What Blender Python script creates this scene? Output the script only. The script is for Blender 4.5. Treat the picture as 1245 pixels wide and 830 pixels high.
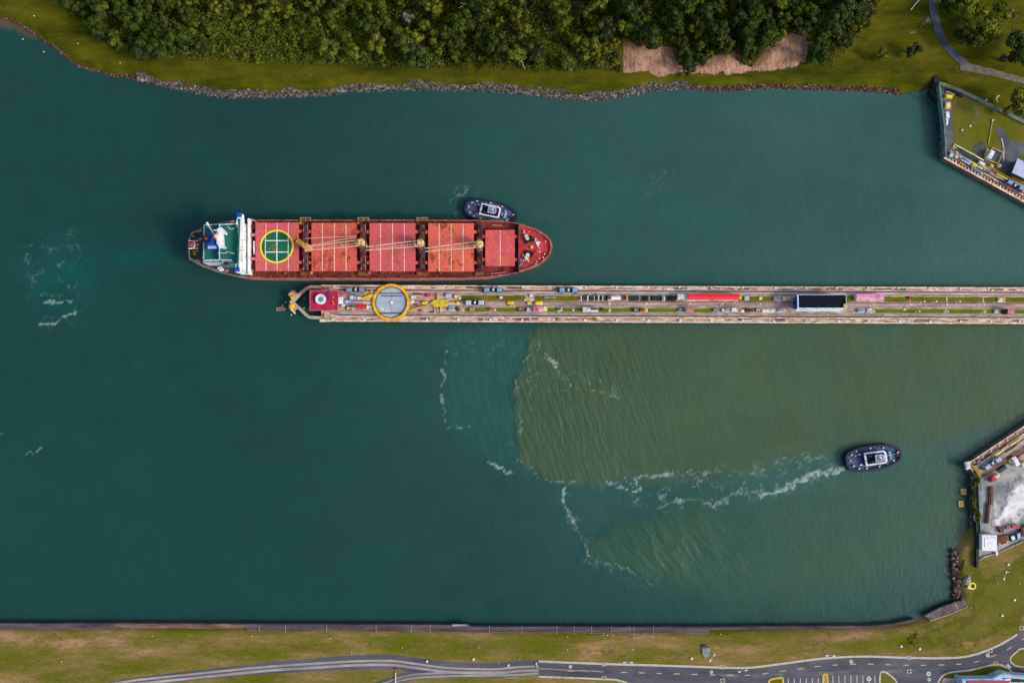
import bpy, math, random
import numpy as np
from mathutils import Vector, Euler
for _o in list(bpy.data.objects): bpy.data.objects.remove(_o)
SC = bpy.context.scene
COL = SC.collection
rad = math.radians
# ------------------------------------------------------------ camera, light, exposure
F = 1000.0                      # focal length in photograph pixels
H = 420.0                       # camera height above the water
TH = rad(3.9)                   # small forward tilt
CAMY = -H * math.tan(TH)
cam_d = bpy.data.cameras.new('camera'); cam = bpy.data.objects.new('camera', cam_d); COL.objects.link(cam)
cam.location = (0, CAMY, H); cam.rotation_euler = (TH, 0, 0)
cam_d.sensor_width = 36; cam_d.lens = 36 * F / 1245; cam_d.clip_start = 1; cam_d.clip_end = 9000
SC.camera = cam
SUN_EL, SUN_AZ = rad(36), rad(-20)            # azimuth from +X (east) towards +Y
w = bpy.data.worlds.new('World'); SC.world = w; w.use_nodes = True
nt = w.node_tree
sky = nt.nodes.new('ShaderNodeTexSky'); sky.sky_type = 'NISHITA'; sky.sun_disc = False
sky.sun_elevation = SUN_EL; sky.sun_rotation = math.pi / 2 - SUN_AZ
sky.air_density = 1.0; sky.dust_density = 3.0; sky.ozone_density = 1.0
bg = nt.nodes['Background']; bg.inputs[1].default_value = 0.15
nt.links.new(sky.outputs[0], bg.inputs[0])
sd = bpy.data.lights.new('sun', 'SUN'); so = bpy.data.objects.new('sun', sd); COL.objects.link(so)
sd.energy = 1.5; sd.angle = rad(10); sd.color = (1.0, 0.95, 0.88)
dv = Vector((math.cos(SUN_EL) * math.cos(SUN_AZ), math.cos(SUN_EL) * math.sin(SUN_AZ), math.sin(SUN_EL)))
so.rotation_euler = (-dv).to_track_quat('-Z', 'Y').to_euler(); so.location = dv * 600
vs = SC.view_settings
vs.view_transform = 'Standard'; vs.look = 'None'; vs.gamma = 1; vs.use_curve_mapping = False
vs.exposure = 0.42
# ------------------------------------------------------------ pixel <-> world
cT, sT = math.cos(TH), math.sin(TH)
def P(u, v, z=0.0):
    x = (u - 622.5) / F; y = -(v - 415) / F
    d = (x, y * cT + sT, y * sT - cT)
    t = (z - H) / d[2]
    return (d[0] * t, CAMY + d[1] * t)
def P3(u, v, z): return (*P(u, v, z), z)
def PP(pts, z): return [P(u, v, z) for u, v in pts]
def RC(u0, v0, u1, v1, z): return PP([(u0, v0), (u1, v0), (u1, v1), (u0, v1)], z)
def proj(X, Y, Z):
    dx = X; dy = Y - CAMY; dz = Z - H
    yc = dy * cT + dz * sT; zc = -dy * sT + dz * cT
    return 622.5 + F * dx / (-zc), 415 - F * yc / (-zc)
M_PX = H / F / cT
# ------------------------------------------------------------ colours and materials
def C(r, g, b, k=1.0):
    f = lambda c: ((c / 255) / 12.92 if c / 255 <= 0.04045 else ((c / 255 + 0.055) / 1.055) ** 2.4) * k
    return (f(r), f(g), f(b), 1)
def mat(name, cols, scale=0.5, stretch=(1, 1, 1), rough=0.75, bump=0.0, detail=6, lo=0.32, hi=0.68, objrand=0.0, rotz=0.0,
        metallic=0.0, fine=0.12, spec=0.3, world=True, bscale=None, nrough=.62):
    m = bpy.data.materials.new(name); m.use_nodes = True
    t = m.node_tree; N = t.nodes; L = t.links
    b = N['Principled BSDF']; b.inputs['Roughness'].default_value = rough; b.inputs['Metallic'].default_value = metallic
    b.inputs['Specular IOR Level'].default_value = spec
    mp = N.new('ShaderNodeMapping'); mp.inputs['Scale'].default_value = stretch; mp.inputs['Rotation'].default_value = (0, 0, rotz)
    if world:
        g = N.new('ShaderNodeNewGeometry'); L.new(g.outputs['Position'], mp.inputs[0])
    else:
        g = N.new('ShaderNodeTexCoord'); L.new(g.outputs['Object'], mp.inputs[0])
    n = N.new('ShaderNodeTexNoise'); n.inputs['Scale'].default_value = scale; n.inputs['Detail'].default_value = detail
    n.inputs['Roughness'].default_value = nrough
    L.new(mp.outputs[0], n.inputs['Vector'])
    r = N.new('ShaderNodeValToRGB'); e = r.color_ramp.elements
    k = len(cols)
    e[0].position = lo; e[0].color = cols[0]; e[1].position = hi; e[1].color = cols[-1]
    for i in range(1, k - 1):
        x = e.new(lo + (hi - lo) * i / (k - 1)); x.color = cols[i]
    L.new(n.outputs['Fac'], r.inputs[0])
    out = r.outputs[0]
    if fine or objrand:
        n2 = N.new('ShaderNodeTexNoise'); n2.inputs['Scale'].default_value = 1.7; n2.inputs['Detail'].default_value = 3
        L.new(mp.outputs[0], n2.inputs['Vector'])
        mr = N.new('ShaderNodeMapRange'); mr.inputs['From Min'].default_value = .25; mr.inputs['From Max'].default_value = .75
        mr.inputs['To Min'].default_value = 1 - fine; mr.inputs['To Max'].default_value = 1 + fine
        L.new(n2.outputs['Fac'], mr.inputs['Value'])
        val = mr.outputs[0]
        if objrand:
            oi = N.new('ShaderNodeObjectInfo'); m2 = N.new('ShaderNodeMapRange')
            m2.inputs['To Min'].default_value = 1 - objrand; m2.inputs['To Max'].default_value = 1 + objrand
            L.new(oi.outputs['Random'], m2.inputs['Value'])
            mm = N.new('ShaderNodeMath'); mm.operation = 'MULTIPLY'; L.new(val, mm.inputs[0]); L.new(m2.outputs[0], mm.inputs[1]); val = mm.outputs[0]
        vm = N.new('ShaderNodeVectorMath'); vm.operation = 'SCALE'; L.new(out, vm.inputs[0]); L.new(val, vm.inputs['Scale']); out = vm.outputs[0]
    L.new(out, b.inputs['Base Color'])
    if bump:
        bn = N.new('ShaderNodeBump'); bn.inputs['Strength'].default_value = bump; bn.inputs['Distance'].default_value = 0.4
        src = n
        if bscale:
            src = N.new('ShaderNodeTexNoise'); src.inputs['Scale'].default_value = bscale; src.inputs['Detail'].default_value = 4; L.new(mp.outputs[0], src.inputs['Vector'])
        L.new(src.outputs['Fac'], bn.inputs['Height']); L.new(bn.outputs[0], b.inputs['Normal'])
    return m
def paint(name, r, g, b, var=0.76, rough=0.6, scale=0.35, dirt=None):
    c = C(r, g, b)
    d = dirt or C(r * var, g * var, b * var)
    return mat(name, [d, c, c], scale=scale, rough=rough, lo=0.34, hi=0.62, fine=0.10, nrough=.7)
# ------------------------------------------------------------ mesh builder
class MB:
    def __init__(s): s.v = []; s.f = []
    def add(s, vs_, fs_):
        o = len(s.v); s.v += [tuple(p) for p in vs_]; s.f += [tuple(i + o for i in f) for f in fs_]; return s
    def prism(s, pts, z0, z1, top=None):
        a = sum(pts[i][0] * pts[(i + 1) % len(pts)][1] - pts[(i + 1) % len(pts)][0] * pts[i][1] for i in range(len(pts)))
        tp = top or pts
        if a < 0: pts = pts[::-1]; tp = tp[::-1]
        n = len(pts)
        v = [(x, y, z0) for x, y in pts] + [(x, y, z1) for x, y in tp]
        f = [tuple(range(n - 1, -1, -1)), tuple(range(n, 2 * n))] + [(i, (i + 1) % n, n + (i + 1) % n, n + i) for i in range(n)]
        return s.add(v, f)
    def sheet(s, pts, z):
        a = sum(pts[i][0] * pts[(i + 1) % len(pts)][1] - pts[(i + 1) % len(pts)][0] * pts[i][1] for i in range(len(pts)))
        if a < 0: pts = pts[::-1]
        return s.add([(x, y, z) for x, y in pts], [tuple(range(len(pts)))])
    def rect(s, u0, v0, u1, v1, z0, z1): return s.prism(RC(u0, v0, u1, v1, z1), z0, z1)
    def box(s, x, y, z0, lx, ly, lz, a=0.0, bev=0.0):
        c, n = math.cos(a), math.sin(a)
        def q(lx, ly): return [(x + c * i * lx / 2 - n * j * ly / 2, y + n * i * lx / 2 + c * j * ly / 2) for i, j in ((-1, -1), (1, -1), (1, 1), (-1, 1))]
        if bev:
            s.prism(q(lx, ly), z0, z0 + lz - bev); return s.prism(q(lx, ly), z0 + lz - bev, z0 + lz, q(lx - 2 * bev, ly - 2 * bev))
        return s.prism(q(lx, ly), z0, z0 + lz)
    def cyl(s, x, y, z0, z1, r0, r1=None, n=14):
        r1 = r0 if r1 is None else r1
        A = [(math.cos(2 * math.pi * i / n), math.sin(2 * math.pi * i / n)) for i in range(n)]
        return s.prism([(x + c * r0, y + d * r0) for c, d in A], z0, z1, [(x + c * r1, y + d * r1) for c, d in A])
    def ring(s, x, y, z0, z1, ri, ro, n=48):
        v = []; f = []
        for i in range(n):
            a = 2 * math.pi * i / n; c, d = math.cos(a), math.sin(a)
            v += [(x + c * ri, y + d * ri, z0), (x + c * ro, y + d * ro, z0), (x + c * ro, y + d * ro, z1), (x + c * ri, y + d * ri, z1)]
        for i in range(n):
            a, b = 4 * i, 4 * ((i + 1) % n)
            for k in range(4): f.append((a + k, b + k, b + (k + 1) % 4, a + (k + 1) % 4))
        return s.add(v, [q[::-1] for q in f])
    def loop_wall(s, outer, inner, z0, z1):
        n = len(outer)
        v = [(x, y, z0) for x, y in outer] + [(x, y, z1) for x, y in outer] + [(x, y, z1) for x, y in inner] + [(x, y, z0) for x, y in inner]
        f = []
        for i in range(n):
            j = (i + 1) % n
            for k in range(4):
                k2 = (k + 1) % 4
                f.append((k * n + i, k * n + j, k2 * n + j, k2 * n + i))
        return s.add(v, f)
    def tube(s, p, q, r0, r1=None, n=7):
        r1 = r0 if r1 is None else r1
        p, q = Vector(p), Vector(q); d = (q - p).normalized()
        a = d.orthogonal().normalized(); b = d.cross(a)
        v = []
        for c, r in ((p, r0), (q, r1)):
            for i in range(n):
                t = 2 * math.pi * i / n; v.append(c + a * math.cos(t) * r + b * math.sin(t) * r)
        return s.add(v, [tuple(range(n - 1, -1, -1)), tuple(range(n, 2 * n))] + [(i, (i + 1) % n, n + (i + 1) % n, n + i) for i in range(n)])
    def path(s, pts, r, n=6):
        for a, b in zip(pts[:-1], pts[1:]): s.tube(a, b, r, r, n)
        return s
    def ball(s, x, y, z, rx, ry, rz, n=10, m=6):
        v = []; f = []
        for j in range(m + 1):
            t = math.pi * j / m
            for i in range(n):
                a = 2 * math.pi * i / n; v.append((x + rx * math.sin(t) * math.cos(a), y + ry * math.sin(t) * math.sin(a), z + rz * math.cos(t)))
        for j in range(m):
            for i in range(n): f.append((j * n + i, (j + 1) * n + i, (j + 1) * n + (i + 1) % n, j * n + (i + 1) % n))
        return s.add(v, f)
    def strip(s, pts, wd, z, z2=None):
        # a flat ribbon along a polyline; pts are world xy; z2 -> raised slab
        L_ = []; R_ = []
        for i, p in enumerate(pts):
            a = pts[max(i - 1, 0)]; b = pts[min(i + 1, len(pts) - 1)]
            dx, dy = b[0] - a[0], b[1] - a[1]; l = math.hypot(dx, dy) or 1
            w_ = wd[i] if isinstance(wd, (list, tuple)) else wd
            nx, ny = -dy / l * w_ / 2, dx / l * w_ / 2
            L_.append((p[0] + nx, p[1] + ny)); R_.append((p[0] - nx, p[1] - ny))
        for i in range(len(pts) - 1):
            q = [R_[i], R_[i + 1], L_[i + 1], L_[i]]
            if z2 is None: s.sheet(q, z)
            else: s.prism(q, z, z2)
        return s
    def build(s, name, m, parent=None, smooth=False, origin=None):
        me = bpy.data.meshes.new(name)
        V = np.array(s.v, dtype=float)
        if parent is not None:
            o = np.array(WL(parent)); loc = (0, 0, 0)
            if origin is not None: loc = tuple(np.array(origin) - o); o = np.array(origin)
        else:
            mn, mx = V.min(0), V.max(0)
            o = np.array(origin) if origin is not None else np.array([(mn[0] + mx[0]) / 2, (mn[1] + mx[1]) / 2, mn[2]]); loc = tuple(o)
        me.from_pydata((V - o).tolist(), [], s.f)
        me.materials.append(m)
        if smooth: me.polygons.foreach_set('use_smooth', [True] * len(me.polygons))
        ob = bpy.data.objects.new(name, me); COL.objects.link(ob)
        ob.location = loc
        if parent is not None: ob.parent = parent
        return ob
def build_each(mb, name, m, parent):
    # every separate piece of the builder becomes a part of its own
    p = list(range(len(mb.v)))
    def find(i):
        while p[i] != i: p[i] = p[p[i]]; i = p[i]
        return i
    for f in mb.f:
        for i in f[1:]: p[find(i)] = find(f[0])
    groups = {}
    for f in mb.f: groups.setdefault(find(f[0]), []).append(f)
    for fs in groups.values():
        ids = sorted({i for f in fs for i in f}); mp = {i: k for k, i in enumerate(ids)}
        b = MB(); b.v = [mb.v[i] for i in ids]; b.f = [tuple(mp[i] for i in f) for f in fs]
        a = np.array(b.v); c = (a.min(0) + a.max(0)) / 2; b.build(name, m, parent, origin=(c[0], c[1], a[:, 2].min()))
_SOFT = {}
def soft(m, k=1.0):
    # the same ground material thinning out raggedly towards the rim of its patch
    if (m.name, k) in _SOFT: return _SOFT[(m.name, k)]
    q = m.copy(); t = q.node_tree; N = t.nodes; L = t.links
    a = N.new('ShaderNodeAttribute'); a.attribute_name = 'rim'; g = N.new('ShaderNodeNewGeometry')
    n = N.new('ShaderNodeTexNoise'); n.inputs['Scale'].default_value = .55; n.inputs['Detail'].default_value = 8; n.inputs['Roughness'].default_value = .75; L.new(g.outputs['Position'], n.inputs['Vector'])
    x = N.new('ShaderNodeMath'); x.operation = 'MULTIPLY_ADD'; L.new(n.outputs['Fac'], x.inputs[0]); x.inputs[1].default_value = 2.2; x.inputs[2].default_value = -1.55
    y = N.new('ShaderNodeMath'); y.operation = 'ADD'; L.new(x.outputs[0], y.inputs[0]); L.new(a.outputs['Fac'], y.inputs[1])
    r = N.new('ShaderNodeMapRange'); r.inputs['From Min'].default_value = 0; r.inputs['From Max'].default_value = .8; r.inputs['To Max'].default_value = k; L.new(y.outputs[0], r.inputs['Value'])
    tr = N.new('ShaderNodeBsdfTransparent'); mx = N.new('ShaderNodeMixShader'); L.new(r.outputs[0], mx.inputs[0]); L.new(tr.outputs[0], mx.inputs[1]); L.new(N['Principled BSDF'].outputs[0], mx.inputs[2])
    L.new(mx.outputs[0], N['Material Output'].inputs['Surface']); _SOFT[(m.name, k)] = q; return q
def WL(o):
    l = Vector((0, 0, 0))
    while o is not None: l += o.location; o = o.parent
    return tuple(l)
def tag(o, label, cat, group=None):
    o['label'] = label; o['category'] = cat
    if group: o['group'] = group
    return o
def thing(name, label, cat, loc, group=None, rz=0.0):
    o = bpy.data.objects.new(name, None); COL.objects.link(o); o.location = loc; o.rotation_euler = (0, 0, rz)
    o.empty_display_size = 0.5
    return tag(o, label, cat, group)
def solo(name, mb, m, label, cat, group=None, smooth=False): return tag(mb.build(name, m, None, smooth), label, cat, group)
def struct(name, mb, m, smooth=False):
    o = mb.build(name, m, None, smooth, origin=(0, 0, 0)); o['kind'] = 'structure'; return o
def stuff(name, mb, m, label, cat):
    o = mb.build(name, m, None, False); o['kind'] = 'stuff'; return tag(o, label, cat)
KIDS = {}
def dup(root, loc, rz=0.0, label=None, group=None, scale=None):
    def cp(o, par):
        c = o.copy(); COL.objects.link(c)
        if par is not None: c.parent = par
        for ch in list(o.children): cp(ch, c)
        return c
    r = cp(root, None); r.location = loc; r.rotation_euler = (0, 0, rz)
    if scale: r.scale = (scale,) * 3 if not isinstance(scale, tuple) else scale
    if label: r['label'] = label
    if group: r['group'] = group
    return r
random.seed(7); RNG = np.random.default_rng(7)
def smooth01(x): x = np.clip(x, 0, 1); return x * x * (3 - 2 * x)
def inpoly(px, py, poly):
    r = np.zeros(px.shape, bool); n = len(poly); j = n - 1
    for i in range(n):
        xi, yi = poly[i]; xj, yj = poly[j]
        c = ((yi > py) != (yj > py)) & (px < (xj - xi) * (py - yi) / ((yj - yi) if yj != yi else 1e-9) + xi)
        r ^= c; j = i
    return r
def polydist(px, py, pts, closed=False):
    d = np.full(px.shape, 1e9)
    q = list(pts) + ([pts[0]] if closed else [])
    for (ax, ay), (bx, by) in zip(q[:-1], q[1:]):
        l = (bx - ax) ** 2 + (by - ay) ** 2 or 1e-9
        t = np.clip(((px - ax) * (bx - ax) + (py - ay) * (by - ay)) / l, 0, 1)
        d = np.minimum(d, np.hypot(px - ax - t * (bx - ax), py - ay - t * (by - ay)))
    return d
def vnoise(x, y, s, seed):
    # cheap value noise, one octave
    r = np.random.default_rng(seed).random((256, 256))
    X, Y = x / s, y / s; i, j = np.floor(X).astype(int), np.floor(Y).astype(int); f, g = smooth01(X - i), smooth01(Y - j)
    a = lambda p, q: r[p % 256, q % 256]
    return (a(i, j) * (1 - f) + a(i + 1, j) * f) * (1 - g) + (a(i, j + 1) * (1 - f) + a(i + 1, j + 1) * f) * g
# ============================================================ WATER
def axis(lo, hi, step, far):
    mid = list(np.arange(lo, hi + step, step))
    out = []; s = step; x = mid[-1]
    while x < far: s *= 1.6; x += s; out.append(x)
    left = []; s = step; x = mid[0]
    while x > -far: s *= 1.6; x -= s; left.append(x)
    return np.array(left[::-1] + mid + out)
def grid_mesh(xs, ys, Z, keep=None):
    nx, ny = len(xs), len(ys)
    X, Y = np.meshgrid(xs, ys)
    V = np.stack([X.ravel(), Y.ravel(), np.broadcast_to(Z, X.shape).ravel()], 1)
    i = np.arange(nx * ny).reshape(ny, nx)
    Fq = np.stack([i[:-1, :-1].ravel(), i[:-1, 1:].ravel(), i[1:, 1:].ravel(), i[1:, :-1].ravel()], 1)
    if keep is not None:
        k = keep.ravel(); Fq = Fq[k[Fq].any(1)]
        used = np.unique(Fq); remap = -np.ones(len(V), int); remap[used] = np.arange(len(used)); V = V[used]; Fq = remap[Fq]
        return V, Fq, used
    return V, Fq, None
def mesh_obj(name, V, Fq, m, smooth=True):
    me = bpy.data.meshes.new(name); me.from_pydata(V.tolist(), [], Fq.tolist()); me.materials.append(m)
    if smooth: me.polygons.foreach_set('use_smooth', [True] * len(me.polygons))
    o = bpy.data.objects.new(name, me); COL.objects.link(o); o['kind'] = 'structure'; return o
xs = axis(-275, 275, 1.0, 3500); ys = axis(-165, 175, 1.0, 3500)
X, Y = np.meshgrid(xs, ys); U, VV = proj(X, Y, 0.0)
wob = (vnoise(U, VV, 2.2, 15) - .5) * 5 + (vnoise(U, VV, 26, 1) - .5) * 22 + (vnoise(U, VV, 9, 2) - .5) * 9 + (vnoise(U, VV, 4, 12) - .5) * 4
wob2 = (vnoise(U, VV, 2.2, 16) - .5) * 5 + (vnoise(U, VV, 26, 3) - .5) * 22 + (vnoise(U, VV, 9, 4) - .5) * 9 + (vnoise(U, VV, 4, 14) - .5) * 4
Ud, Vd = U + wob * .45, VV + wob2 * .45
def field(poly, soft_l, soft_r, u0, u1):
    ins = inpoly(Ud, Vd, poly); d = polydist(Ud, Vd, poly, True)
    sd_ = np.where(ins, d, -d); k = np.clip((U - u0) / (u1 - u0), 0, 1); sf = soft_l * (1 - k) + soft_r * k
    return smooth01(sd_ / sf + 0.5)
plumeA = [(655, 396), (643, 420), (634, 440), (627, 475), (624, 520), (627, 556), (640, 570), (668, 582), (700, 588), (760, 584), (840, 584), (900, 580), (960, 560), (1028, 552), (1120, 540), (1400, 480), (1400, 380)]
plumeB = [(748, 640), (722, 650), (708, 655), (716, 672), (728, 685), (752, 690), (792, 700), (812, 712), (850, 722), (900, 738), (990, 735), (1090, 700), (1165, 660), (1400, 600), (1400, 520), (1090, 558), (1028, 574), (985, 585), (930, 600), (880, 612), (835, 614), (800, 622)]
plumeC = [(540, 410), (536, 470), (546, 512), (600, 560), (640, 580), (640, 470), (660, 396), (560, 396)]
mA = field(plumeA, 12, 40, 640, 880) * (.78 + .34 * vnoise(Ud, Vd, 40, 63)); mB = field(plumeB, 14, 80, 710, 940) * (.7 + .45 * vnoise(Ud, Vd, 34, 64)); mC = field(plumeC, 16, 20, 540, 700)
wash = np.exp(-(((U - 75) / 46) ** 2 + ((VV - 335) / 42) ** 2)) * (0.4 + .9 * vnoise(Ud, Vd, 12, 21))
wash2 = np.exp(-(((U - 160) / 50) ** 2 + ((VV - 312) / 13) ** 2))
turb = smooth01((U - 250) / 850) * (0.7 + .6 * vnoise(Ud, Vd, 120, 5))          # more suspended silt towards the locks
turb *= np.where(VV > 400, np.clip((790 - VV) / 240, 0.0, 1), 1)
patch = (vnoise(Ud, Vd, 150, 6) - .5) * .10 + (vnoise(Ud * 1.0, Vd, 34, 7) - .5) * .05
cl = np.array(C(29, 68, 66)[:3]); tu = np.array(C(57, 95, 93)[:3]); mu = np.array(C(72, 90, 66)[:3]); mu2 = np.array(C(60, 88, 70)[:3])
def mixc(a, b, t): return a * (1 - t[..., None]) + b * t[..., None]
col = np.broadcast_to(cl, U.shape + (3,)).copy()
col = mixc(col, tu, np.clip(turb, 0, 1) * .9)
col = mixc(col, np.array(C(45, 88, 84)[:3]), mC * .55)
col = mixc(col, mu, mA * .92)
col = mixc(col, mu2, mB * .78)
col = mixc(col, np.array(C(20, 78, 76)[:3]), np.clip(wash2, 0, 1) * .85)
col = mixc(col, np.array(C(16, 84, 82)[:3]), np.clip(wash, 0, 1) * .8)
reefd = polydist(Ud, Vd, [(-20, 22), (18, 26), (40, 36)]) ; col = mixc(col, np.array(C(104, 78, 55)[:3]), smooth01(1.2 - reefd / 10) * .75)
streak = (vnoise(Ud * .35 + Vd * .08, Vd, 16, 61) - .5) * .07
col *= (1 + patch[..., None] * 1.35 + streak[..., None]) * np.array([.83, .89, .775])
# foam lines: (points, half width px, strength)
foams = [([(540, 424), (537, 450), (534, 470), (540, 495), (545, 512), (560, 517), (574, 526)], 2.2, .55), ([(596, 562), (606, 569), (616, 575), (626, 573)], 2.6, .8),
 ([(656, 408), (661, 424), (671, 439), (684, 458), (697, 467), (728, 476), (756, 488)], 2.0, .55), ([(668, 434), (676, 444)], 3.0, 1.1), ([(645, 428), (634, 440), (629, 456), (632, 470), (630, 500), (628, 540)], 2.4, .5), ([(640, 445), (644, 470), (650, 500)], 1.6, .4),
 ([(628, 556), (645, 574), (670, 584), (700, 585)], 2.2, .5), ([(690, 594), (687, 605), (692, 620), (697, 640)], 3.2, .8), ([(698, 646), (706, 658), (716, 670), (728, 684), (752, 690), (790, 700)], 2.0, .5),
 ([(1030, 568), (1010, 573), (990, 578), (970, 586), (945, 594), (920, 600)], 3.6, .95), ([(920, 600), (890, 606), (872, 612), (866, 618), (850, 610), (830, 612), (800, 614)], 3.8, .5),
 ([(1028, 571), (1004, 579), (985, 583)], 2.5, .9), ([(1000, 570), (992, 558), (984, 560)], 2.0, .55), ([(985, 577), (975, 565), (955, 558), (948, 570), (958, 580)], 2.2, .5), ([(892, 606), (898, 594), (905, 578)], 2.4, .6), ([(868, 600), (880, 588), (870, 575)], 2.0, .35),
 ([(828, 622), (822, 608), (830, 612)], 3.0, .75), ([(740, 586), (752, 598), (770, 598), (777, 592), (772, 582), (782, 577), (800, 576), (850, 573)], 3.0, .7), ([(757, 582), (768, 592), (776, 596)], 3.0, .5), ([(800, 576), (860, 574), (920, 570)], 2.2, .35),
 ([(56, 371), (70, 370), (88, 371)], 2.6, .7), ([(50, 392), (68, 394), (84, 388), (92, 382)], 2.6, .7), ([(36, 312), (32, 330), (42, 352), (54, 360)], 2.6, .4), ([(70, 336), (84, 348)], 3, .35), ([(78, 282), (90, 288)], 2, .3), ([(22, 562), (34, 552), (48, 541)], 1.8, .5), ([(0, 520), (6, 524)], 1.5, .5),
 ([(548, 243), (556, 235), (566, 229)], 4.0, .45), ([(552, 262), (548, 256)], 2.5, .35), ([(780, 235), (786, 225), (810, 212)], 2.5, .22), ([(570, 258), (562, 250)], 2, .3), ([(676, 300), (684, 312), (676, 322)], 3, .16), ([(575, 404), (600, 400)], 3, .25), ([(1170, 520), (1140, 560)], 1.5, .0)]
foam = np.zeros(U.shape)
for pts, hw, st in foams:
    lo_u, hi_u = min(p[0] for p in pts) - 30, max(p[0] for p in pts) + 30; lo_v, hi_v = min(p[1] for p in pts) - 30, max(p[1] for p in pts) + 30
    b = (U > lo_u) & (U < hi_u) & (VV > lo_v) & (VV < hi_v)
    if b.any():
        d = polydist(Ud[b] + (vnoise(U[b], VV[b], 5, 31) - .5) * 5, Vd[b] + (vnoise(U[b], VV[b], 5, 32) - .5) * 5, pts)
        gap = smooth01(vnoise(U[b], VV[b], 11, 33) * 2.2 - .45); foam[b] = np.maximum(foam[b], st * (np.exp(-(d / (hw * .46)) ** 2) * (.5 + .5 * gap if st < .8 else .75 + .25 * gap) + .24 * np.exp(-(d / (hw * 3.4)) ** 2) * vnoise(U[b], VV[b], 6, 34)))
ripA = np.clip(mA * np.exp(-((U - 680) / 130) ** 2 - ((VV - 490) / 130) ** 2) * 1.15 + mC * .35, 0, 1)
ripB = np.clip(mB * np.exp(-((U - 800) / 110) ** 2 - ((VV - 660) / 45) ** 2), 0, 1)
def blob(poly, sf): 
    ins = inpoly(Ud, Vd, poly); d = polydist(Ud, Vd, poly, True); return smooth01(np.where(ins, d, -d) / sf + .5)
net = np.maximum.reduce([blob([(735, 588), (800, 572), (900, 572), (960, 548), (1000, 548), (1028, 568), (1010, 578), (940, 600), (880, 616), (830, 626), (800, 618), (760, 606)], 22) * .95,
    blob([(26, 296), (60, 276), (98, 280), (104, 350), (98, 392), (50, 396), (30, 350)], 26) * .34, blob([(545, 224), (580, 224), (574, 266), (546, 262)], 14) * .5, blob([(536, 410), (600, 396), (640, 430), (620, 470), (560, 460)], 26) * .30,
    blob([(640, 404), (700, 440), (770, 480), (760, 500), (690, 480), (640, 470), (624, 540), (616, 540), (628, 440)], 14) * .42, blob([(684, 592), (700, 600), (704, 650), (740, 690), (800, 704), (800, 712), (730, 700), (690, 650)], 12) * .5, blob([(775, 240), (790, 215), (830, 196), (836, 206), (800, 230)], 16) * .28])
V_, F_, _ = grid_mesh(xs, ys, np.zeros(U.shape))
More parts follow.
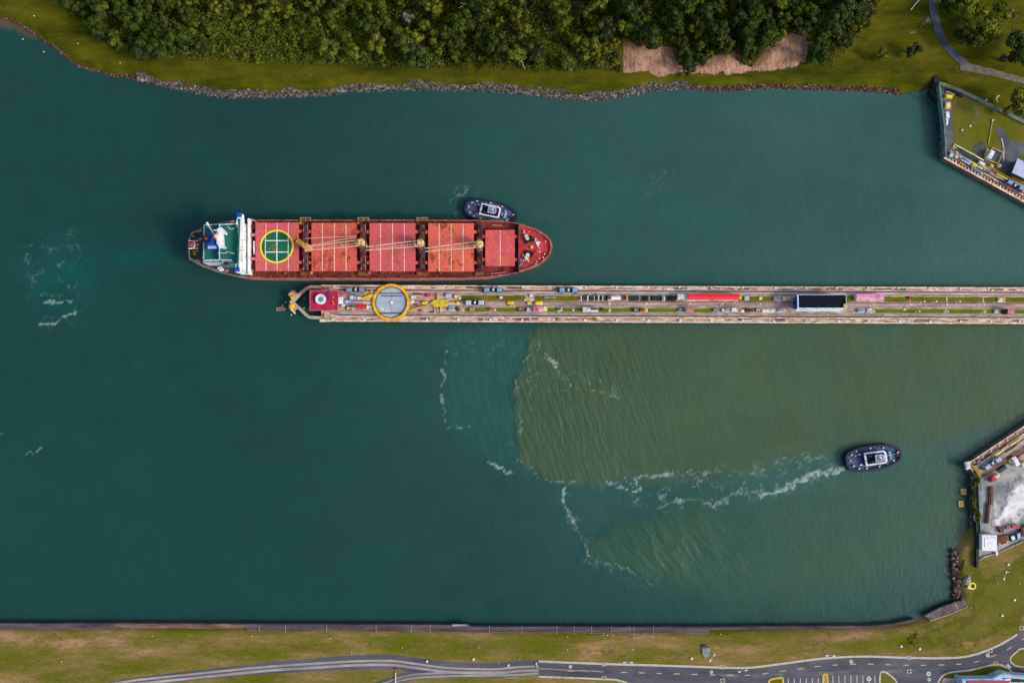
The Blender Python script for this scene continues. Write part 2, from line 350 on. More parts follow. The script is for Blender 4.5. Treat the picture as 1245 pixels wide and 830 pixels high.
def water_mat():
    m = bpy.data.materials.new('canal_water'); m.use_nodes = True
    t = m.node_tree; N = t.nodes; L = t.links; b = N['Principled BSDF']
    b.inputs['IOR'].default_value = 1.33; b.inputs['Roughness'].default_value = .18
    ac = N.new('ShaderNodeAttribute'); ac.attribute_name = 'silt'
    ad = N.new('ShaderNodeAttribute'); ad.attribute_name = 'surface'
    sp = N.new('ShaderNodeSeparateColor'); L.new(ad.outputs['Color'], sp.inputs[0])
    g = N.new('ShaderNodeNewGeometry')
    def noise(scale, stretch, rot, detail=5, rough=.6, dist=0):
        mp = N.new('ShaderNodeMapping'); mp.vector_type = 'TEXTURE'; mp.inputs['Rotation'].default_value = (0, 0, rot); mp.inputs['Scale'].default_value = stretch
        L.new(g.outputs['Position'], mp.inputs[0])
        n = N.new('ShaderNodeTexNoise'); n.inputs['Scale'].default_value = scale; n.inputs['Detail'].default_value = detail; n.inputs['Roughness'].default_value = rough
        n.inputs['Distortion'].default_value = dist
        L.new(mp.outputs[0], n.inputs['Vector']); return n.outputs['Fac']
    def math_(op, a, b_, c=None):
        n = N.new('ShaderNodeMath'); n.operation = op
        for i, x in enumerate((a, b_, c)):
            if x is None: continue
            if isinstance(x, (int, float)): n.inputs[i].default_value = x
            else: L.new(x, n.inputs[i])
        return n.outputs[0]
    # foam breaks up into streaks and flecks
    fn = noise(.5, (1, 1, 1), 0, 9, .78, 2.4)
    fx = math_('MULTIPLY', sp.outputs['Red'], math_('MULTIPLY_ADD', fn, 3.4, -1.0))
    ff = N.new('ShaderNodeMapRange'); ff.inputs['From Min'].default_value = .12; ff.inputs['From Max'].default_value = .75; L.new(fx, ff.inputs['Value'])
    # flecks of foam thrown up by the crests in the muddy water
    cr = noise(1.1, (1, 2.4, 1), rad(14), 4, .7)
    fl = N.new('ShaderNodeMapRange'); fl.inputs['From Min'].default_value = .70; fl.inputs['From Max'].default_value = .86; fl.inputs['To Max'].default_value = .22; L.new(cr, fl.inputs['Value'])
    def ridge(fac, lo_, hi_):
        a = math_('ABSOLUTE', math_('MULTIPLY_ADD', fac, 2.0, -1.0), None); q = N.new('ShaderNodeMapRange'); q.inputs['From Min'].default_value = lo_; q.inputs['From Max'].default_value = hi_; q.inputs['To Min'].default_value = 1; q.inputs['To Max'].default_value = 0; L.new(a, q.inputs['Value']); return q.outputs[0]
    # thin foam filaments left by the eddies, gated so that they come and go
    gate = N.new('ShaderNodeMapRange'); gate.inputs['From Min'].default_value = .48; gate.inputs['From Max'].default_value = .66; L.new(noise(.16, (1, 1, 1), .7, 4, .6), gate.inputs['Value'])
    rg = math_('MULTIPLY', math_('MULTIPLY', ridge(noise(.085, (1.3, 1, 1), .2, 8, .64, 1.0), .0, .065), gate.outputs[0]), math_('MULTIPLY', ad.outputs['Alpha'], .8))
    rg = math_('MULTIPLY', rg, math_('MULTIPLY_ADD', fn, 2.4, -.4))
    ftot = math_('MAXIMUM', math_('MAXIMUM', ff.outputs[0], rg), math_('MULTIPLY', fl.outputs[0], sp.outputs['Green']))
    mx = N.new('ShaderNodeMix'); mx.data_type = 'RGBA'; mx.inputs['B'].default_value = C(176, 196, 190)
    L.new(math_('MULTIPLY', ftot, .72), mx.inputs['Factor'])
    fine = noise(.16, (1, 1.8, 1), rad(10), 8, .62); fs = math_('MULTIPLY_ADD', fine, .30, .85)
    vm = N.new('ShaderNodeVectorMath'); vm.operation = 'SCALE'; L.new(ac.outputs['Color'], vm.inputs[0]); L.new(fs, vm.inputs['Scale'])
    L.new(vm.outputs[0], mx.inputs['A']); L.new(mx.outputs['Result'], b.inputs['Base Color'])
    # ripples
    r0 = noise(.45, (1, 2.2, 1), rad(8), 6, .66)
    r1 = noise(.42, (1, 5.0, 1), rad(19), 5, .6, .35)
    r2 = noise(.24, (1, 4.6, 1), rad(42), 4, .55, .35)
    r3 = noise(.10, (1, 3, 1), rad(24), 2, .5)
    h = math_('ADD', math_('MULTIPLY', r0, .42), math_('ADD', math_('MULTIPLY', math_('MULTIPLY', r1, 3.0), sp.outputs['Green']), math_('ADD', math_('MULTIPLY', math_('MULTIPLY', r2, 5.0), sp.outputs['Blue']), math_('MULTIPLY', r3, .5))))
    bp = N.new('ShaderNodeBump'); bp.inputs['Strength'].default_value = .42; bp.inputs['Distance'].default_value = 1.0
    L.new(h, bp.inputs['Height']); L.new(bp.outputs[0], b.inputs['Normal'])
    rr = N.new('ShaderNodeMapRange'); rr.inputs['To Min'].default_value = .18; rr.inputs['To Max'].default_value = .8; L.new(ftot, rr.inputs['Value']); L.new(rr.outputs[0], b.inputs['Roughness'])
    return m
wo = mesh_obj('water', V_, F_, water_mat())
a1 = wo.data.color_attributes.new('silt', 'FLOAT_COLOR', 'POINT'); a1.data.foreach_set('color', np.concatenate([np.clip(col, 0, 1), np.ones(U.shape + (1,))], 2).ravel().astype(np.float32))
a2 = wo.data.color_attributes.new('surface', 'FLOAT_COLOR', 'POINT'); a2.data.foreach_set('color', np.stack([foam, ripA, ripB, net], 2).ravel().astype(np.float32))

# ============================================================ MATERIALS
G = {}
G['grass_dark'] = mat('bank_grass', [C(44, 48, 4), C(66, 68, 4), C(84, 82, 6), C(100, 92, 30)], scale=.055, stretch=(.55, 1.5, 1), rough=.95, bump=.5, bscale=1.2, detail=12, lo=.34, hi=.70, fine=.24, spec=.1, nrough=.7)  # kept darker: carries part of the darkening towards the top of the view
G['grass_south'] = mat('dry_grass', [C(92, 94, 14), C(102, 98, 34), C(116, 103, 48), C(130, 110, 62), C(156, 122, 90)], scale=.055, stretch=(.4, 1.5, 1), rough=.95, bump=.6, bscale=1.2, detail=12, lo=.39, hi=.62, fine=.26, spec=.1, nrough=.72)
G['grass_right'] = mat('mown_grass', [C(86, 90, 10), C(98, 98, 28), C(104, 98, 36), C(122, 108, 58)], scale=.06, stretch=(1, 1, 1), rough=.95, bump=.4, bscale=1.2, detail=10, lo=.34, hi=.72, fine=.2, spec=.1)
G['lawn'] = mat('lawn_grass', [C(78, 84, 6), C(100, 104, 12), C(112, 108, 24)], scale=.25, stretch=(.5, 1, 1), rough=.95, bump=.4, bscale=2, detail=8, fine=.18, spec=.1)
G['soil'] = mat('bare_soil', [C(98, 72, 54), C(164, 126, 100), C(190, 150, 124)], scale=.4, stretch=(1.6, .6, 1), rough=.95, bump=1.0, detail=12, fine=.26, nrough=.75, spec=.1)
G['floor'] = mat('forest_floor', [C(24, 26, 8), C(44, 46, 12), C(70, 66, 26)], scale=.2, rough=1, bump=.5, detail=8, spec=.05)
G['asphalt'] = mat('asphalt', [C(66, 66, 74), C(82, 81, 89), C(98, 94, 98)], scale=.09, stretch=(.5, 1.6, 1), rough=.9, detail=9, fine=.1)
G['asphalt_dark'] = mat('dark_asphalt', [C(62, 66, 72), C(84, 86, 92), C(110, 108, 108)], scale=.12, rough=.9, detail=9, fine=.12)
G['gravel'] = mat('gravel', [C(120, 112, 110), C(146, 138, 134), C(170, 162, 156)], scale=.12, stretch=(.35, 1.6, 1), rough=.95, detail=9, fine=.15)
G['kerb'] = paint('kerb_concrete', 186, 176, 158, .8, .85)
G['line'] = paint('road_paint', 196, 192, 180, .8, .8)
G['yline'] = paint('yellow_road_paint', 188, 168, 108, .85, .8)
G['ykerb'] = paint('yellow_kerb_paint', 200, 172, 70, .85, .8)
G['wall'] = mat('stained_concrete', [C(112, 80, 62), C(166, 132, 110), C(200, 170, 148), C(232, 212, 190)], scale=.5, stretch=(.32, 1.5, 1), rough=.9, detail=10, lo=.36, hi=.66, fine=.24, bump=.2, nrough=.7)
G['wall_light'] = mat('pale_concrete', [C(166, 132, 108), C(208, 182, 160), C(240, 226, 208)], scale=.6, stretch=(.6, 1.2, 1), rough=.9, detail=10, lo=.36, hi=.64, fine=.24, nrough=.7)
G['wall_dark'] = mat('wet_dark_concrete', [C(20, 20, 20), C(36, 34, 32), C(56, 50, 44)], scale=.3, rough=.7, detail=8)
G['wall_grey'] = mat('grey_concrete', [C(118, 108, 100), C(146, 136, 126), C(172, 160, 150)], scale=.3, stretch=(.5, 1.2, 1), rough=.9, detail=9, fine=.18)
G['wall_pink'] = mat('pinkish_concrete', [C(140, 112, 106), C(186, 156, 148), C(214, 190, 180)], scale=.2, stretch=(.3, 1.5, 1), rough=.9, detail=9, fine=.15)
G['wall_brown'] = mat('brown_concrete', [C(74, 54, 46), C(110, 84, 72), C(140, 112, 96)], scale=.3, stretch=(.3, 1.5, 1), rough=.9, detail=9, fine=.2)
G['rail'] = mat('rail_track_steel', [C(40, 32, 30), C(62, 50, 46), C(84, 66, 58)], scale=.8, stretch=(.3, 1, 1), rough=.6, detail=6)
G['rock'] = mat('rip_rap_stone', [C(38, 36, 36), C(70, 65, 63), C(108, 100, 95), C(164, 154, 146)], scale=.7, rough=.95, detail=5, fine=.25)
G['rock_warm'] = mat('reddish_stone', [C(36, 24, 20), C(70, 46, 36), C(104, 74, 60), C(150, 124, 110)], scale=.7, rough=.95, detail=5, fine=.25)
for k, c in dict(white=(222, 222, 224), offwhite=(206, 202, 192), cream=(226, 208, 160), yellow=(222, 178, 28), lemon=(232, 214, 40), gold=(196, 150, 60), red=(196, 44, 52), crimson=(178, 26, 62), brightred=(226, 46, 58),
                 pink=(222, 146, 178), magenta=(206, 60, 120), rosa=(186, 112, 116), blue=(24, 66, 178), navy=(20, 34, 66), deepblue=(15, 32, 70), slate=(92, 116, 152), sky=(124, 158, 190), pale=(178, 196, 212),
                 grey=(134, 136, 138), dgrey=(64, 66, 70), black=(20, 21, 24), brown=(104, 62, 42), rust=(128, 58, 32), tan=(200, 172, 116), maroon=(84, 34, 34), orange=(214, 92, 56), green=(22, 96, 84), dgreen=(30, 62, 54),
                 teal=(74, 142, 150), lav=(178, 182, 206), glass=(30, 44, 60), purple=(74, 44, 120), concrete=(150, 142, 134), seafoam=(112, 138, 130)).items():
    G[k] = paint('paint_' + k, *c)
    if k == 'glass': G[k].node_tree.nodes['Principled BSDF'].inputs['Roughness'].default_value = .12

# ============================================================ NORTH BANK
shoreN = [(-900, -40), (-60, 14), (0, 22), (18, 27), (42, 42), (62, 56), (80, 70), (95, 81), (115, 86), (135, 92), (152, 93), (170, 98), (200, 105), (240, 113), (275, 118), (310, 118), (350, 117), (385, 116), (420, 112), (470, 109), (520, 108), (570, 109), (620, 112), (660, 117), (700, 121), (720, 122), (750, 118), (790, 111), (830, 106), (860, 109), (890, 109), (940, 106), (990, 108), (1040, 109), (1080, 112), (1100, 116), (1112, 115), (1124, 110), (1136, 104), (1150, 120), (1152, 182), (1260, 240), (2200, 760)]
sw = PP(shoreN, 0.0)
landN = sw + [(4000, 0), (4000, 4000), (-4000, 4000), (-4000, 400)]
xs = axis(-300, 300, 1.4, 3400); ysn = np.concatenate([np.arange(55, 235, 1.4), 235 + np.cumsum(np.geomspace(3, 700, 18))])
X, Y = np.meshgrid(xs, ysn)
d = polydist(X, Y, sw[:-1] + [sw[-1]]); ins = inpoly(X, Y, landN); sdn = np.where(ins, d, -d) + (vnoise(X, Y, 4.2, 41) - .5) * 1.6
Zn = np.where(sdn > 0, 2.9 * smooth01(sdn / 5.5), np.maximum(sdn * .8, -4)) + np.where(sdn > 8, (vnoise(X, Y, 14, 8) - .5) * .7, 0) + .9 * smooth01((sdn - 22) / 40)
V_, F_, _ = grid_mesh(xs, ysn, Zn, sdn > -5)
nb = mesh_obj('north_bank', V_, F_, G['grass_dark'])
def gz(x, y):
    d = polydist(np.array([x]), np.array([y]), sw)[0]; i = inpoly(np.array([x]), np.array([y]), landN)[0]
    sdv = (d if i else -d) + (vnoise(np.array([x]), np.array([y]), 4.2, 41)[0] - .5) * 1.6
    z = 2.9 * float(smooth01(np.array(sdv / 5.5))) if sdv > 0 else max(sdv * .8, -4)
    if sdv > 8: z += (vnoise(np.array([x]), np.array([y]), 14, 8)[0] - .5) * .7
    return z + .9 * float(smooth01(np.array((sdv - 22) / 40)))
def patch_sheet(name, poly, m, lift, step=1.4, jag=2.0, seed=1, bumpz=0.0, zfun=gz, fade=2.6, sk=1.0):
    W = PP(poly, 3.0); a = np.array(W); x0, y0 = a.min(0) - 3; x1, y1 = a.max(0) + 3
    gx, gy = np.arange(x0, x1, step), np.arange(y0, y1, step); X, Y = np.meshgrid(gx, gy)
    dd = polydist(X, Y, W, True); s_ = np.where(inpoly(X, Y, W), dd, -dd) + (vnoise(X, Y, 3.5, seed) - .5) * jag * 2 + (vnoise(X, Y, 1.5, seed + 1) - .5) * jag
    Z = np.array([[zfun(x, y) for x in gx] for y in gy]) + lift + bumpz * smooth01(s_ / 6) * (.4 + .9 * vnoise(X, Y, 5, seed + 2))
    Z = np.where(s_ < .8, Z - lift + np.minimum(lift, .05 + (s_ + .5) * .04), Z)
    V_, F_, us = grid_mesh(gx, gy, Z, s_ > -.6)
    o = mesh_obj(name, V_, F_, soft(m, sk) if fade else m)
    if fade: o.data.attributes.new('rim', 'FLOAT', 'POINT').data.foreach_set('value', np.clip(s_ / fade, 0, 1.6).ravel()[us].astype(np.float32))
    return o
patch_sheet('bare_soil', [(757, 50), (800, 52), (818, 56), (828, 76), (836, 88), (812, 94), (800, 97), (790, 90), (756, 90), (754, 70)], G['soil'], .08, 1.0, .8, 51, 1.6, fade=1.0)
patch_sheet('bare_soil', [(830, 86), (846, 78), (866, 68), (884, 60), (902, 64), (918, 74), (922, 86), (904, 91), (868, 92), (830, 93)], G['soil'], .08, 1.0, 1.0, 52, 1.6, fade=1.2)
patch_sheet('bare_soil', [(912, 80), (924, 62), (938, 48), (964, 36), (982, 39), (986, 66), (982, 77), (958, 85), (928, 89), (912, 89)], G['soil'], .08, 1.0, .8, 53, 2.0, fade=1.0)
patch_sheet('bare_soil', [(98, 30), (108, 30), (128, 44), (118, 46)], G['soil'], .05, 1.1, 1.4, 54, .2)
patch_sheet('bare_soil', [(180, 68), (300, 74), (420, 78), (420, 73), (300, 70), (240, 68), (170, 60), (150, 54)], G['soil'], .05, 1.4, 1.8, 55, .2)
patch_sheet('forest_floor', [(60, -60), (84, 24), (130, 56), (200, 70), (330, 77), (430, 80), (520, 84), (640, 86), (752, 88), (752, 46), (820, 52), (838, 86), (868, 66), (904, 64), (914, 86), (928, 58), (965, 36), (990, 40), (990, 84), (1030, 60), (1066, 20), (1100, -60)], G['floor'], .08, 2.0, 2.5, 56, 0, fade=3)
patch_sheet('worn_track', [(330, 90), (400, 84), (500, 88), (500, 92), (400, 94), (340, 96)], mat('worn_grass', [C(84, 84, 20), C(98, 92, 44)], scale=.2, rough=1, spec=.1), .04, 1.4, 2, 57)
patch_sheet('worn_track', [(1100, 80), (1140, 84), (1200, 92), (1245, 100), (1300, 106), (1300, 98), (1245, 92), (1200, 82), (1150, 76)], mat('worn_grass_grey', [C(92, 88, 46), C(112, 106, 76)], scale=.2, rough=1, spec=.1), .04, 1.4, 2, 58)
# footpath curving down from the top right
fp = [(1134, -60), (1132, -10), (1134, 12), (1140, 34), (1150, 54), (1162, 68), (1174, 78)]
fpw = []
for i in range(len(fp) - 1):
    for k in range(6): t = k / 6; fpw.append((fp[i][0] * (1 - t) + fp[i + 1][0] * t, fp[i][1] * (1 - t) + fp[i + 1][1] * t))
fpw.append(fp[-1])
def draped(pts_px, wpx, lift):
    mb = MB(); Wc = PP(pts_px, 3.0); L_ = []; R_ = []
    for i, p in enumerate(Wc):
        a, b = Wc[max(i - 1, 0)], Wc[min(i + 1, len(Wc) - 1)]; dx, dy = b[0] - a[0], b[1] - a[1]; l = math.hypot(dx, dy)
        w_ = (wpx[i] if isinstance(wpx, list) else wpx) * M_PX / 2
        for S_, sg in ((L_, 1), (R_, -1)): S_.append((p[0] - dy / l * w_ * sg, p[1] + dx / l * w_ * sg))
    for i in range(len(Wc) - 1):
        q = [R_[i], R_[i + 1], L_[i + 1], L_[i]]; mb.add([(x, y, max(gz(x, y), gz(*Wc[i])) + lift) for x, y in q], [(0, 1, 2, 3)])
    return mb
struct('footpath', draped(fpw, 9.5, .16), G['asphalt_dark'])
fp2 = [(1168, 80), (1186, 84), (1204, 88), (1222, 93), (1245, 99), (1300, 108)]
fpw2 = [(fp2[i][0] + (fp2[i + 1][0] - fp2[i][0]) * k / 5, fp2[i][1] + (fp2[i + 1][1] - fp2[i][1]) * k / 5) for i in range(len(fp2) - 1) for k in range(5)]
struct('footpath', draped(fpw2, [11 - 4 * min(i / 20, 1) for i in range(len(fpw2))], .13), mat('worn_gravel', [C(86, 82, 66), C(106, 100, 88), C(124, 118, 106)], scale=.25, rough=.95, detail=9, fine=.2, spec=.1))
patch_sheet('gravel_verge', [(1160, 80), (1172, 74), (1190, 76), (1210, 84), (1228, 90), (1222, 96), (1200, 90), (1180, 92), (1166, 88)], mat('verge_gravel', [C(92, 88, 78), C(112, 107, 100)], scale=.3, rough=.95, detail=8, spec=.1), .05, 1.2, 1.2, 59)
patch_sheet('gravel_verge', [(1118, 30), (1130, 18), (1132, 28), (1112, 42), (1102, 42)], G['gravel'], .05, 1.2, 1.5, 60)
# rip-rap: the mass as stuff, its larger boulders as things
def stone(mb, x, y, z, r):
    n = 6; v = []
    ph = random.random() * 6
    for k, (rr, zz) in enumerate(((.85, -.3), (1.0, .15), (.55, .62))):
        for i in range(n):
            a = ph + 2 * math.pi * i / n + k * .4; q = r * rr * random.uniform(.72, 1.2); v.append((x + q * math.cos(a), y + q * math.sin(a) * random.uniform(.8, 1.1), z + r * zz * random.uniform(.7, 1.2)))
    f = [tuple(range(2 * n, 3 * n))]
    for k in range(2):
        for i in range(n): f.append((k * n + i, k * n + (i + 1) % n, (k + 1) * n + (i + 1) % n, (k + 1) * n + i))
    mb.add(v, f)
def along(pts, u0, u1):
    return [p for p in pts if u0 <= p[0] <= u1]
def interp_shore(u):
    for (a, b), (c, d_) in zip(shoreN[:-1], shoreN[1:]):
        if a <= u <= c: return b + (d_ - b) * (u - a) / (c - a)
    return 100
def riprap(name, u0, u1, width, n, m, label, rmin, rmax, nb_, blabel, grp):
    mb = MB()
    for _ in range(n):
        u = random.uniform(u0, u1); k = random.random(); wv = width * (.7 + .5 * float(vnoise(np.array([u]), np.array([0.]), 22, 3)[0]))
        v = interp_shore(u) + .8 - k * wv; z0 = 1.0; x, y = P(u, v, z0); z = gz(x, y); stone(mb, x, y, max(z, -.1), random.uniform(rmin, rmax))
    stuff(name, mb, m, label, 'rocks')
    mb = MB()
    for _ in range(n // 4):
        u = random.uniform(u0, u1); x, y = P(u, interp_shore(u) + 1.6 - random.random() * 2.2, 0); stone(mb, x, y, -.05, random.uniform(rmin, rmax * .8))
    stuff('shadow_line_stones', mb, G['wall_dark'], 'wet stones darkened for the shadow line at the waterline, ' + label.split(' stones')[0] + ' shore', 'rocks')  # wet rim and shadow line at the water edge, both put into the dark colour
    for _ in range(nb_):
        u = random.uniform(u0, u1); v = interp_shore(u) + .5 - random.random() * width * .8; x, y = P(u, v, 1.0); z = max(gz(x, y), 0)
        b = MB(); stone(b, x, y, z + .15, random.uniform(rmax * 1.0, rmax * 1.45)); solo('boulder', b, m, blabel, 'boulder', grp)
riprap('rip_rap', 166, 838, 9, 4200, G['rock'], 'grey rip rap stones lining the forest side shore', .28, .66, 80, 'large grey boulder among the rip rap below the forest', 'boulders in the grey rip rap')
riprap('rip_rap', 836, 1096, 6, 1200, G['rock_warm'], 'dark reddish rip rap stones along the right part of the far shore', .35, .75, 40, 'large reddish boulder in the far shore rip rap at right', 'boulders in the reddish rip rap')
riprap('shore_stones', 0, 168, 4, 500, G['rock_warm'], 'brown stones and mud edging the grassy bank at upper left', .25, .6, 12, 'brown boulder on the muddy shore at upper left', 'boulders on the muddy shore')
# ============================================================ SOUTH BANK AND ROAD
shoreS = [(-900, 756), (0, 757), (300, 757.5), (520, 758), (600, 760), (860, 761), (1050, 759.5), (1085, 757), (1112, 751), (1135, 743.5), (1164, 731), (1162, 715), (1159, 690), (1158, 672), (1168, 656), (1179, 640), (1181, 610), (1180, 585), (1177, 566), (1250, 518), (2200, -110)]
swS = PP(shoreS, 0.0); landS = swS + [(4000, -4000), (-4000, -4000)]
ZS = 2.6
xs = axis(-300, 300, 1.5, 3400); ysn = np.concatenate([-200 - np.cumsum(np.geomspace(3, 700, 18))[::-1], np.arange(-200, -40, 1.5)])
X, Y = np.meshgrid(xs, ysn); d = polydist(X, Y, swS); ins = inpoly(X, Y, landS); s_ = np.where(ins, d, -d)
Zs = np.where(s_ > 0, ZS * smooth01(s_ / 3.2), np.maximum(s_, -4))
V_, F_, _ = grid_mesh(xs, ysn, Zs, (s_ > -5))
sb = mesh_obj('south_bank', V_, F_, G['grass_south'])
zS = lambda x, y: ZS
# greener turf on the point by the road
patch_sheet('turf', [(1085, 775), (1130, 752), (1172, 738), (1172, 700), (1176, 672), (1186, 660), (1200, 690), (1300, 640), (1300, 730), (1245, 764), (1205, 787), (1150, 796), (1100, 795)], G['grass_right'], .03, 1.5, 3, 71, 0, zS, fade=7)
def band(name, top, bot, z, m, off=0.02):
    return struct(name, MB().sheet(PP(top + bot[::-1], z + off), z + off), m)
def ribbon(pts, n=6):
    # Catmull-Rom resample in pixel space
    out = []; q = [pts[0]] + pts + [pts[-1]]
    for i in range(1, len(q) - 2):
        p0, p1, p2, p3 = [np.array(a, float) for a in q[i - 1:i + 3]]
        for k in range(n):
            t = k / n; out.append(tuple(.5 * (2 * p1 + (p2 - p0) * t + (2 * p0 - 5 * p1 + 4 * p2 - p3) * t * t + (3 * p1 - p0 - 3 * p2 + p3) * t ** 3)))
    out.append(tuple(pts[-1])); return out
road_top = ribbon([(655, 803.5), (735, 806.5), (820, 809), (880, 811), (912, 811), (950, 806.5), (1000, 800), (1050, 797.5), (1100, 799), (1150, 799.5), (1178, 797), (1203, 789), (1225, 778), (1246, 763), (1300, 715)])
road_bot = ribbon([(655, 822), (735, 824.5), (757, 826), (768, 832), (770, 850), (1136, 850), (1139, 832), (1146, 821), (1158, 816.5), (1180, 814), (1205, 808), (1216, 807.5), (1226, 812), (1236, 819), (1300, 822), (1300, 760)])
mbr = MB()
def tri_poly(mb, pts, z): mb.sheet(pts, z)
rd = MB().sheet(PP(road_top + road_bot[::-1], ZS), ZS + .02); struct('road', rd, G['asphalt'])
def kerb(name, pts, m, wpx=1.6, h=.13): return struct(name, MB().strip(PP(pts, ZS + .12), wpx * M_PX, ZS - .05, ZS + h), m)
kerb('kerb', road_top[:-8], G['kerb'], 2.4)
kerb('kerb', ribbon([(655, 822), (735, 825), (752, 826.5), (763, 831), (767, 840)]), G['kerb'], 2.0)
kerb('kerb', ribbon([(1137, 840), (1140, 831), (1146, 821), (1158, 816.5), (1180, 814), (1205, 808), (1216, 807.5), (1226, 812), (1232, 818)]), G['kerb'], 1.8)
struct('turf_island', MB().sheet(PP(ribbon([(1142, 842), (1142, 831), (1149, 823), (1160, 818), (1180, 815.5), (1205, 809.5), (1215, 809), (1224, 813), (1228, 818), (1240, 850)]), ZS), ZS + .05), G['grass_right'])
isl = ribbon([(1262, 791), (1243, 788), (1236, 792), (1229, 799), (1230, 805), (1238, 809.5), (1262, 811)])
struct('turf_island', MB().sheet(PP(isl, ZS), ZS + .06), G['grass_right']); kerb('kerb', isl, G['kerb'], 1.5)
band('cross_road', [(1236, 812), (1300, 815)], [(1236, 822), (1300, 836)], ZS, G['asphalt'], .03)
# gravel and worn lanes at left
lane = ribbon([(120, 836), (165, 828), (250, 819), (320, 812), (380, 808), (430, 805), (475, 804.5), (505, 808), (545, 813), (600, 814.5), (630, 812), (655, 811)])
struct('lane', MB().strip(PP(lane, ZS), [17 * M_PX * .42 + min(i / 30, 1) * 4.2 for i in range(len(lane))], ZS + .02), G['asphalt'])
def dashed(name, pts, m, wpx, z=ZS + .035): return struct(name, MB().strip(PP(pts, ZS), wpx * M_PX, z), m)
off = lambda pts, dy: [(u, v + dy) for u, v in pts]
dashed('wheel_track', off(lane, -1.6), G['gravel'], 2.6); dashed('wheel_track', off(lane, 3.2), G['gravel'], 3.0, ZS + .037)
lane2 = ribbon([(440, 838), (470, 830), (486, 824), (510, 820), (560, 818), (610, 817.5), (655, 815)])
struct('lane', MB().strip(PP(lane2, ZS), 9.5 * M_PX, ZS + .028), G['asphalt'])
dashed('wheel_track', off(lane2, -1), G['gravel'], 2.2, ZS + .042); dashed('wheel_track', off(lane2, 3), G['gravel'], 2.4, ZS + .044)
dashed('wheel_track', [(655, 812), (690, 814), (740, 816)], G['gravel'], 1.2, ZS + .04)
mid = ribbon([(690, 815), (735, 816), (820, 818.5), (880, 820), (912, 820), (950, 815.5), (1000, 809), (1050, 806.5), (1100, 808), (1150, 807.5), (1182, 805), (1206, 797.5), (1230, 786), (1250, 772)])
mb = MB(); acc = 0; on = []
for a, b in zip(mid[:-1], mid[1:]):
    l = math.dist(a, b); n = max(1, int(l / 1.0))
    for k in range(n):
        p = (a[0] + (b[0] - a[0]) * k / n, a[1] + (b[1] - a[1]) * k / n)
        if acc % 21.5 < 8: on.append(p)
        elif len(on) > 1: mb.strip(PP([on[0], on[-1]], ZS), .42, ZS + .04); on = []
        acc += l / n
struct('road_marking', mb, G['yline'])
mb = MB()
for i in range(6): mb.strip(PP([(958.5 + i * 7.3, 823.5), (958 + i * 7.3, 842)], ZS), .34, ZS + .04)
for i in range(8): mb.strip(PP([(1012.5 + i * 7.3, 820.5), (1013 + i * 7.3, 840)], ZS), .34, ZS + .04)
mb.strip(PP([(1224.5, 807), (1228.5, 811.5)], ZS), 1.1, ZS + .045)
struct('parking_lines', mb, G['line'])
def island(pts, m, inner):
    kerb('kerb', pts, m, 2.0, .16); struct('planting_bed', MB().sheet(PP(pts, ZS), ZS + .08), inner)
struct('worn_path', MB().strip(PP(ribbon([(-20, 772), (120, 773), (260, 776), (420, 782), (560, 789), (700, 794), (850, 796)]), ZS), 1.6, ZS + .012), G['dry']) if 'dry' in G else None
island(ribbon([(935, 845), (935, 829), (938, 825.5), (949, 823.6), (952, 826), (952, 845)]), G['ykerb'], G['grass_right'])
island(ribbon([(1001, 845), (1001, 822), (1003.5, 819.5), (1006, 822), (1006.5, 845)]), G['ykerb'], G['soil'])
island(ribbon([(1070, 845), (1070, 820), (1074, 816), (1082, 820), (1090, 829), (1093, 845)]), G['kerb'], G['grass_right'])
struct('path', MB().sheet(PP([(1147, 824), (1171, 824), (1171, 829), (1145, 829)], ZS), ZS + .07), G['wall_pink'])
# patches of darker asphalt repairs
struct('asphalt_patch', MB().sheet(PP([(966, 806), (990, 803.5), (991, 814), (967, 816)], ZS), ZS + .028), G['asphalt_dark'])
struct('asphalt_patch', MB().sheet(PP([(870, 818), (905, 819), (930, 818), (1140, 812), (1140, 815), (930, 824), (880, 823)], ZS), ZS + .029), G['asphalt_dark'])
patch_sheet('gravel_patch', [(1146, 796), (1162, 788), (1170, 778), (1182, 770), (1194, 768), (1192, 776), (1178, 784), (1164, 792)], G['gravel'], .05, 1.2, 2.2, 73, 0, zS)
patch_sheet('gravel_patch', [(1198, 752), (1210, 748), (1216, 752), (1202, 758), (1190, 758)], G['gravel'], .05, 1.2, 1.6, 74, 0, zS)
for k_, (pl, sd_) in enumerate([([(0, 776), (60, 776), (110, 780), (170, 783), (165, 787), (90, 786), (0, 786)], 81), ([(60, 768), (110, 768), (112, 777), (62, 778)], 82), ([(215, 782), (240, 776), (290, 776), (300, 786), (220, 792)], 83), ([(85, 804), (150, 804), (160, 810), (90, 812)], 84), ([(430, 775), (470, 775), (470, 784), (432, 785)], 85), ([(555, 782), (595, 780), (596, 794), (540, 796)], 86), ([(690, 790), (780, 788), (782, 796), (690, 796)], 87), ([(855, 770), (885, 768), (885, 792), (862, 794)], 88), ([(890, 768), (930, 768), (930, 776), (890, 776)], 89), ([(950, 770), (1020, 768), (1040, 776), (990, 790), (950, 786)], 90), ([(1108, 762), (1126, 759), (1140, 756), (1150, 760), (1132, 768), (1110, 770)], 91), ([(712, 778), (735, 776), (735, 786), (712, 786)], 92), ([(330, 796), (420, 790), (430, 796), (340, 802)], 93)]):
    patch_sheet('dry_patch', pl, G['dry'] if 'dry' in G else G.setdefault('dry', mat('bare_dry_ground', [C(108, 94, 46), C(136, 108, 70), C(164, 124, 98)], scale=.25, stretch=(.5, 1.4, 1), rough=.95, detail=9, lo=.38, hi=.66, fine=.22, spec=.1)), .02 + .002 * k_, 1.0, 3.6, sd_, 0, zS, fade=6, sk=.95)
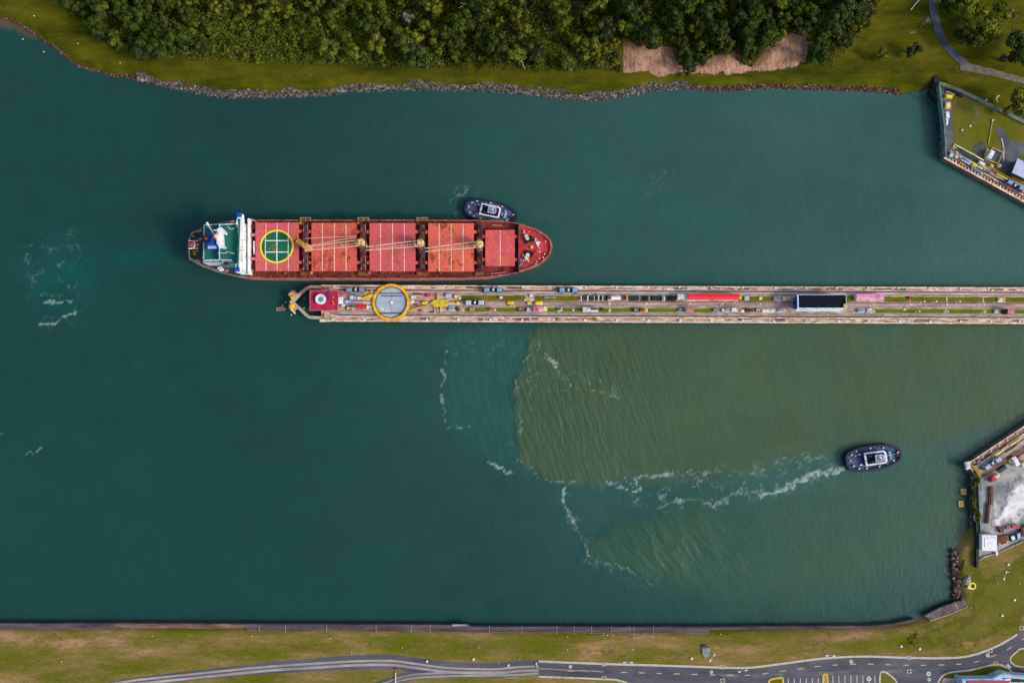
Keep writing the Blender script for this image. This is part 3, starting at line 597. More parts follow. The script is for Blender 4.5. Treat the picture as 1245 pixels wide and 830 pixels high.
# shoreline retaining walls
def wall_thing(pts_px, wpx, z0, z1, m, label, name='retaining_wall', inward=1):
    W = PP(pts_px, z1); mb = MB(); offp = []
    for i, p in enumerate(W):
        a, b = W[max(i - 1, 0)], W[min(i + 1, len(W) - 1)]; dx, dy = b[0] - a[0], b[1] - a[1]; l = math.hypot(dx, dy)
        offp.append((p[0] + dy / l * wpx * M_PX * inward, p[1] - dx / l * wpx * M_PX * inward))
    for i in range(len(W) - 1): mb.prism([W[i], W[i + 1], offp[i + 1], offp[i]], z0, z1)
    return solo(name, mb, m, label, 'wall')
G['quaydark'] = mat('weathered_dark_concrete', [C(52, 44, 43), C(80, 69, 69), C(104, 93, 91)], scale=.25, stretch=(.25, 1.6, 1), rough=.9, detail=9, fine=.2)
wall_thing([(-300, 757), (0, 757.5), (140, 757.5)], 7, -3, 2.95, G['quaydark'], 'dark concrete shore wall at the far lower left of the canal')
wall_thing([(140, 757.5), (200, 758), (300, 758.3)], 5, -3, 2.9, G['wall_brown'], 'broken brownish concrete edge below the dry grass at lower left')
wall_thing([(300, 758.3), (520, 759), (570, 760), (575, 761.5), (862, 762)], 7, -3, 2.95, G['quaydark'], 'long dark concrete shore wall with pale pipes across its top')
wall_thing([(862, 762), (950, 761), (1050, 760.5), (1086, 758), (1112, 752)], 3.0, -3, 2.9, G['quaydark'], 'low brown shore wall above the parking lot road')
wall_thing([(300, 765.6), (520, 766.6), (570, 767.6), (862, 769.4)], 0.9, 2.4, 3.05, G['wall_brown'], 'thin brown coping strip between the shore wall and the grass', 'coping')
for i, u in enumerate([315, 347, 397, 457, 500, 523, 595, 634.5, 677, 698, 719, 743, 764.5, 770.5, 794.5]):
    v = 760 + (u - 300) * .004; L_ = 7.5 if 0 < i else 5; mb = MB().tube(P3(u, v - 1, 3.1), P3(u + random.uniform(-.6, .6), v + L_, 3.1), .12, n=6)
    mb.box(*P(u, v + L_, 3.1), 2.9, .5, .4, .4)
    solo('drain_pipe', mb, G['concrete'], 'thin pale drain pipe laid across the dark shore wall', 'pipe', 'pipes across the shore wall')
solo('landing_beam', MB().strip(PP([(550, 759.6), (569, 759.4)], 3.1), .9, 2.9, 3.3), G['wall_grey'], 'pale horizontal beam on the edge of the shore wall', 'beam')
# stone apron in the corner
apr = [(1124, 748), (1144, 738), (1162, 731.5), (1171, 729), (1176, 737), (1162, 743), (1146, 749), (1131, 754)]
t = thing('stone_apron', 'sloping grey stone apron with pale rim in the corner of the lower shore', 'ramp', (*P(1150, 742, 2.6), 2.6))
MB().prism(PP(apr, 2.9), 1.5, 2.85).build('slab', mat('apron_stone', [C(70, 60, 52), C(98, 84, 75), C(122, 106, 94)], scale=.5, rough=.95, detail=9), t)
MB().strip(PP([(1131, 754.3), (1146, 749.5), (1162, 743.5), (1176.4, 737.3), (1171.5, 729)], 3), .4, 2.6, 3.05).build('rim', G['concrete'], t)
MB().strip(PP([(1160, 731.5), (1164.5, 741)], 3), .5, 2.86, 3.1).build('pipe', G['grey'], t)
# rocks on the point
mb = MB()
for _ in range(420):
    k = random.random(); u = 1157 + 10 * random.random() + (1.5 if k > .5 else 0); v = 668 + 60 * k; stone(mb, *P(u, v, 1.0), random.uniform(-.2, 1.8), random.uniform(.35, .9))
stuff('rip_rap', mb, G['rock_warm'], 'brown rip rap stones piled on the shore point at lower right', 'rocks')
for _ in range(24):
    b = MB(); stone(b, *P(1158 + 10 * random.random(), 670 + 56 * random.random(), 1.6), 1.5, random.uniform(.8, 1.2)); solo('boulder', b, G['rock'], 'large pale boulder in the stone pile on the lower right point', 'boulder', 'boulders on the shore point')
solo('timber_beam', MB().strip(PP([(1174, 681), (1171.5, 694)], 3.4), .8, 2.6, 3.2), G['brown'], 'dark brown beam lying beside the stone pile', 'beam')
b = MB(); stone(b, *P(1176, 706, 3), 2.7, 2.0); stone(b, *P(1178, 703, 3), 2.7, 1.6); solo('rock_slab', b, G['wall_grey'], 'pale grey rock slab beside the yellow ring on the grass', 'rock')
t = thing('pipe_ring', 'yellow ring with a white hose on the grass near the stone pile', 'ring', (*P(1182, 711, 2.7), 2.62))
MB().ring(*P(1182.5, 712, 3), 2.62, 3.1, 1.15, 1.75, 20).build('ring', G['lemon'], t); MB().tube(P3(1176, 713, 2.9), P3(1181, 715, 2.9), .8, .5).build('hose', G['offwhite'], t)
# little items on the grass
t = thing('stone_marker', 'dark grey rounded stone slab standing in the dry grass above the road', 'stone', (*P(858, 792, 2.6), 2.6))
MB().prism(PP([(853.5, 787), (857, 784.5), (861, 785.5), (863.5, 790), (862, 797), (858, 799.5), (854.5, 796)], 3.4), 2.6, 3.3).build('slab', G['grey'], t)
MB().prism(PP([(853.5, 786), (857, 783.8), (861, 784.6), (862, 787), (855, 788)], 3.7), 3.32, 3.7).build('cap', G['dgrey'], t)
def marker(u, v, label, grp, r=.52, m='white', zz=ZS):
    t = thing('marker_box', label, 'marker', (*P(u, v, zz + .3), zz), grp)
    MB().box(*P(u, v, zz + .6), zz, 2 * r, 2 * r, .55, random.random(), .12).build('box', G[m], t); MB().box(*P(u, v, zz + .9), zz + .56, r * 1.1, r * 1.1, .12, .3).build('lid', G['offwhite'], t)
for u, v in [(575.5, 801.2), (841, 800.2), (618, 808.5), (1118.6, 788.6), (1096, 785.4), (519, 803.6)]: marker(u, v, 'small white utility box in the grass beside the road', 'white utility boxes by the road')
for u, v in [(1226.5, 686), (1234, 729), (1219, 748)]: marker(u, v, 'white utility box on the green turf of the right hand point', 'white utility boxes on the point')
for u, v in [(733.5, 771.5), (738, 772), (744.5, 772.5), (770, 774.5), (769, 789), (690, 789), (690, 774), (489, 787), (427.5, 792), (401, 775.5), (185, 773), (306, 773), (632, 801), (455, 827), (74.5, 804), (876, 771), (1226.5, 695), (1181, 738), (1213, 709), (1240, 709), (606, 806)]:
    b = MB().cyl(*P(u, v, 3), ZS, ZS + .5, .2, .2, 8); b.cyl(*P(u, v, 3.2), ZS + .5, ZS + .62, .28, .2, 8); solo('marker_peg', b, G['offwhite'], 'tiny white peg standing in the grass of the near bank', 'peg', 'white pegs in the near bank grass')
def inlet(u, v, label, grp):
    t = thing('drain_inlet', label, 'drain', (*P(u, v, ZS), ZS), grp)
    MB().loop_wall([P(u + a * 2.6, v + b * 2.3, ZS + .2) for a, b in ((-1, 1), (1, 1), (1, -1), (-1, -1))], [P(u + a * 1.6, v + b * 1.4, ZS + .2) for a, b in ((-1, 1), (1, 1), (1, -1), (-1, -1))], ZS, ZS + .2).build('collar', G['kerb'], t)
    mb = MB().sheet(RC(u - 1.6, v - 1.4, u + 1.6, v + 1.4, ZS), ZS + .06)
    for k in range(3): mb.rect(u - 1.5, v - 1 + k * .9, u + 1.5, v - .7 + k * .9, ZS + .06, ZS + .14)
    mb.build('grate', G['black'], t)
for u, v in [(734.5, 807), (878.5, 810.5), (1105, 799), (1204, 790.5), (1242, 763)]: inlet(u, v, 'black kerb drain with pale collar on the grass side of the road', 'kerb drains on the grass side')
for u, v in [(734.5, 824), (878.5, 827), (1105.5, 815.5), (1210.5, 806)]: inlet(u, v, 'black drain with pale collar on the lower side of the road', 'drains on the lower side')
def manhole(u, v, s):
    t = thing('manhole_cover', 'pale manhole cover set in the asphalt road', 'manhole cover', (*P(u, v, ZS), ZS + .025), 'manhole covers in the road')
    MB().ring(*P(u, v, ZS), ZS + .025, ZS + .07, .5 * s, .85 * s, 16).build('rim', G['offwhite'], t); MB().cyl(*P(u, v, ZS), ZS + .03, ZS + .055, .49 * s, n=14).build('lid', G['grey'], t)
for u, v, s in [(1129, 818.6, 1.25), (1129.6, 825.5, 1), (1201, 796, 1.1), (693.5, 810, .95), (865, 816, 1), (1035, 803.6, 1.05), (1056.5, 824.8, 1.3), (1163, 822, 1.25)]: manhole(u, v, s)
def street_lamp(u, v, label, ang, z0=ZS, h=7.5, grp='street lamps along the road'):
    x, y = P(u, v, z0 + h); t = thing('street_lamp', label, 'street lamp', (x, y, z0), grp)
    MB().cyl(x, y, z0, z0 + .4, .35, .25, 10).build('base', G['concrete'], t); MB().tube((x, y, z0), (x, y, z0 + h), .11, .07).build('pole', G['offwhite'], t)
    for s in (-1, 1):
        ex, ey = x + math.cos(ang) * 1.7 * s, y + math.sin(ang) * 1.7 * s
        MB().tube((x, y, z0 + h - .1), (ex, ey, z0 + h + .25), .06, .05).build('arm', G['offwhite'], t); MB().box(ex, ey, z0 + h + .2, 1.3, .55, .18, ang, .05).build('lamp_head', G['white'], t)
street_lamp(903, 815, 'white twin headed street lamp standing over the road left of the parking bays', .2)
street_lamp(1009.5, 796.5, 'white twin headed street lamp on the grass verge above the parking bays', 0)
street_lamp(866, 799, 'white street lamp on the verge beside the dark grey stone slab', .9)
street_lamp(763.5, 804.5, 'white twin headed street lamp by the kerb near the middle of the road', 0)
street_lamp(1222, 699, 'pale lamp post on the turf below the square white roof', 1.2)
# sign gate and small works by the lane
t = thing('barrier_post', 'rusty footed white barrier pole between the two lanes', 'barrier', (*P(481, 813, 2.6), 2.6))
MB().cyl(*P(481, 813, 3.4), 2.6, 3.4, .8, .5, 10).build('foot', G['rust'], t); MB().tube(P3(481, 817, 3.3), P3(480.6, 834, 3.3), .25).build('pole', G['offwhite'], t)
solo('white_post', MB().tube(P3(652, 806, 3), P3(653, 812, 3), .25).cyl(*P(652, 806, 3), 2.6, 3.3, .45), G['offwhite'], 'short white post where the lane meets the paved road', 'post')
solo('grass_clump', (lambda b: [stone(b, *P(1110 + random.uniform(-5, 5), 777 + random.uniform(-6, 6), 3), 2.6, random.uniform(.3, .8)) for _ in range(14)] and b)(MB()), G['grass_dark'], 'dark scrubby clump in the grass above the road bend', 'shrub')
# building at the bottom right edge
t = thing('terminal_building', 'red roofed building with pale blue edging at the bottom right corner', 'building', (*P(1215, 845, 2.6), 2.6))
bl = [(1169.5, 824.5), (1206, 824), (1214, 819.5), (1220, 817), (1232, 819.5), (1262, 822), (1262, 870), (1169.5, 870)]
MB().prism(PP(bl, 7.2), 2.6, 7.2).build('wall', G['pale'], t)
par = PP(bl, 7.5); ins_ = PP([(1171.5, 826.3), (1207, 826), (1215, 821.5), (1221, 819.2), (1232, 821.5), (1260, 824), (1260, 868), (1171.5, 868)], 7.5)
MB().loop_wall(par, ins_, 7.21, 7.8).build('parapet', G['sky'], t)
MB().prism(PP([(1176.5, 827.5), (1228, 827.5), (1228, 866), (1176.5, 866)], 7.8), 7.22, 7.7).build('roof', G['crimson'], t)
mb = MB()
for k in range(5): mb.rect(1230 + k * 4, 825 + k * .4, 1233 + k * 4, 829, 7.22, 7.6 + .1 * k)
build_each(mb, 'roof_vent', G['black'], t); MB().rect(1222, 825, 1229, 826.6, 7.22, 8.0).build('roof_hatch', G['white'], t)

# ============================================================ CENTRE LOCK WALL
ZW = 4.0
def wv(u, dv): return 346.2 + (u - 390) * .0036 + dv
def WR(mb, u0, u1, d0, d1, z0, z1):
    n = max(1, int((u1 - u0) / 300))
    pts = [(u0, wv(u0, d0)), (u1, wv(u1, d0)), (u1, wv(u1, d1)), (u0, wv(u0, d1))]
    return mb.prism(PP(pts, z1), z0, z1)
U0, U1 = 390.5, 2400
lw = thing('lock_wall', 'long concrete centre wall of the lock running in from the right edge', 'lock wall', (*P(900, 370, 0), 0))
WR(MB(), U0, U1, 0, 44.6, -4, ZW).build('wall', G['wall'], lw)
for d0, d1, nm, mt, h in [(0, 1.2, 'coping', 'wall_light', .12), (4.2, 5.0, 'kerb', 'wall_pink', .05), (5.7, 7.0, 'rail_trough', 'rail', .03), (7.0, 9.0, 'towpath', 'wall_pink', .045), (9.0, 11.6, 'walkway', 'wall_grey', .055), (18.6, 19.8, 'edge_strip', 'wall_brown', .03), (19.8, 23.8, 'centre_track', 'wall_pink', .05), (23.8, 27.0, 'edge_strip', 'wall_grey', .036), (32.0, 36.0, 'walkway', 'wall_grey', .055), (36.0, 37.5, 'rail_trough', 'rail', .03), (37.5, 38.5, 'towpath', 'wall_light', .05), (43.2, 44.6, 'coping', 'wall_light', .12)]:
    mb = MB()
    if nm in ('rail_trough',):
        WR(mb, U0 + 20, U1, d0, d1, ZW, ZW + h); b2 = MB(); WR(b2, U0 + 20, U1, (d0 + d1) / 2 - .18, (d0 + d1) / 2 + .18, ZW + h, ZW + .14); b2.build('rail', G['dgrey'], lw)
    else: WR(mb, U0 + (10 if d0 > 2 and d0 < 42 else 0), U1, d0, d1, ZW, ZW + h)
    mb.build(nm, G[mt], lw)
mb = MB(); WR(mb, 392, U1, 44.62, 44.9, -3, 3.2); mb.build('waterline_band', G['wall_dark'], lw)  # darker strip along the lower face of the wall
b2 = MB()
for dd in (20.6, 22.8): WR(b2, 600, U1, dd, dd + .3, ZW + .05, ZW + .16)
b2.build('rail', G['dgrey'], lw)
# stains and mooring ledges along the edges: irregular pale slabs
mb = MB(); mb2 = MB()
for k in range(110):
    u = random.uniform(400, 1250); l = random.uniform(3, 18)
    WR(mb if k % 2 else mb2, u, u + l, *( (1.3 + random.random() * 1.5, 3.4 + random.random()) if k % 3 else (39 + random.random(), 40.4 + random.random() * 2)), ZW, ZW + .06 + .001 * k)
build_each(mb, 'slab', G['wall_light'], lw); build_each(mb2, 'worn_slab', G['wall_brown'], lw)
def lawn(u0, u1, row):
    d0, d1 = ((12.2, 18.2) if row == 0 else (27.2, 31.8))
    mb = MB(); WR(mb, u0, u1, d0, d1, ZW, ZW + .08); struct('lawn', mb, G['lawn'])
for a, b in [(560.5, 639), (650, 704), (897.5, 940), (1029, 1041), (1075, 1106), (1108, 1150.5), (1152.5, 1194.5), (1196.5, 1213), (1223, 1300)]: lawn(a, b, 0)
for a, b in [(554.5, 558.5), (565, 594), (600, 640), (665.5, 678), (684, 708), (727, 741), (742.5, 770.5), (776, 785), (788, 823), (843.5, 866), (1063.5, 1149), (1151.5, 1196), (1198, 1209.5), (1234, 1300)]: lawn(a, b, 1)
mbs = {k: MB() for k in ('wall_light', 'wall_brown', 'concrete', 'wall_dark')}
for k in range(230):
    u = random.uniform(420, 1245); dd = random.choice([random.uniform(9.2, 11.2), random.uniform(18.9, 26.6), random.uniform(32.2, 35.6), random.uniform(2, 4), random.uniform(38.6, 42.5)])
    if 450 < u < 500: continue
    WR(mbs[random.choice(list(mbs))], u, u + random.uniform(.7, 3.2), dd, dd + random.uniform(.35, 1.1), ZW, ZW + .09 + .0007 * k)
for k in mbs: build_each(mbs[k], {'wall_light': 'pale_plate', 'wall_brown': 'brown_plate', 'concrete': 'cover_plate', 'wall_dark': 'dark_grate'}[k], G[k], lw)
# bollards
for u in [404, 443, 481, 519, 557, 596, 635, 673, 711, 750, 788, 827, 865, 903, 941, 980, 1019, 1056, 1094, 1131, 1168, 1205, 1240]:
    t = thing('bollard', 'white mooring bollard on the lower edge of the centre wall', 'bollard', (*P(u, wv(u, 41.6), 4.4), ZW), 'bollards on the lower wall edge')
    x, y = P(u, wv(u, 41.6), 4.4); MB().box(x, y, ZW, 1.15, 1.0, .25, 0, .05).build('base', G['offwhite'], t); MB().cyl(x, y, ZW + .25, ZW + .7, .32, .42, 10).build('post', G['white'], t)
for u in [406, 635.5, 674, 712, 750, 788, 826, 865, 903, 943, 980, 1017, 1055, 1092, 1130, 1168, 1202]:
    t = thing('bollard', 'white mooring bollard on the upper edge of the centre wall', 'bollard', (*P(u, wv(u, 1.9), 4.4), ZW), 'bollards on the upper wall edge')
    x, y = P(u, wv(u, 1.9), 4.4); MB().box(x, y, ZW, .95, .8, .25, 0, .05).build('base', G['offwhite'], t); MB().cyl(x, y, ZW + .25, ZW + .7, .3, .4, 10).build('post', G['white'], t)
# wall lamps
def wall_lamp(u, dv_, grp, label, h=5.0, dx=2.4, m='cream'):
    x, y = P(u, wv(u, dv_), ZW + h); t = thing('wall_lamp', label, 'lamp post', (x, y, ZW), grp)
    MB().cyl(x, y, ZW, ZW + .3, .4, .3, 8).build('base', G['offwhite'], t); MB().tube((x, y, ZW), (x, y, ZW + h), .09, .07).build('pole', G['offwhite'], t); MB().cyl(x, y, ZW + h, ZW + h + .3, .5, .35, 10).build('lamp_head', G[m], t)
for u in (741, 786, 839, 879, 924.5, 1062, 1107, 1151.5, 1196.5): wall_lamp(u, 21.2, 'lamps along the centre track', 'slim lamp post standing beside the centre track of the wall')
for u in (638.5, 645, 741.5, 1124, 1138.5, 1167, 1195.5, 1213.5): wall_lamp(u, 17.4, 'lamps beside the upper lawns', 'slim lamp post at the corner of an upper lawn strip', 4)
for u in (602, 697, 741.5, 786.5, 1063, 1118, 1152.5, 1198): wall_lamp(u, 29.5, 'lamps beside the lower lawns', 'slim lamp post at the side of a lower lawn strip', 4)
# locomotives
def make_loco(body, roof, label):
    t = thing('lock_locomotive', label, 'locomotive', (0, 0, ZW + .1))
    z = ZW + .1
    MB().box(0, 0, z + .35, 10.4, 2.3, .5, 0, .08).build('chassis', G['grey'], t)
    for s in (-1, 1):
        cb = MB().box(s * 3.25, 0, z + .85, 2.9, 2.25, 2.2, 0, .22).build('cab', G[body], t)
        b = MB().box(s * 4.72, 0, z + 1.75, .1, 1.7, .9); b.box(s * 3.3, 1.15, z + 1.8, 1.6, .06, .8); b.box(s * 3.3, -1.15, z + 1.8, 1.6, .06, .8); b.build('window', G['glass'], cb)
        MB().box(s * 3.25, 0, z + 3.06, 2.2, 1.7, .1, 0, .03).build('roof', G[roof], cb)
        MB().box(s * 4.95, 0, z + .5, .5, 2.0, .45, 0, .05).build('bumper', G['dgrey'], t)
    MB().box(0, .1, z + .85, 3.2, 1.9, 1.1, 0, .12).build('winch_cover', G['navy'], t)
    MB().cyl(.1, .1, z + 1.95, z + 2.6, .6, .5, 12).build('cable_drum', G['white'], t)
    MB().tube((.3, .2, z + 2.4), (.7, 1.6, z + 3.4), .1).build('guide_arm', G['offwhite'], t)
    for sx in (-3.4, 3.4):
        for sy in (-1, 1): MB().tube((sx, sy * .9, z + .38), (sx, sy * 1.15, z + .38), .42, n=12).build('wheel', G['black'], t)
    return t
L0 = make_loco('slate', 'grey', 'grey blue lock locomotive on the upper rail beside the crimson roof')
def put(o, u, v, rz=0.0): x, y = P(u, v, ZW + 2.5); o.location = (x, y, ZW + .1); o.rotation_euler = (0, 0, rz); o['group'] = 'lock locomotives'
put(L0, 432, 352.2)
LB = make_loco('slate', 'sky', 'pale blue lock locomotive on the upper rail near the bow of the ship'); put(LB, 599.5, 352.3)
L = dup(LB, (0, 0, 0), label='pale blue lock locomotive on the upper rail above the pink roofed shelter'); put(L, 691, 352.6)
LV = make_loco('lav', 'lav', 'lavender grey lock locomotive on the centre track'); put(LV, 577, wv(577, 21.6) - .6)
# boxes, sheds and machines on the wall
def shed(name, u0, u1, d0, d1, h, roof, wallm, label, cat, z0=ZW, slope=.4, door=True, skirt=.35):
    x, y = P((u0 + u1) / 2, wv((u0 + u1) / 2, (d0 + d1) / 2), z0 + h)
    t = thing(name, label, cat, (x, y, z0))
    pts = [(u0, wv(u0, d0)), (u1, wv(u1, d0)), (u1, wv(u1, d1)), (u0, wv(u0, d1))]; W = PP(pts, z0 + h)
    cx, cy = sum(p[0] for p in W) / 4, sum(p[1] for p in W) / 4
    sh = lambda k: [(cx + (p[0] - cx) * k, cy + (p[1] - cy) * k) for p in W]
    lx = (u1 - u0) * M_PX; ly = (d1 - d0) * M_PX
    inn = [(p[0] - skirt * (1 if p[0] > cx else -1) * .5, p[1] - skirt * (1 if p[1] > cy else -1) * .5) for p in W]
    MB().prism(inn, z0, z0 + h - .3).build('wall', G[wallm], t)
    rf = MB(); x0, x1 = W[0][0], W[1][0]; yt, yb = W[0][1], W[2][1]; zr = z0 + h
    rf.add([(x0, yb, zr - .3), (x1, yb, zr - .3), (x1, cy, zr - .3 + slope), (x0, cy, zr - .3 + slope), (x1, yt, zr - .3), (x0, yt, zr - .3), (x0, yb, zr - .42), (x1, yb, zr - .42), (x1, yt, zr - .42), (x0, yt, zr - .42)],
           [(0, 1, 2, 3), (3, 2, 4, 5), (0, 6, 7, 1), (4, 8, 9, 5), (0, 3, 5, 9, 6), (1, 7, 8, 4, 2), (6, 9, 8, 7)])
    rf.build('roof', G[roof], t)
    if door: MB().box(cx, inn[2][1] - .03, z0 + .02, .9, .1, min(2, h - .6)).build('door', G['dgrey'], t)
    return t
def machine(name, u0, u1, d0, d1, h, m1, m2, label, cat='machine', grp=None, z0=ZW):
    uc, dc = (u0 + u1) / 2, (d0 + d1) / 2; x, y = P(uc, wv(uc, dc), z0 + h); lx, ly = (u1 - u0) * M_PX, (d1 - d0) * M_PX
    t = thing(name, label, cat, (x, y, z0), grp)
    MB().box(x, y, z0, lx, ly, h * .55, 0, .08).build('base', G[m1], t)
    b = MB().box(x - lx * .2, y, z0 + h * .55, lx * .45, ly * .7, h * .45, 0, .08); b.cyl(x + lx * .25, y, z0 + h * .55, z0 + h * .85, min(lx, ly) * .22, n=10); b.build('housing', G[m2], t)
    return t
shed('long_shed', 836.5, 899, 9.0, 16.4, 4.6, 'brightred', 'white', 'long bright red roofed shed on the upper side of the centre wall', 'shed', slope=.5)
shed('annexe', 824, 836.2, 9.6, 15.8, 3.4, 'offwhite', 'white', 'white flat roofed annexe joined to the left end of the red shed', 'annexe', slope=.15)
shed('long_shed', 1041.5, 1074.5, 8.7, 16.0, 3.6, 'pink', 'white', 'long pale pink roofed shed right of the black roofed building', 'shed')
t = shed('shelter', 648.5, 660.5, 25.5, 31.5, 3, 'pink', 'white', 'white shelter with a magenta and pink roof beside the lower lawn', 'shelter')
MB().prism(RC(650, 374, 655, 378.2, 7.3), 7.05, 7.2).build('roof_panel', G['magenta'], t); MB().prism(RC(660.8, 373, 665, 378, 5), 4, 5.4).build('side_box', G['cream'], t)
shed('hut', 834.6, 842.6, 25.8, 31.6, 3.2, 'rosa', 'white', 'small dusty pink roofed hut below the red shed', 'hut')
shed('hut', 1225.5, 1233, 25.4, 32.0, 5.0, 'rosa', 'maroon', 'small pink roofed hut with dark red wall near the right edge', 'hut')
shed('kiosk', 411.5, 417, 14.5, 23, 3, 'white', 'white', 'white kiosk between the crimson roof and the grey machine', 'kiosk')
shed('red_cabin', 432.8, 446, 23.2, 29.2, 2.8, 'red', 'white', 'red topped cabin with white rim left of the yellow ring', 'cabin')
shed('red_cabin', 411, 420.5, 9.5, 14.6, 2.6, 'rosa', 'rosa', 'faded red cabin at the upper corner of the crimson roof', 'cabin')
shed('trailer', 708.5, 727.5, 26.0, 31.4, 3, 'offwhite', 'white', 'long white trailer parked on the lower lawn', 'trailer')['label'] = 'long white trailer with a dark roof panel parked on the lower lawn'
MB().prism(RC(718.5, 374, 727, 376.8, 7.1), 7.02, 7.2).build('roof_panel', G['dgrey'], [o for o in bpy.data.objects if o.name.startswith('trailer')][0])
shed('utility_hut', 743.2, 755, 12.4, 16.6, 2.6, 'white', 'offwhite', 'white utility hut between the two rows of dark panels', 'hut')
machine('brown_skip', 755.8, 761.2, 12.6, 16.6, 1.6, 'brown', 'rust', 'brown skip right of the white utility hut on the upper side', 'skip'); machine('gantry', 761.3, 763.2, 11.0, 16.8, 2.2, 'gold', 'gold', 'yellow gantry post beside the brown skip', 'gantry')
for (u0, u1, d0, d1, a, b, lab) in [(616.8, 624, 19.2, 22.6, 'lemon', 'yellow', 'leftmost of the yellow crates on the centre track'), (618.6, 625.5, 23.2, 25.0, 'yellow', 'gold', 'flat amber crate lying beside the leftmost yellow crate'), (641, 645.2, 19.4, 22.8, 'lemon', 'yellow', 'small yellow crate in the middle of the centre track'), (649.8, 659.4, 19.2, 23.2, 'lemon', 'lemon', 'large bright yellow crate above the magenta roofed shelter'),
        (512.6, 519.6, 19.6, 23.0, 'lemon', 'yellow', 'bright yellow winch between the ring and the yellow comb frame'), (554.6, 558.2, 19.4, 22.6, 'lemon', 'yellow', 'small yellow crate right of the yellow comb frame')]:
    machine('yellow_crate', u0, u1, d0, d1, 1.3, a, b, lab, 'crate')
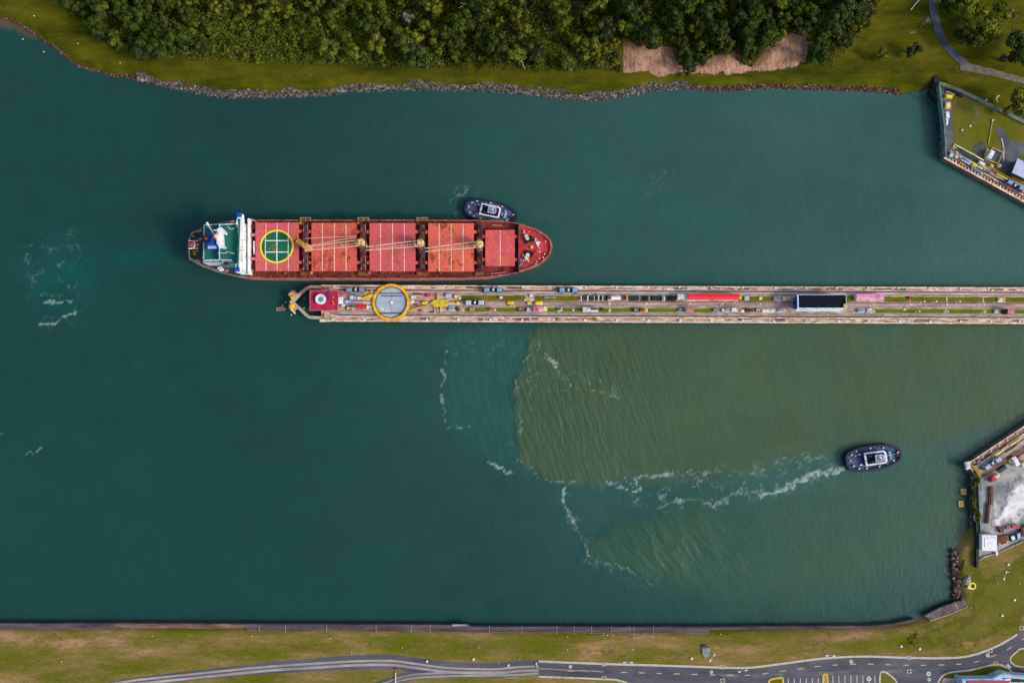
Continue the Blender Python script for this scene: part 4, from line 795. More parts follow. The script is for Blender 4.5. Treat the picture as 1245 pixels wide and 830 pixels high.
for (u0, u1, d0, d1, h, a, b, nm, lab) in [
    (418.5, 426.5, 17.5, 22.8, 2.4, 'slate', 'pale', 'winch_machine', 'grey blue winch machine right of the white kiosk'), (424.5, 434, 12.2, 18.0, 2.4, 'grey', 'pale', 'generator', 'pale grey generator under the first locomotive'), (434, 439, 13.5, 18, 2.0, 'seafoam', 'cream', 'pump_set', 'greenish pump set with a cream top left of the ring'),
    (499, 504.5, 12.5, 16.5, 1.5, 'lav', 'white', 'cabinet', 'lavender grey cabinet touching the right of the yellow ring'), (498.5, 502.8, 18.2, 21.4, 1.6, 'white', 'offwhite', 'cabinet', 'white cabinet on the right rim of the yellow ring'), (518, 524.6, 9.8, 14.0, 1.6, 'rosa', 'red', 'cabinet', 'dusty red cabinet above the yellow comb frame'), (505.3, 508.2, 9.4, 11.6, 1.2, 'maroon', 'red', 'valve_box', 'dark red valve box above the yellow winch, nearest the ring'), (510.6, 512.6, 9.8, 12, 1.2, 'maroon', 'red', 'valve_box', 'dark red valve box just right of its twin above the yellow winch'),
    (504.5, 508, 22, 24.8, 1.2, 'maroon', 'magenta', 'valve_box', 'dark red valve box on the right of the ring at its middle'), (510, 514, 29.4, 32, 1.2, 'rosa', 'red', 'valve_box', 'red valve box under the right yellow arm'), (523.5, 527, 31.2, 33.2, 1.2, 'red', 'maroon', 'valve_box', 'red valve box below the left end of the comb frame'), (541.5, 548.5, 9.6, 14.5, 1.6, 'lav', 'pale', 'transformer', 'pale transformer at the left end of the upper lawn'), (552, 556.2, 11.4, 15.8, 1.4, 'tan', 'cream', 'cabinet', 'cream cabinet beside the pale transformer'), (557.6, 560.4, 14.4, 17.2, 1.2, 'offwhite', 'white', 'cabinet', 'tiny white cabinet at the corner of the upper lawn'),
    (545, 553, 25.2, 30.5, 1.4, 'lav', 'grey', 'transformer', 'grey transformer below the pale one, left of the round bush'), (570.5, 577, 26.5, 30.6, 1.2, 'tan', 'gold', 'mooring_winch', 'tan mooring winch on the lower lawn under the lavender locomotive'), (595, 600.2, 26.8, 30.2, 1.5, 'rosa', 'red', 'red_chest', 'faded red chest on the lower lawn'), (607, 611, 13.0, 15.6, 1.4, 'white', 'offwhite', 'white_chest', 'white chest on the first upper lawn strip'), (630, 636.5, 26.0, 30.4, 1.3, 'brown', 'rosa', 'spool', 'brown cable spool on the lower lawn'),
    (640.5, 645.8, 26.2, 31, 1.4, 'lav', 'pale', 'cabinet', 'lavender cabinet left of the magenta roofed shelter'), (643.8, 648, 10.0, 13.6, 1.4, 'offwhite', 'white', 'cabinet', 'white cabinet between the first two upper lawn strips'), (661, 675.5, 13.0, 15.4, .9, 'seafoam', 'grey', 'bench_frame', 'long grey green frame on the second upper lawn strip'), (678, 683.6, 26.4, 30.2, 1.4, 'white', 'dgrey', 'white_chest', 'white chest with a dark top on the lower lawn left of the trailer'), (729, 733.5, 26.6, 29.8, 1.2, 'dgreen', 'black', 'pump_set', 'dark pump set right of the long white trailer'),
    (770.8, 775, 26.4, 31.4, 1.8, 'dgrey', 'grey', 'cabinet', 'dark grey cabinet on the lower lawn'), (779, 785.2, 26.6, 31.0, 1.6, 'gold', 'rust', 'cabinet', 'orange brown cabinet right of the dark grey cabinet'), (825, 831.5, 26.4, 30.6, 1.4, 'dgrey', 'grey', 'mooring_winch', 'dark grey winch left of the dusty pink hut'), (867.5, 873, 26.2, 30.4, 1.4, 'slate', 'grey', 'mooring_winch', 'blue grey winch below the right half of the red shed'), (877.5, 881.6, 26.4, 31, 1.4, 'grey', 'offwhite', 'compressor', 'grey compressor below the right end of the red shed'), (882.5, 888.5, 26.0, 30, 1.6, 'lav', 'grey', 'compressor', 'lavender grey compressor left of the white tank pair'), (889.5, 896, 25.6, 30.6, 2.0, 'offwhite', 'white', 'tank_pair', 'white tank pair on the lower side of the wall'), (901, 905.5, 28.2, 31, 1.5, 'white', 'cream', 'white_chest', 'white chest between the tank pair and the brown drums'),
    (906.5, 916, 26.4, 31, 1.5, 'brown', 'maroon', 'drum_rack', 'rack of brown drums on the lower side of the wall'), (919.5, 923, 26, 30.6, 1.4, 'dgrey', 'tan', 'cabinet', 'narrow dark cabinet right of the brown drums'), (926, 941.5, 27.4, 31.8, .8, 'offwhite', 'cream', 'platform', 'low cream platform on the lower side left of the black roof'), (946, 955, 26.2, 30.5, 1.0, 'lav', 'grey', 'winch_machine', 'lavender winch machine just left of the black roofed building'), (898.5, 902.2, 12.2, 15.2, 1.2, 'lemon', 'yellow', 'yellow_chest', 'tiny yellow chest at the right end of the red shed'), (905.5, 911.5, 11.8, 16.8, 1.4, 'pale', 'lav', 'valve_set', 'pale valve set on the short upper lawn by the red shed'), (923, 927, 12.6, 16.0, .8, 'cream', 'offwhite', 'bench_frame', 'pale angled frame on the upper lawn left of the black roof'), (941, 949.5, 11.4, 16.8, 1.2, 'lav', 'rosa', 'pump_set', 'lavender pump set right of the short upper lawn'), (951.5, 962.5, 11.6, 17.2, 1.5, 'tan', 'cream', 'pipe_rack', 'tan pipe rack left of the blue wall'), (1043, 1052, 26.2, 31, 1.3, 'lav', 'grey', 'transformer', 'grey transformer right of the black roofed building'), (1054, 1060.5, 26.0, 31.4, 1.3, 'offwhite', 'lav', 'transformer', 'pale transformer at the left end of the long lower lawn'), (1098, 1102, 26.2, 28.2, .5, 'offwhite', 'cream', 'bench_frame', 'thin white bench on the long lower lawn'),
    (1105, 1110.6, 11.4, 14.6, 1.4, 'rust', 'red', 'red_chest', 'rusty red chest on the upper lawn near its right part'), (1214.5, 1219.6, 13.2, 17.0, 1.4, 'cream', 'offwhite', 'cabinet', 'cream cabinet between the last two upper lawn strips'), (1210, 1214.8, 26.4, 31, 1.4, 'offwhite', 'cream', 'cabinet', 'white cabinet left of the pink hut near the right edge'), (1218, 1224.6, 27.0, 31.4, .8, 'dgreen', 'green', 'planter', 'dark green planter at the left wall of the pink hut'), (445, 452, 24.5, 28.5, 1.1, 'concrete', 'offwhite', 'cabinet', 'grey cabinet between the red cabin and the yellow ring'), (421, 427, 25.5, 31, 1.2, 'brown', 'tan', 'winch_machine', 'brown winch below the white kiosk'), (414.5, 418.5, 23, 26, 1.2, 'white', 'lav', 'tank_pair', 'small white tanks just below the white kiosk')]:
    machine(nm, u0, u1, d0, d1, h, a, b, lab, nm.replace('_', ' '))
# rows of dark upright panels
for (ua, ub, k, lab) in [(705.5, 739.5, 13, 'dark upright panel in the left row on the upper lawn line'), (765, 823, 25, 'dark upright panel in the long row left of the white annexe')]:
    for i in range(k):
        u = ua + (ub - ua) * (i + .5) / k; x, y = P(u, wv(u, 14.7), 5.2); wd = random.uniform(.42, .8)
        b = MB().box(x, y, ZW, wd, random.uniform(1.9, 2.5), random.uniform(1.0, 1.6), random.uniform(-.12, .12), .06); b.box(x, y, ZW, wd + .2, 2.7, .12)
        solo('upright_panel', b, G[random.choice(['dgrey', 'black', 'dgreen', 'dgrey', 'offwhite', 'grey', 'dgreen', 'black'])], lab, 'panel', 'panels in the left row' if ua < 720 else 'panels in the long row')
# black roofed building
t = thing('control_building', 'black roofed building with blue end wall on the centre wall', 'building', (*P(999, 367, 4), ZW))
zt = 12.0; rf = [(970.8, 358.4), (1028.7, 358.8), (1028.7, 374.4), (970.8, 374.0)]; W = PP(rf, zt)
x0, x1, yt, yb = W[0][0], W[1][0], W[0][1], W[2][1]
MB().prism([(x0 + .3, yb + .3), (x1 - .3, yb + .3), (x1 - .3, yt - .3), (x0 + .3, yt - .3)], ZW, zt - .3).build('wall', G['blue'], t)
mb = MB().prism([(x0, yb), (x1, yb), (x1, yt), (x0, yt)], zt - .3, zt); rfo = mb.build('roof', mat('black_roofing', [C(10, 12, 20), C(16, 20, 32), C(30, 34, 46)], scale=.5, rough=.85, detail=8, spec=.1), t)
G['offblue'] = paint('pale_blue_white', 206, 222, 232)
MB().loop_wall([(x0 - .6, yb - .4), (x1 + .1, yb - .4), (x1 + .1, yt + .1), (x0 - .6, yt + .1)], [(x0 - .05, yb + .1), (x1 - .1, yb + .1), (x1 - .1, yt - .1), (x0 - .05, yt - .1)], zt - .4, zt + .05).build('parapet', G['offblue'], t)
MB().add([(x0 - .6, yb - .4, zt - 1.2), (x1 - 1.0, yb - .4, zt - 1.2), (x1 - 2.4, yb - 1.3, 9.2), (x0 - .8, yb - 1.3, 9.2), (x0 - .6, yb - .4, zt - 1.5), (x1 - 1.0, yb - .4, zt - 1.5), (x1 - 2.4, yb - 1.3, 8.9), (x0 - .8, yb - 1.3, 8.9)], [(3, 2, 1, 0), (4, 5, 6, 7), (0, 1, 5, 4), (2, 3, 7, 6), (1, 2, 6, 5), (3, 0, 4, 7)]).build('awning', G['offblue'], t)
b = MB()
for k in range(7): b.box(x0 + 2 + k * 3.3, yb + .27, 5.0, 1.6, .12, 1.6)
build_each(b, 'window', G['glass'], t)
MB().box(x1 - .7, yb + 1.2, zt + .02, 1.9, 1.7, .9, 0, .1).build('roof_unit', G['tan'], t)
mb = MB().box(x0 + .25, (yt + yb) / 2, ZW, .15, 1.6, 2.2); mb.build('door', G['navy'], t)
# yellow ring with arrow arms
zr = ZW + .3; rc = P(475.6, 367.6, zr + .5); R_ = 22.4 * M_PX
t = thing('direction_ring', 'large yellow ring around a pale blue disc on the centre wall', 'signal ring', (rc[0], rc[1], ZW))
MB().ring(*rc, zr, zr + .9, R_ * .855, R_, 72).build('ring', mat('worn_yellow', [C(186, 120, 22), C(224, 170, 26), C(236, 196, 40)], scale=.5, rough=.6, fine=.12), t)
MB().ring(*rc, zr - .1, zr + .5, R_ * .82, R_ * .852, 72).build('inner_band', G['dgreen'], t)
MB().cyl(*rc, ZW + .06, ZW + .22, R_ * .818, n=64).build('disc', mat('blue_grey_paving', [C(140, 140, 148), C(150, 164, 174), C(156, 178, 192), C(176, 160, 154)], scale=.10, stretch=(.6, 1.4, 1), rough=.8, detail=8, lo=.3, hi=.74), t)
MB().cyl(*rc, ZW + .22, ZW + .7, .75, .6, 14).build('pivot', G['white'], t); MB().box(rc[0], rc[1] + .2, ZW + .22, .16, 10.5, .1).build('pointer', G['rosa'], t)
b = MB(); b.rect(463.5, 359.3, 489, 360.2, ZW + .22, ZW + .4); b.rect(462, 356.0, 490, 357.2, ZW + .22, ZW + .35); build_each(b, 'track_strip', G['dgrey'], t)
b = MB(); b.rect(461.5, 374, 466.5, 377.4, ZW + .22, ZW + .3); b.rect(468, 377.2, 475, 378.6, ZW + .22, ZW + .32); build_each(b, 'pale_slab', G['cream'], t)
b = MB(); b.rect(462, 379.6, 489, 381.6, ZW + .22, ZW + .36); b.build('track_strip', G['wall_brown'], t)
b = MB(); b.strip(PP([(440, 362.8), (446, 361.5), (453.5, 358.4)], zr + .8), [.6, 1.5, 1.8], zr + .1, zr + .8); b.strip(PP([(441, 355.4), (451, 353.6)], zr + .8), .5, zr + .3, zr + .7); b.strip(PP([(443, 357), (452, 352.5)], zr + .8), .4, zr + .3, zr + .7); b.build('arrow_arm', G['yellow'], t)
b = MB(); b.strip(PP([(496.5, 378.2), (503, 375.6), (512, 373.2), (520, 370.6), (526, 368)], zr + .8), [1.1, .8, .7, .7, .9], zr + .1, zr + .8); b.build('arrow_arm', G['gold'], t)
t = thing('comb_frame', 'bright yellow comb of parallel bars right of the ring', 'frame', (*P(535, 368, 4.5), ZW))
b = MB()
for k in range(6): b.tube(P3(524.5 + abs(k - 2.5) * .9, wv(535, 18.5 + k * 1.35), 4.9), P3(545, wv(535, 18.2 + k * 1.4), 4.9), .24)
b.build('bars', G['lemon'], t); MB().rect(531, 356, 532.1, 380, 4.3, 5.0).build('cross_bar', G['gold'], t); MB().tube(P3(545, wv(545, 21), 4.8), P3(556, wv(556, 21), 4.8), .2).build('drawbar', G['yellow'], t)
MB().rect(535.5, 373, 536.4, 380.5, 4.3, 4.9).build('cross_bar', G['cream'], t); MB().rect(528.4, 373, 529.4, 380.5, 4.3, 4.9).build('cross_bar', G['cream'], t)
# stacks of small clutter as individual yellow barrier posts
for u in (398, 398.5):
    d_ = 5.5 if u == 398 else 37.5
    b = MB().cyl(*P(394.5, wv(394, d_), 5), ZW, ZW + 1.4, .6, .35, 10); b.box(*P(394.5, wv(394, d_), 5), ZW + .5, .4, 2.4, .3); solo('capstan', b, G['gold'], 'yellow capstan at the %s corner of the wall end' % ('upper' if d_ < 10 else 'lower'), 'capstan')
solo('white_fender', MB().rect(388.5, 387.6, 399, 391.2, 3.2, 4.5).rect(389.5, 388, 398, 390.6, 4.5, 4.7), G['offwhite'], 'white fender block on the lower corner of the wall end', 'fender')
# crimson roof over the wall end
t = thing('round_tank_house', 'crimson flat roofed building with a round white tank at the tip of the wall', 'building', (*P(394, 365, 4), ZW)); zt = 8.5
MB().rect(379, 355, 409, 375.5, 3.2, zt - .4).build('wall', G['maroon'], t)
rf = MB().rect(377, 353.2, 411, 377, zt - .4, zt).build('roof', mat('crimson_roof', [C(140, 24, 52), C(172, 28, 62), C(190, 40, 76)], scale=.3, rough=.7, stretch=(2, .3, 1)), t)
MB().loop_wall(RC(376.6, 352.8, 411.4, 377.6, zt)[::-1], RC(377.4, 353.6, 410.6, 376.8, zt)[::-1], zt - .35, zt + .15).build('roof_edge', G['rosa'], rf)
tk = MB().cyl(*P(389.6, 363.6, 10.4), zt, 10.2, 2.45, n=28).build('tank', G['pale'], t); MB().ring(*P(389.6, 363.6, 10.4), 10.0, 10.5, 1.75, 2.55, 28).build('rim', G['white'], tk); MB().cyl(*P(389.6, 363.6, 10.4), 10.2, 10.32, 1.2, .4, 20).build('lid', G['teal'], tk)
MB().prism(PP([(398.4, 353.4), (400.4, 353), (399.4, 365), (397.2, 365.4)], 9.2), zt + .01, 8.8).build('pipe_strip', G['purple'], t)
b = MB()
for u, v in ((404.8, 361), (404.2, 366), (405.2, 369)): b.box(*P(u, v, 9), zt, .9, .9, .8, .4, .1)
build_each(b, 'vent', G['orange'], t)
# pointed approach boom
t = thing('approach_boom', 'pointed two armed grey concrete boom in front of the wall end', 'boom', (*P(358, 367, 0), 0)); zb = 4.0
up = [(392, 349.2), (378, 348.6), (372, 351), (365, 357), (355.2, 367.2)]; lo_ = [(392, 386.6), (377, 385.6), (372, 382.8), (365, 375.5), (355.2, 367.2)]
for arm in (up, lo_):
    o = MB().strip(PP(arm, zb), 1.7, zb - .9, zb).build('arm', G['wall_grey'], t)
    b = MB().strip(PP(off(arm, .9), zb + .1), .3, zb, zb + .16); b.strip(PP(off(arm, -1.0), zb + .1), .3, zb, zb + .16); b.build('handrail', G['wall_light'], o)
    q = []
    for a, b_ in zip(arm[:-1], arm[1:]):
        for k in (0, .5): q.append((a[0] + (b_[0] - a[0]) * k, a[1] + (b_[1] - a[1]) * k))
    b = MB()
    for p in q[1:]: b.cyl(*P(*p, zb), -4, zb - .9, .55, n=8)
    build_each(b, 'pile', G['wall_dark'], o)
def fender_mach(sv, label):
    c = (354, 361) if sv < 0 else (354, 372.5)
    t = thing('fender_machine', label, 'machine', (*P(*c, 3), 0))
    if sv < 0:
        MB().prism(PP([(349.5, 358), (354.5, 352.8), (361, 356.5), (358.5, 360.5), (354, 362.5)], 5), 3.4, 4.6).build('platform', G['tan'], t)
        MB().prism(PP([(352.5, 361), (357.5, 359.8), (358, 362.8), (354.5, 364.5)], 6), 4.4, 5.8).build('winch', G['yellow'], t); b = MB().tube(P3(352, 357, 5.6), P3(359, 353, 5.6), .22); b.tube(P3(355, 353, 5.4), P3(360, 358, 5.4), .22); b.tube(P3(351, 358.5, 5.4), P3(355, 360, 5.4), .2); b.build('rails', G['rosa'], t)
    else:
        MB().prism(PP([(351, 370), (355.5, 369), (360.8, 374.5), (358, 377.5), (353, 375)], 5), 3.4, 4.5).build('platform', G['gold'], t)
        MB().ball(*P(354.3, 371.6, 5.4), 5.2, 1.6, 1.4, .9).build('winch', G['yellow'], t); MB().prism(PP([(351.2, 374), (353.2, 373.4), (359.2, 380.2), (357.6, 381.2)], 5), 3.6, 4.7).build('fender_beam', G['offwhite'], t)
    MB().cyl(*P(*c, 3), -4, 3.4, 1.0, n=10).build('pile', G['wall_dark'], t)
fender_mach(-1, 'tan and yellow fender machine above the tip of the pointed boom'); fender_mach(1, 'yellow fender machine with a white beam below the tip of the boom')
solo('tip_block', MB().box(*P(354, 367, 4.6), 2.8, 1.5, 1.5, 1.9, .7, .2), G['offwhite'], 'small white block on the tip of the pointed boom', 'block')
# launch
t = thing('rowing_boat', 'small pinkish launch moored off the tip of the boom', 'boat', (*P(341.5, 375.6, .5), 0), rz=rad(4))
hl = [(-2.4, .7), (-2.2, -.7), (0, -.95), (1.6, -.7), (2.7, 0), (1.6, .7), (0, .95)]
MB().prism([(x * .9, y * .8) for x, y in hl], -.25, .55, hl).build('hull', G['rosa'], t, origin=WL(t)) if False else None
def local(mb): mb.v = [(x + t.location.x, y + t.location.y, z + t.location.z) for x, y, z in mb.v]; return mb
local(MB().prism([(x * .9, y * .8) for x, y in hl], -.25, .55, hl)).build('hull', G['rosa'], t)
local(MB().loop_wall([(x * 1.03, y * 1.05) for x, y in hl], [(x * .86, y * .8) for x, y in hl], .5, .75)).build('gunwale', G['concrete'], t)
for xx in (-1.3, 0, 1.2): local(MB().box(xx, 0, .57, .4, 1.3, .14)).build('thwart', G['maroon'], t)
for u, v in [(369.5, 362.3), (369.3, 374.5), (354, 382.5), (343.5, 371.6), (347.5, 367)]: solo('mooring_buoy', MB().ball(*P(u, v, .2), .2, .45, .45, .4, 8, 5).cyl(*P(u, v, .2), .5, .9, .08, .05, 6), G['tan'], 'small pale mooring buoy floating by the pointed boom', 'buoy', 'buoys by the boom')
solo('bush', (lambda b: [b.ball(*P(556.4 + random.uniform(-1.2, 1.2), 374.8 + random.uniform(-1.2, 1.2), 5), ZW + .7 + random.random() * .5, .7, .7, .6, 7, 5) for _ in range(9)] and b)(MB()), G['grass_dark'], 'small round green bush left of the lower lawn', 'bush')
# ============================================================ UPPER RIGHT QUAY
ZQ = 4.0
qN = [(1141.5, 103), (1147, 150), (1147.5, 192), (1245, 245.5), (2200, 770), (2200, 500), (1245, 151), (1190, 121)]
tq = thing('quay', 'walled quay with lawn and lock approach at upper right', 'quay', (*P(1200, 180, 0), 0))
MB().prism(PP(qN, ZQ), -4, ZQ).build('wall', G['wall_brown'], tq)
MB().sheet(PP([(1158, 112), (1160, 176), (1245, 222), (2000, 640), (2000, 440), (1245, 153), (1190, 124)], ZQ), ZQ + .03).build('turf', G['grass_right'], tq)
MB().sheet(PP([(1143, 108), (1147, 180), (1158, 182), (1159, 160), (1156, 120), (1150, 108)], ZQ), ZQ + .05).build('apron', G['asphalt_dark'], tq)
EA, EN = (0.8763, 0.4818), (0.4818, -0.8763)
def Q(t_, n_): return (1147.2 + t_ * EA[0] + n_ * EN[0], 192.5 + t_ * EA[1] + n_ * EN[1])
def qpoly(t0, t1, n0, n1): return [Q(t0, n0), Q(t1, n0), Q(t1, n1), Q(t0, n1)]
def qprism(mb, t0, t1, n0, n1, z0, z1): return mb.prism(PP(qpoly(t0, t1, n0, n1), z1), z0, z1)
QANG = -math.atan2(EA[1], EA[0])
for n0, n1, mt, h in [(0, 2.6, 'wall_light', .1), (2.6, 4.2, 'wall_dark', .04), (4.2, 7.2, 'wall_brown', .06), (7.2, 8.6, 'wall_light', .08), (8.6, 10.4, 'rail', .05), (10.4, 13.5, 'wall_pink', .07), (13.5, 15, 'rail', .055), (15, 18.5, 'wall_grey', .075)]:
    qprism(MB(), 0 if n0 < 3 else 3, 700, n0, n1, ZQ, ZQ + h).build('rail_trough' if mt == 'rail' else 'strip', G[mt], tq)
b = MB()
for k in range(26): qprism(b, 1.5 + k * 4.4, 3.0 + k * 4.4, 2.0, 4.4, ZQ, ZQ + .3)
build_each(b, 'edge_block', G['wall_light'], tq)
# green grey boundary walls
wall_thing([(1245 + 500, 329), (1300, 171), (1245, 150), (1190, 123), (1165, 111), (1141.5, 102.5)], 4.2, 2.5, 5.5, mat('weathered_green_wall', [C(70, 84, 72), C(96, 108, 94), C(118, 126, 112)], scale=.3, rough=.9), 'grey green boundary wall slanting along the grass at upper right', 'boundary_wall', 1)
wall_thing([(1141.6, 103), (1144.5, 128), (1147.5, 150), (1149.8, 190)], 1.6, 3, 6.2, mat('teal_wall', [C(60, 90, 88), C(92, 124, 118), C(120, 150, 140)], scale=.35, rough=.8), 'teal green screen wall standing on the left edge of the upper quay', 'screen_wall', -1)
b = MB()
for k in range(9): b.prism(PP([(1143.6 + k * .55, 112 + k * 9), (1145.6 + k * .55, 112 + k * 9), (1145.8 + k * .55, 115 + k * 9), (1143.8 + k * .55, 115 + k * 9)], 4.0), -3, 3.9)
solo('fender_piles', b, G['wall_dark'], 'dark fender piles under the left edge of the upper quay', 'fender')
t = thing('boat_slip', 'dark wet concrete slip at the top left corner of the quay', 'slipway', (*P(1136, 108, 1), .5))
MB().prism(PP([(1136, 94), (1140.5, 92), (1143, 103), (1144, 122), (1139, 124), (1133.5, 118), (1130, 112), (1134, 106)], 2.6), -2, 3.2).build('ramp', G['wall_dark'], t)
MB().path([P3(1119, 114, 3.3), P3(1122, 118, 2.2), P3(1126, 122, 1.6), P3(1131, 128, 1.2)], .35).build('cable', G['black'], t)
def qbox(name, poly, h, m, m2, label, cat, grp=None, z0=ZQ):
    cx, cy = sum(p[0] for p in poly) / len(poly), sum(p[1] for p in poly) / len(poly)
    t = thing(name, label, cat, (*P(cx, cy, z0 + h), z0), grp)
    MB().prism(PP(poly, z0 + h), z0, z0 + h).build('body', G[m], t)
    sh = [(cx + (u - cx) * .62, cy + (v - cy) * .62) for u, v in poly]
    MB().prism(PP(sh, z0 + h + .3), z0 + h + .004, z0 + h + .22).build('lid', G[m2], t)
    return t
qbox('yellow_skip', [(1150.6, 114.6), (1158.6, 116.2), (1158, 120), (1150.4, 118.4)], 1.8, 'lemon', 'lemon', 'bright yellow skip at the top of the quay apron', 'skip')
qbox('timber_rack', [(1151, 110.5), (1161, 114.5), (1160.6, 116), (1151, 112.6)], 1.0, 'tan', 'wall_grey', 'tan timber rack just above the yellow skip', 'rack')
solo('black_bin', MB().prism(PP([(1152, 107.5), (1171, 116), (1170.5, 118), (1151.5, 110)], 5.2), ZQ, 5.2).prism(PP([(1153, 108.3), (1170, 116), (1169.8, 117), (1152.5, 109.5)], 5.4), 5.2, 5.3), G['black'], 'long black trough along the inside of the boundary wall', 'trough')
qbox('tan_shed', [(1150, 124.5), (1156.2, 124), (1156, 132), (1149.6, 131.6)], 2.2, 'tan', 'cream', 'tan topped shed on the apron below the yellow skip', 'shed')
qbox('white_container', [(1149.4, 136), (1154, 135.6), (1155.2, 143), (1150.4, 143.6)], 2.2, 'offwhite', 'white', 'white container on the quay apron', 'container')
qbox('white_tank', [(1150.4, 145), (1153.4, 144.8), (1152.4, 151.5), (1150.6, 151.8)], 1.6, 'white', 'white', 'narrow white tank below the white container', 'tank')
patch_z = lambda x, y: ZQ + .04
patch_sheet('gravel_patch', [(1181, 128), (1192, 128), (1192, 142), (1186, 151), (1178, 153), (1182, 142)], G['gravel'], .02, 1.0, 1.6, 101, 0, patch_z)
patch_sheet('gravel_patch', [(1186, 158), (1190, 158), (1190, 174), (1186, 176)], G['gravel'], .02, 1.0, 1.0, 102, 0, patch_z)
patch_sheet('gravel_patch', [(1180, 178), (1190, 170), (1199, 175), (1198, 190), (1188, 190), (1178, 184)], G['asphalt_dark'], .02, .8, .5, 103, 0, patch_z, fade=.8)
patch_sheet('access_road', [(1211, 158), (1216, 158), (1222, 168), (1232, 176), (1245, 177), (1400, 200), (1400, 216), (1245, 186), (1238, 190), (1230, 200), (1222, 206), (1218, 200), (1219, 186), (1216, 172)], G['asphalt_dark'], .03, .8, .3, 104, 0, patch_z, fade=0)
solo('kerb_line', MB().strip(PP([(1217.5, 168), (1220.5, 182), (1220, 196)], ZQ), .35, ZQ + .05, ZQ + .2), G['cream'], 'pale curved kerb on the left of the upper right access road', 'kerb')
solo('pale_pipe', MB().tube(P3(1206.5, 147.5, ZQ + .3), P3(1201.5, 175, ZQ + .3), .2), G['tan'], 'thin pale pipe lying across the quay lawn', 'pipe')
solo('pipe_head', MB().cyl(*P(1206.6, 146.6, ZQ), ZQ, ZQ + .8, .55, .4, 10).ball(*P(1206.6, 146.6, ZQ + .8), ZQ + .9, .45, .45, .35, 8, 5), G['offwhite'], 'white valve head at the top end of the thin pipe', 'valve')  # valve head closing the upper end of the pale pipe
for u, v in [(1180, 153), (1199.5, 121.5), (1170, 158)]: marker(u, v, 'small pale box standing in the quay grass at upper right', 'pale boxes in the quay grass', .5, 'offwhite', ZQ)
t = qbox('store_shed', [(1200.5, 190.5), (1205.5, 182), (1210, 184.4), (1205, 193.6)], 3.2, 'white', 'white', 'white roofed store shed inside the yellow railed yard', 'shed')
t = thing('railed_yard', 'dark paved yard with a yellow rail around it beside the white store shed', 'yard', (*P(1210, 190, ZQ), ZQ))
yd = [(1198, 193), (1207, 179.6), (1220, 186), (1213, 199)]
MB().sheet(PP(yd, ZQ), ZQ + .09).build('paving', G['asphalt_dark'], t); b = MB()
for i in range(4): b.tube(P3(*yd[i], ZQ + 1), P3(*yd[(i + 1) % 4], ZQ + 1), .22)
for p in yd: b.cyl(*P(*p, ZQ + 1), ZQ, ZQ + 1.1, .2, n=6)
b.build('rail', G['tan'], t); MB().path([P3(1197.5, 189, ZQ + .9), P3(1201, 181, ZQ + .9)], .35).build('rail', G['lemon'], t)
qbox('pink_kiosk', [(1214.4, 199.4), (1218, 200), (1217.4, 203.4), (1213.8, 202.6)], 1.8, 'offwhite', 'rosa', 'tiny pink and white kiosk below the railed yard', 'kiosk')
t = thing('warehouse', 'white roofed warehouse at the right edge of the upper quay', 'building', (*P(1240, 203, ZQ), ZQ)); wp = [(1230.6, 210), (1237.4, 192.6), (1264, 206), (1256, 222)]
MB().prism(PP([(1231.6, 209.6), (1238, 193.8), (1263, 206), (1255.4, 221)], ZQ + 5), ZQ, ZQ + 5).build('wall', G['dgrey'], t); MB().prism(PP(wp, ZQ + 5.4), ZQ + 5.004, ZQ + 5.4).build('roof', G['lav'], t)
# equipment along the quay edge
def qthing(name, t0, t1, n0, n1, h, m, m2, label, cat): return qbox(name, qpoly(t0, t1, n0, n1), h, m, m2, label, cat)
qthing('control_cabin', 4, 9.5, 5, 11, 1.8, 'seafoam', 'pale', 'greenish cabin at the corner of the upper quay', 'cabin'); qthing('red_locker', 4.4, 7.4, 9.5, 12, 1.4, 'rosa', 'offwhite', 'dusty red locker beside the greenish quay cabin', 'locker')
qthing('cream_locker', 11, 15, 7.8, 10.5, 1.4, 'cream', 'offwhite', 'cream locker next to the long pale platform', 'locker'); qthing('long_platform', 16, 33, 11, 13, 1.0, 'lav', 'grey', 'long pale grey platform along the upper quay rail', 'platform'); qthing('long_platform', 17, 35, 8, 10.5, .8, 'slate', 'pale', 'blue grey platform below the long pale platform', 'platform')
qthing('trench_cover', 8, 42, 16.0, 20.5, .5, 'dgreen', 'dgreen', 'long dark green trench cover on the upper quay', 'cover'); qthing('trench_kerb', 3, 44, 20.6, 22.2, .7, 'cream', 'wall_light', 'long pale kerb between trench cover and lawn on the upper quay', 'kerb'); qthing('pale_tank', 40, 48, 15.5, 19, 1.6, 'pale', 'white', 'pale blue tank at the right end of the trench cover', 'tank')
qthing('white_locker', 9.5, 12.5, 12.5, 15, 1.5, 'white', 'rosa', 'white and pink locker at the left end of the trench cover', 'locker'); qthing('quay_stage', 35, 52, 5.2, 8.6, .6, 'seafoam', 'slate', 'grey green stage beside the dark rail strip on the upper quay', 'platform'); qthing('yellow_winch', 34, 39.5, 9.2, 13.4, 1.3, 'lemon', 'yellow', 'yellow winch in the middle of the upper quay', 'winch')
qthing('yellow_winch', 54, 58, 19, 22, 1.4, 'lemon', 'gold', 'yellow winch below the store shed', 'winch'); qthing('tan_deck', 50, 60, 10.4, 14, .5, 'wall_pink', 'wall_brown', 'pinkish timber deck right of the yellow winch', 'deck')
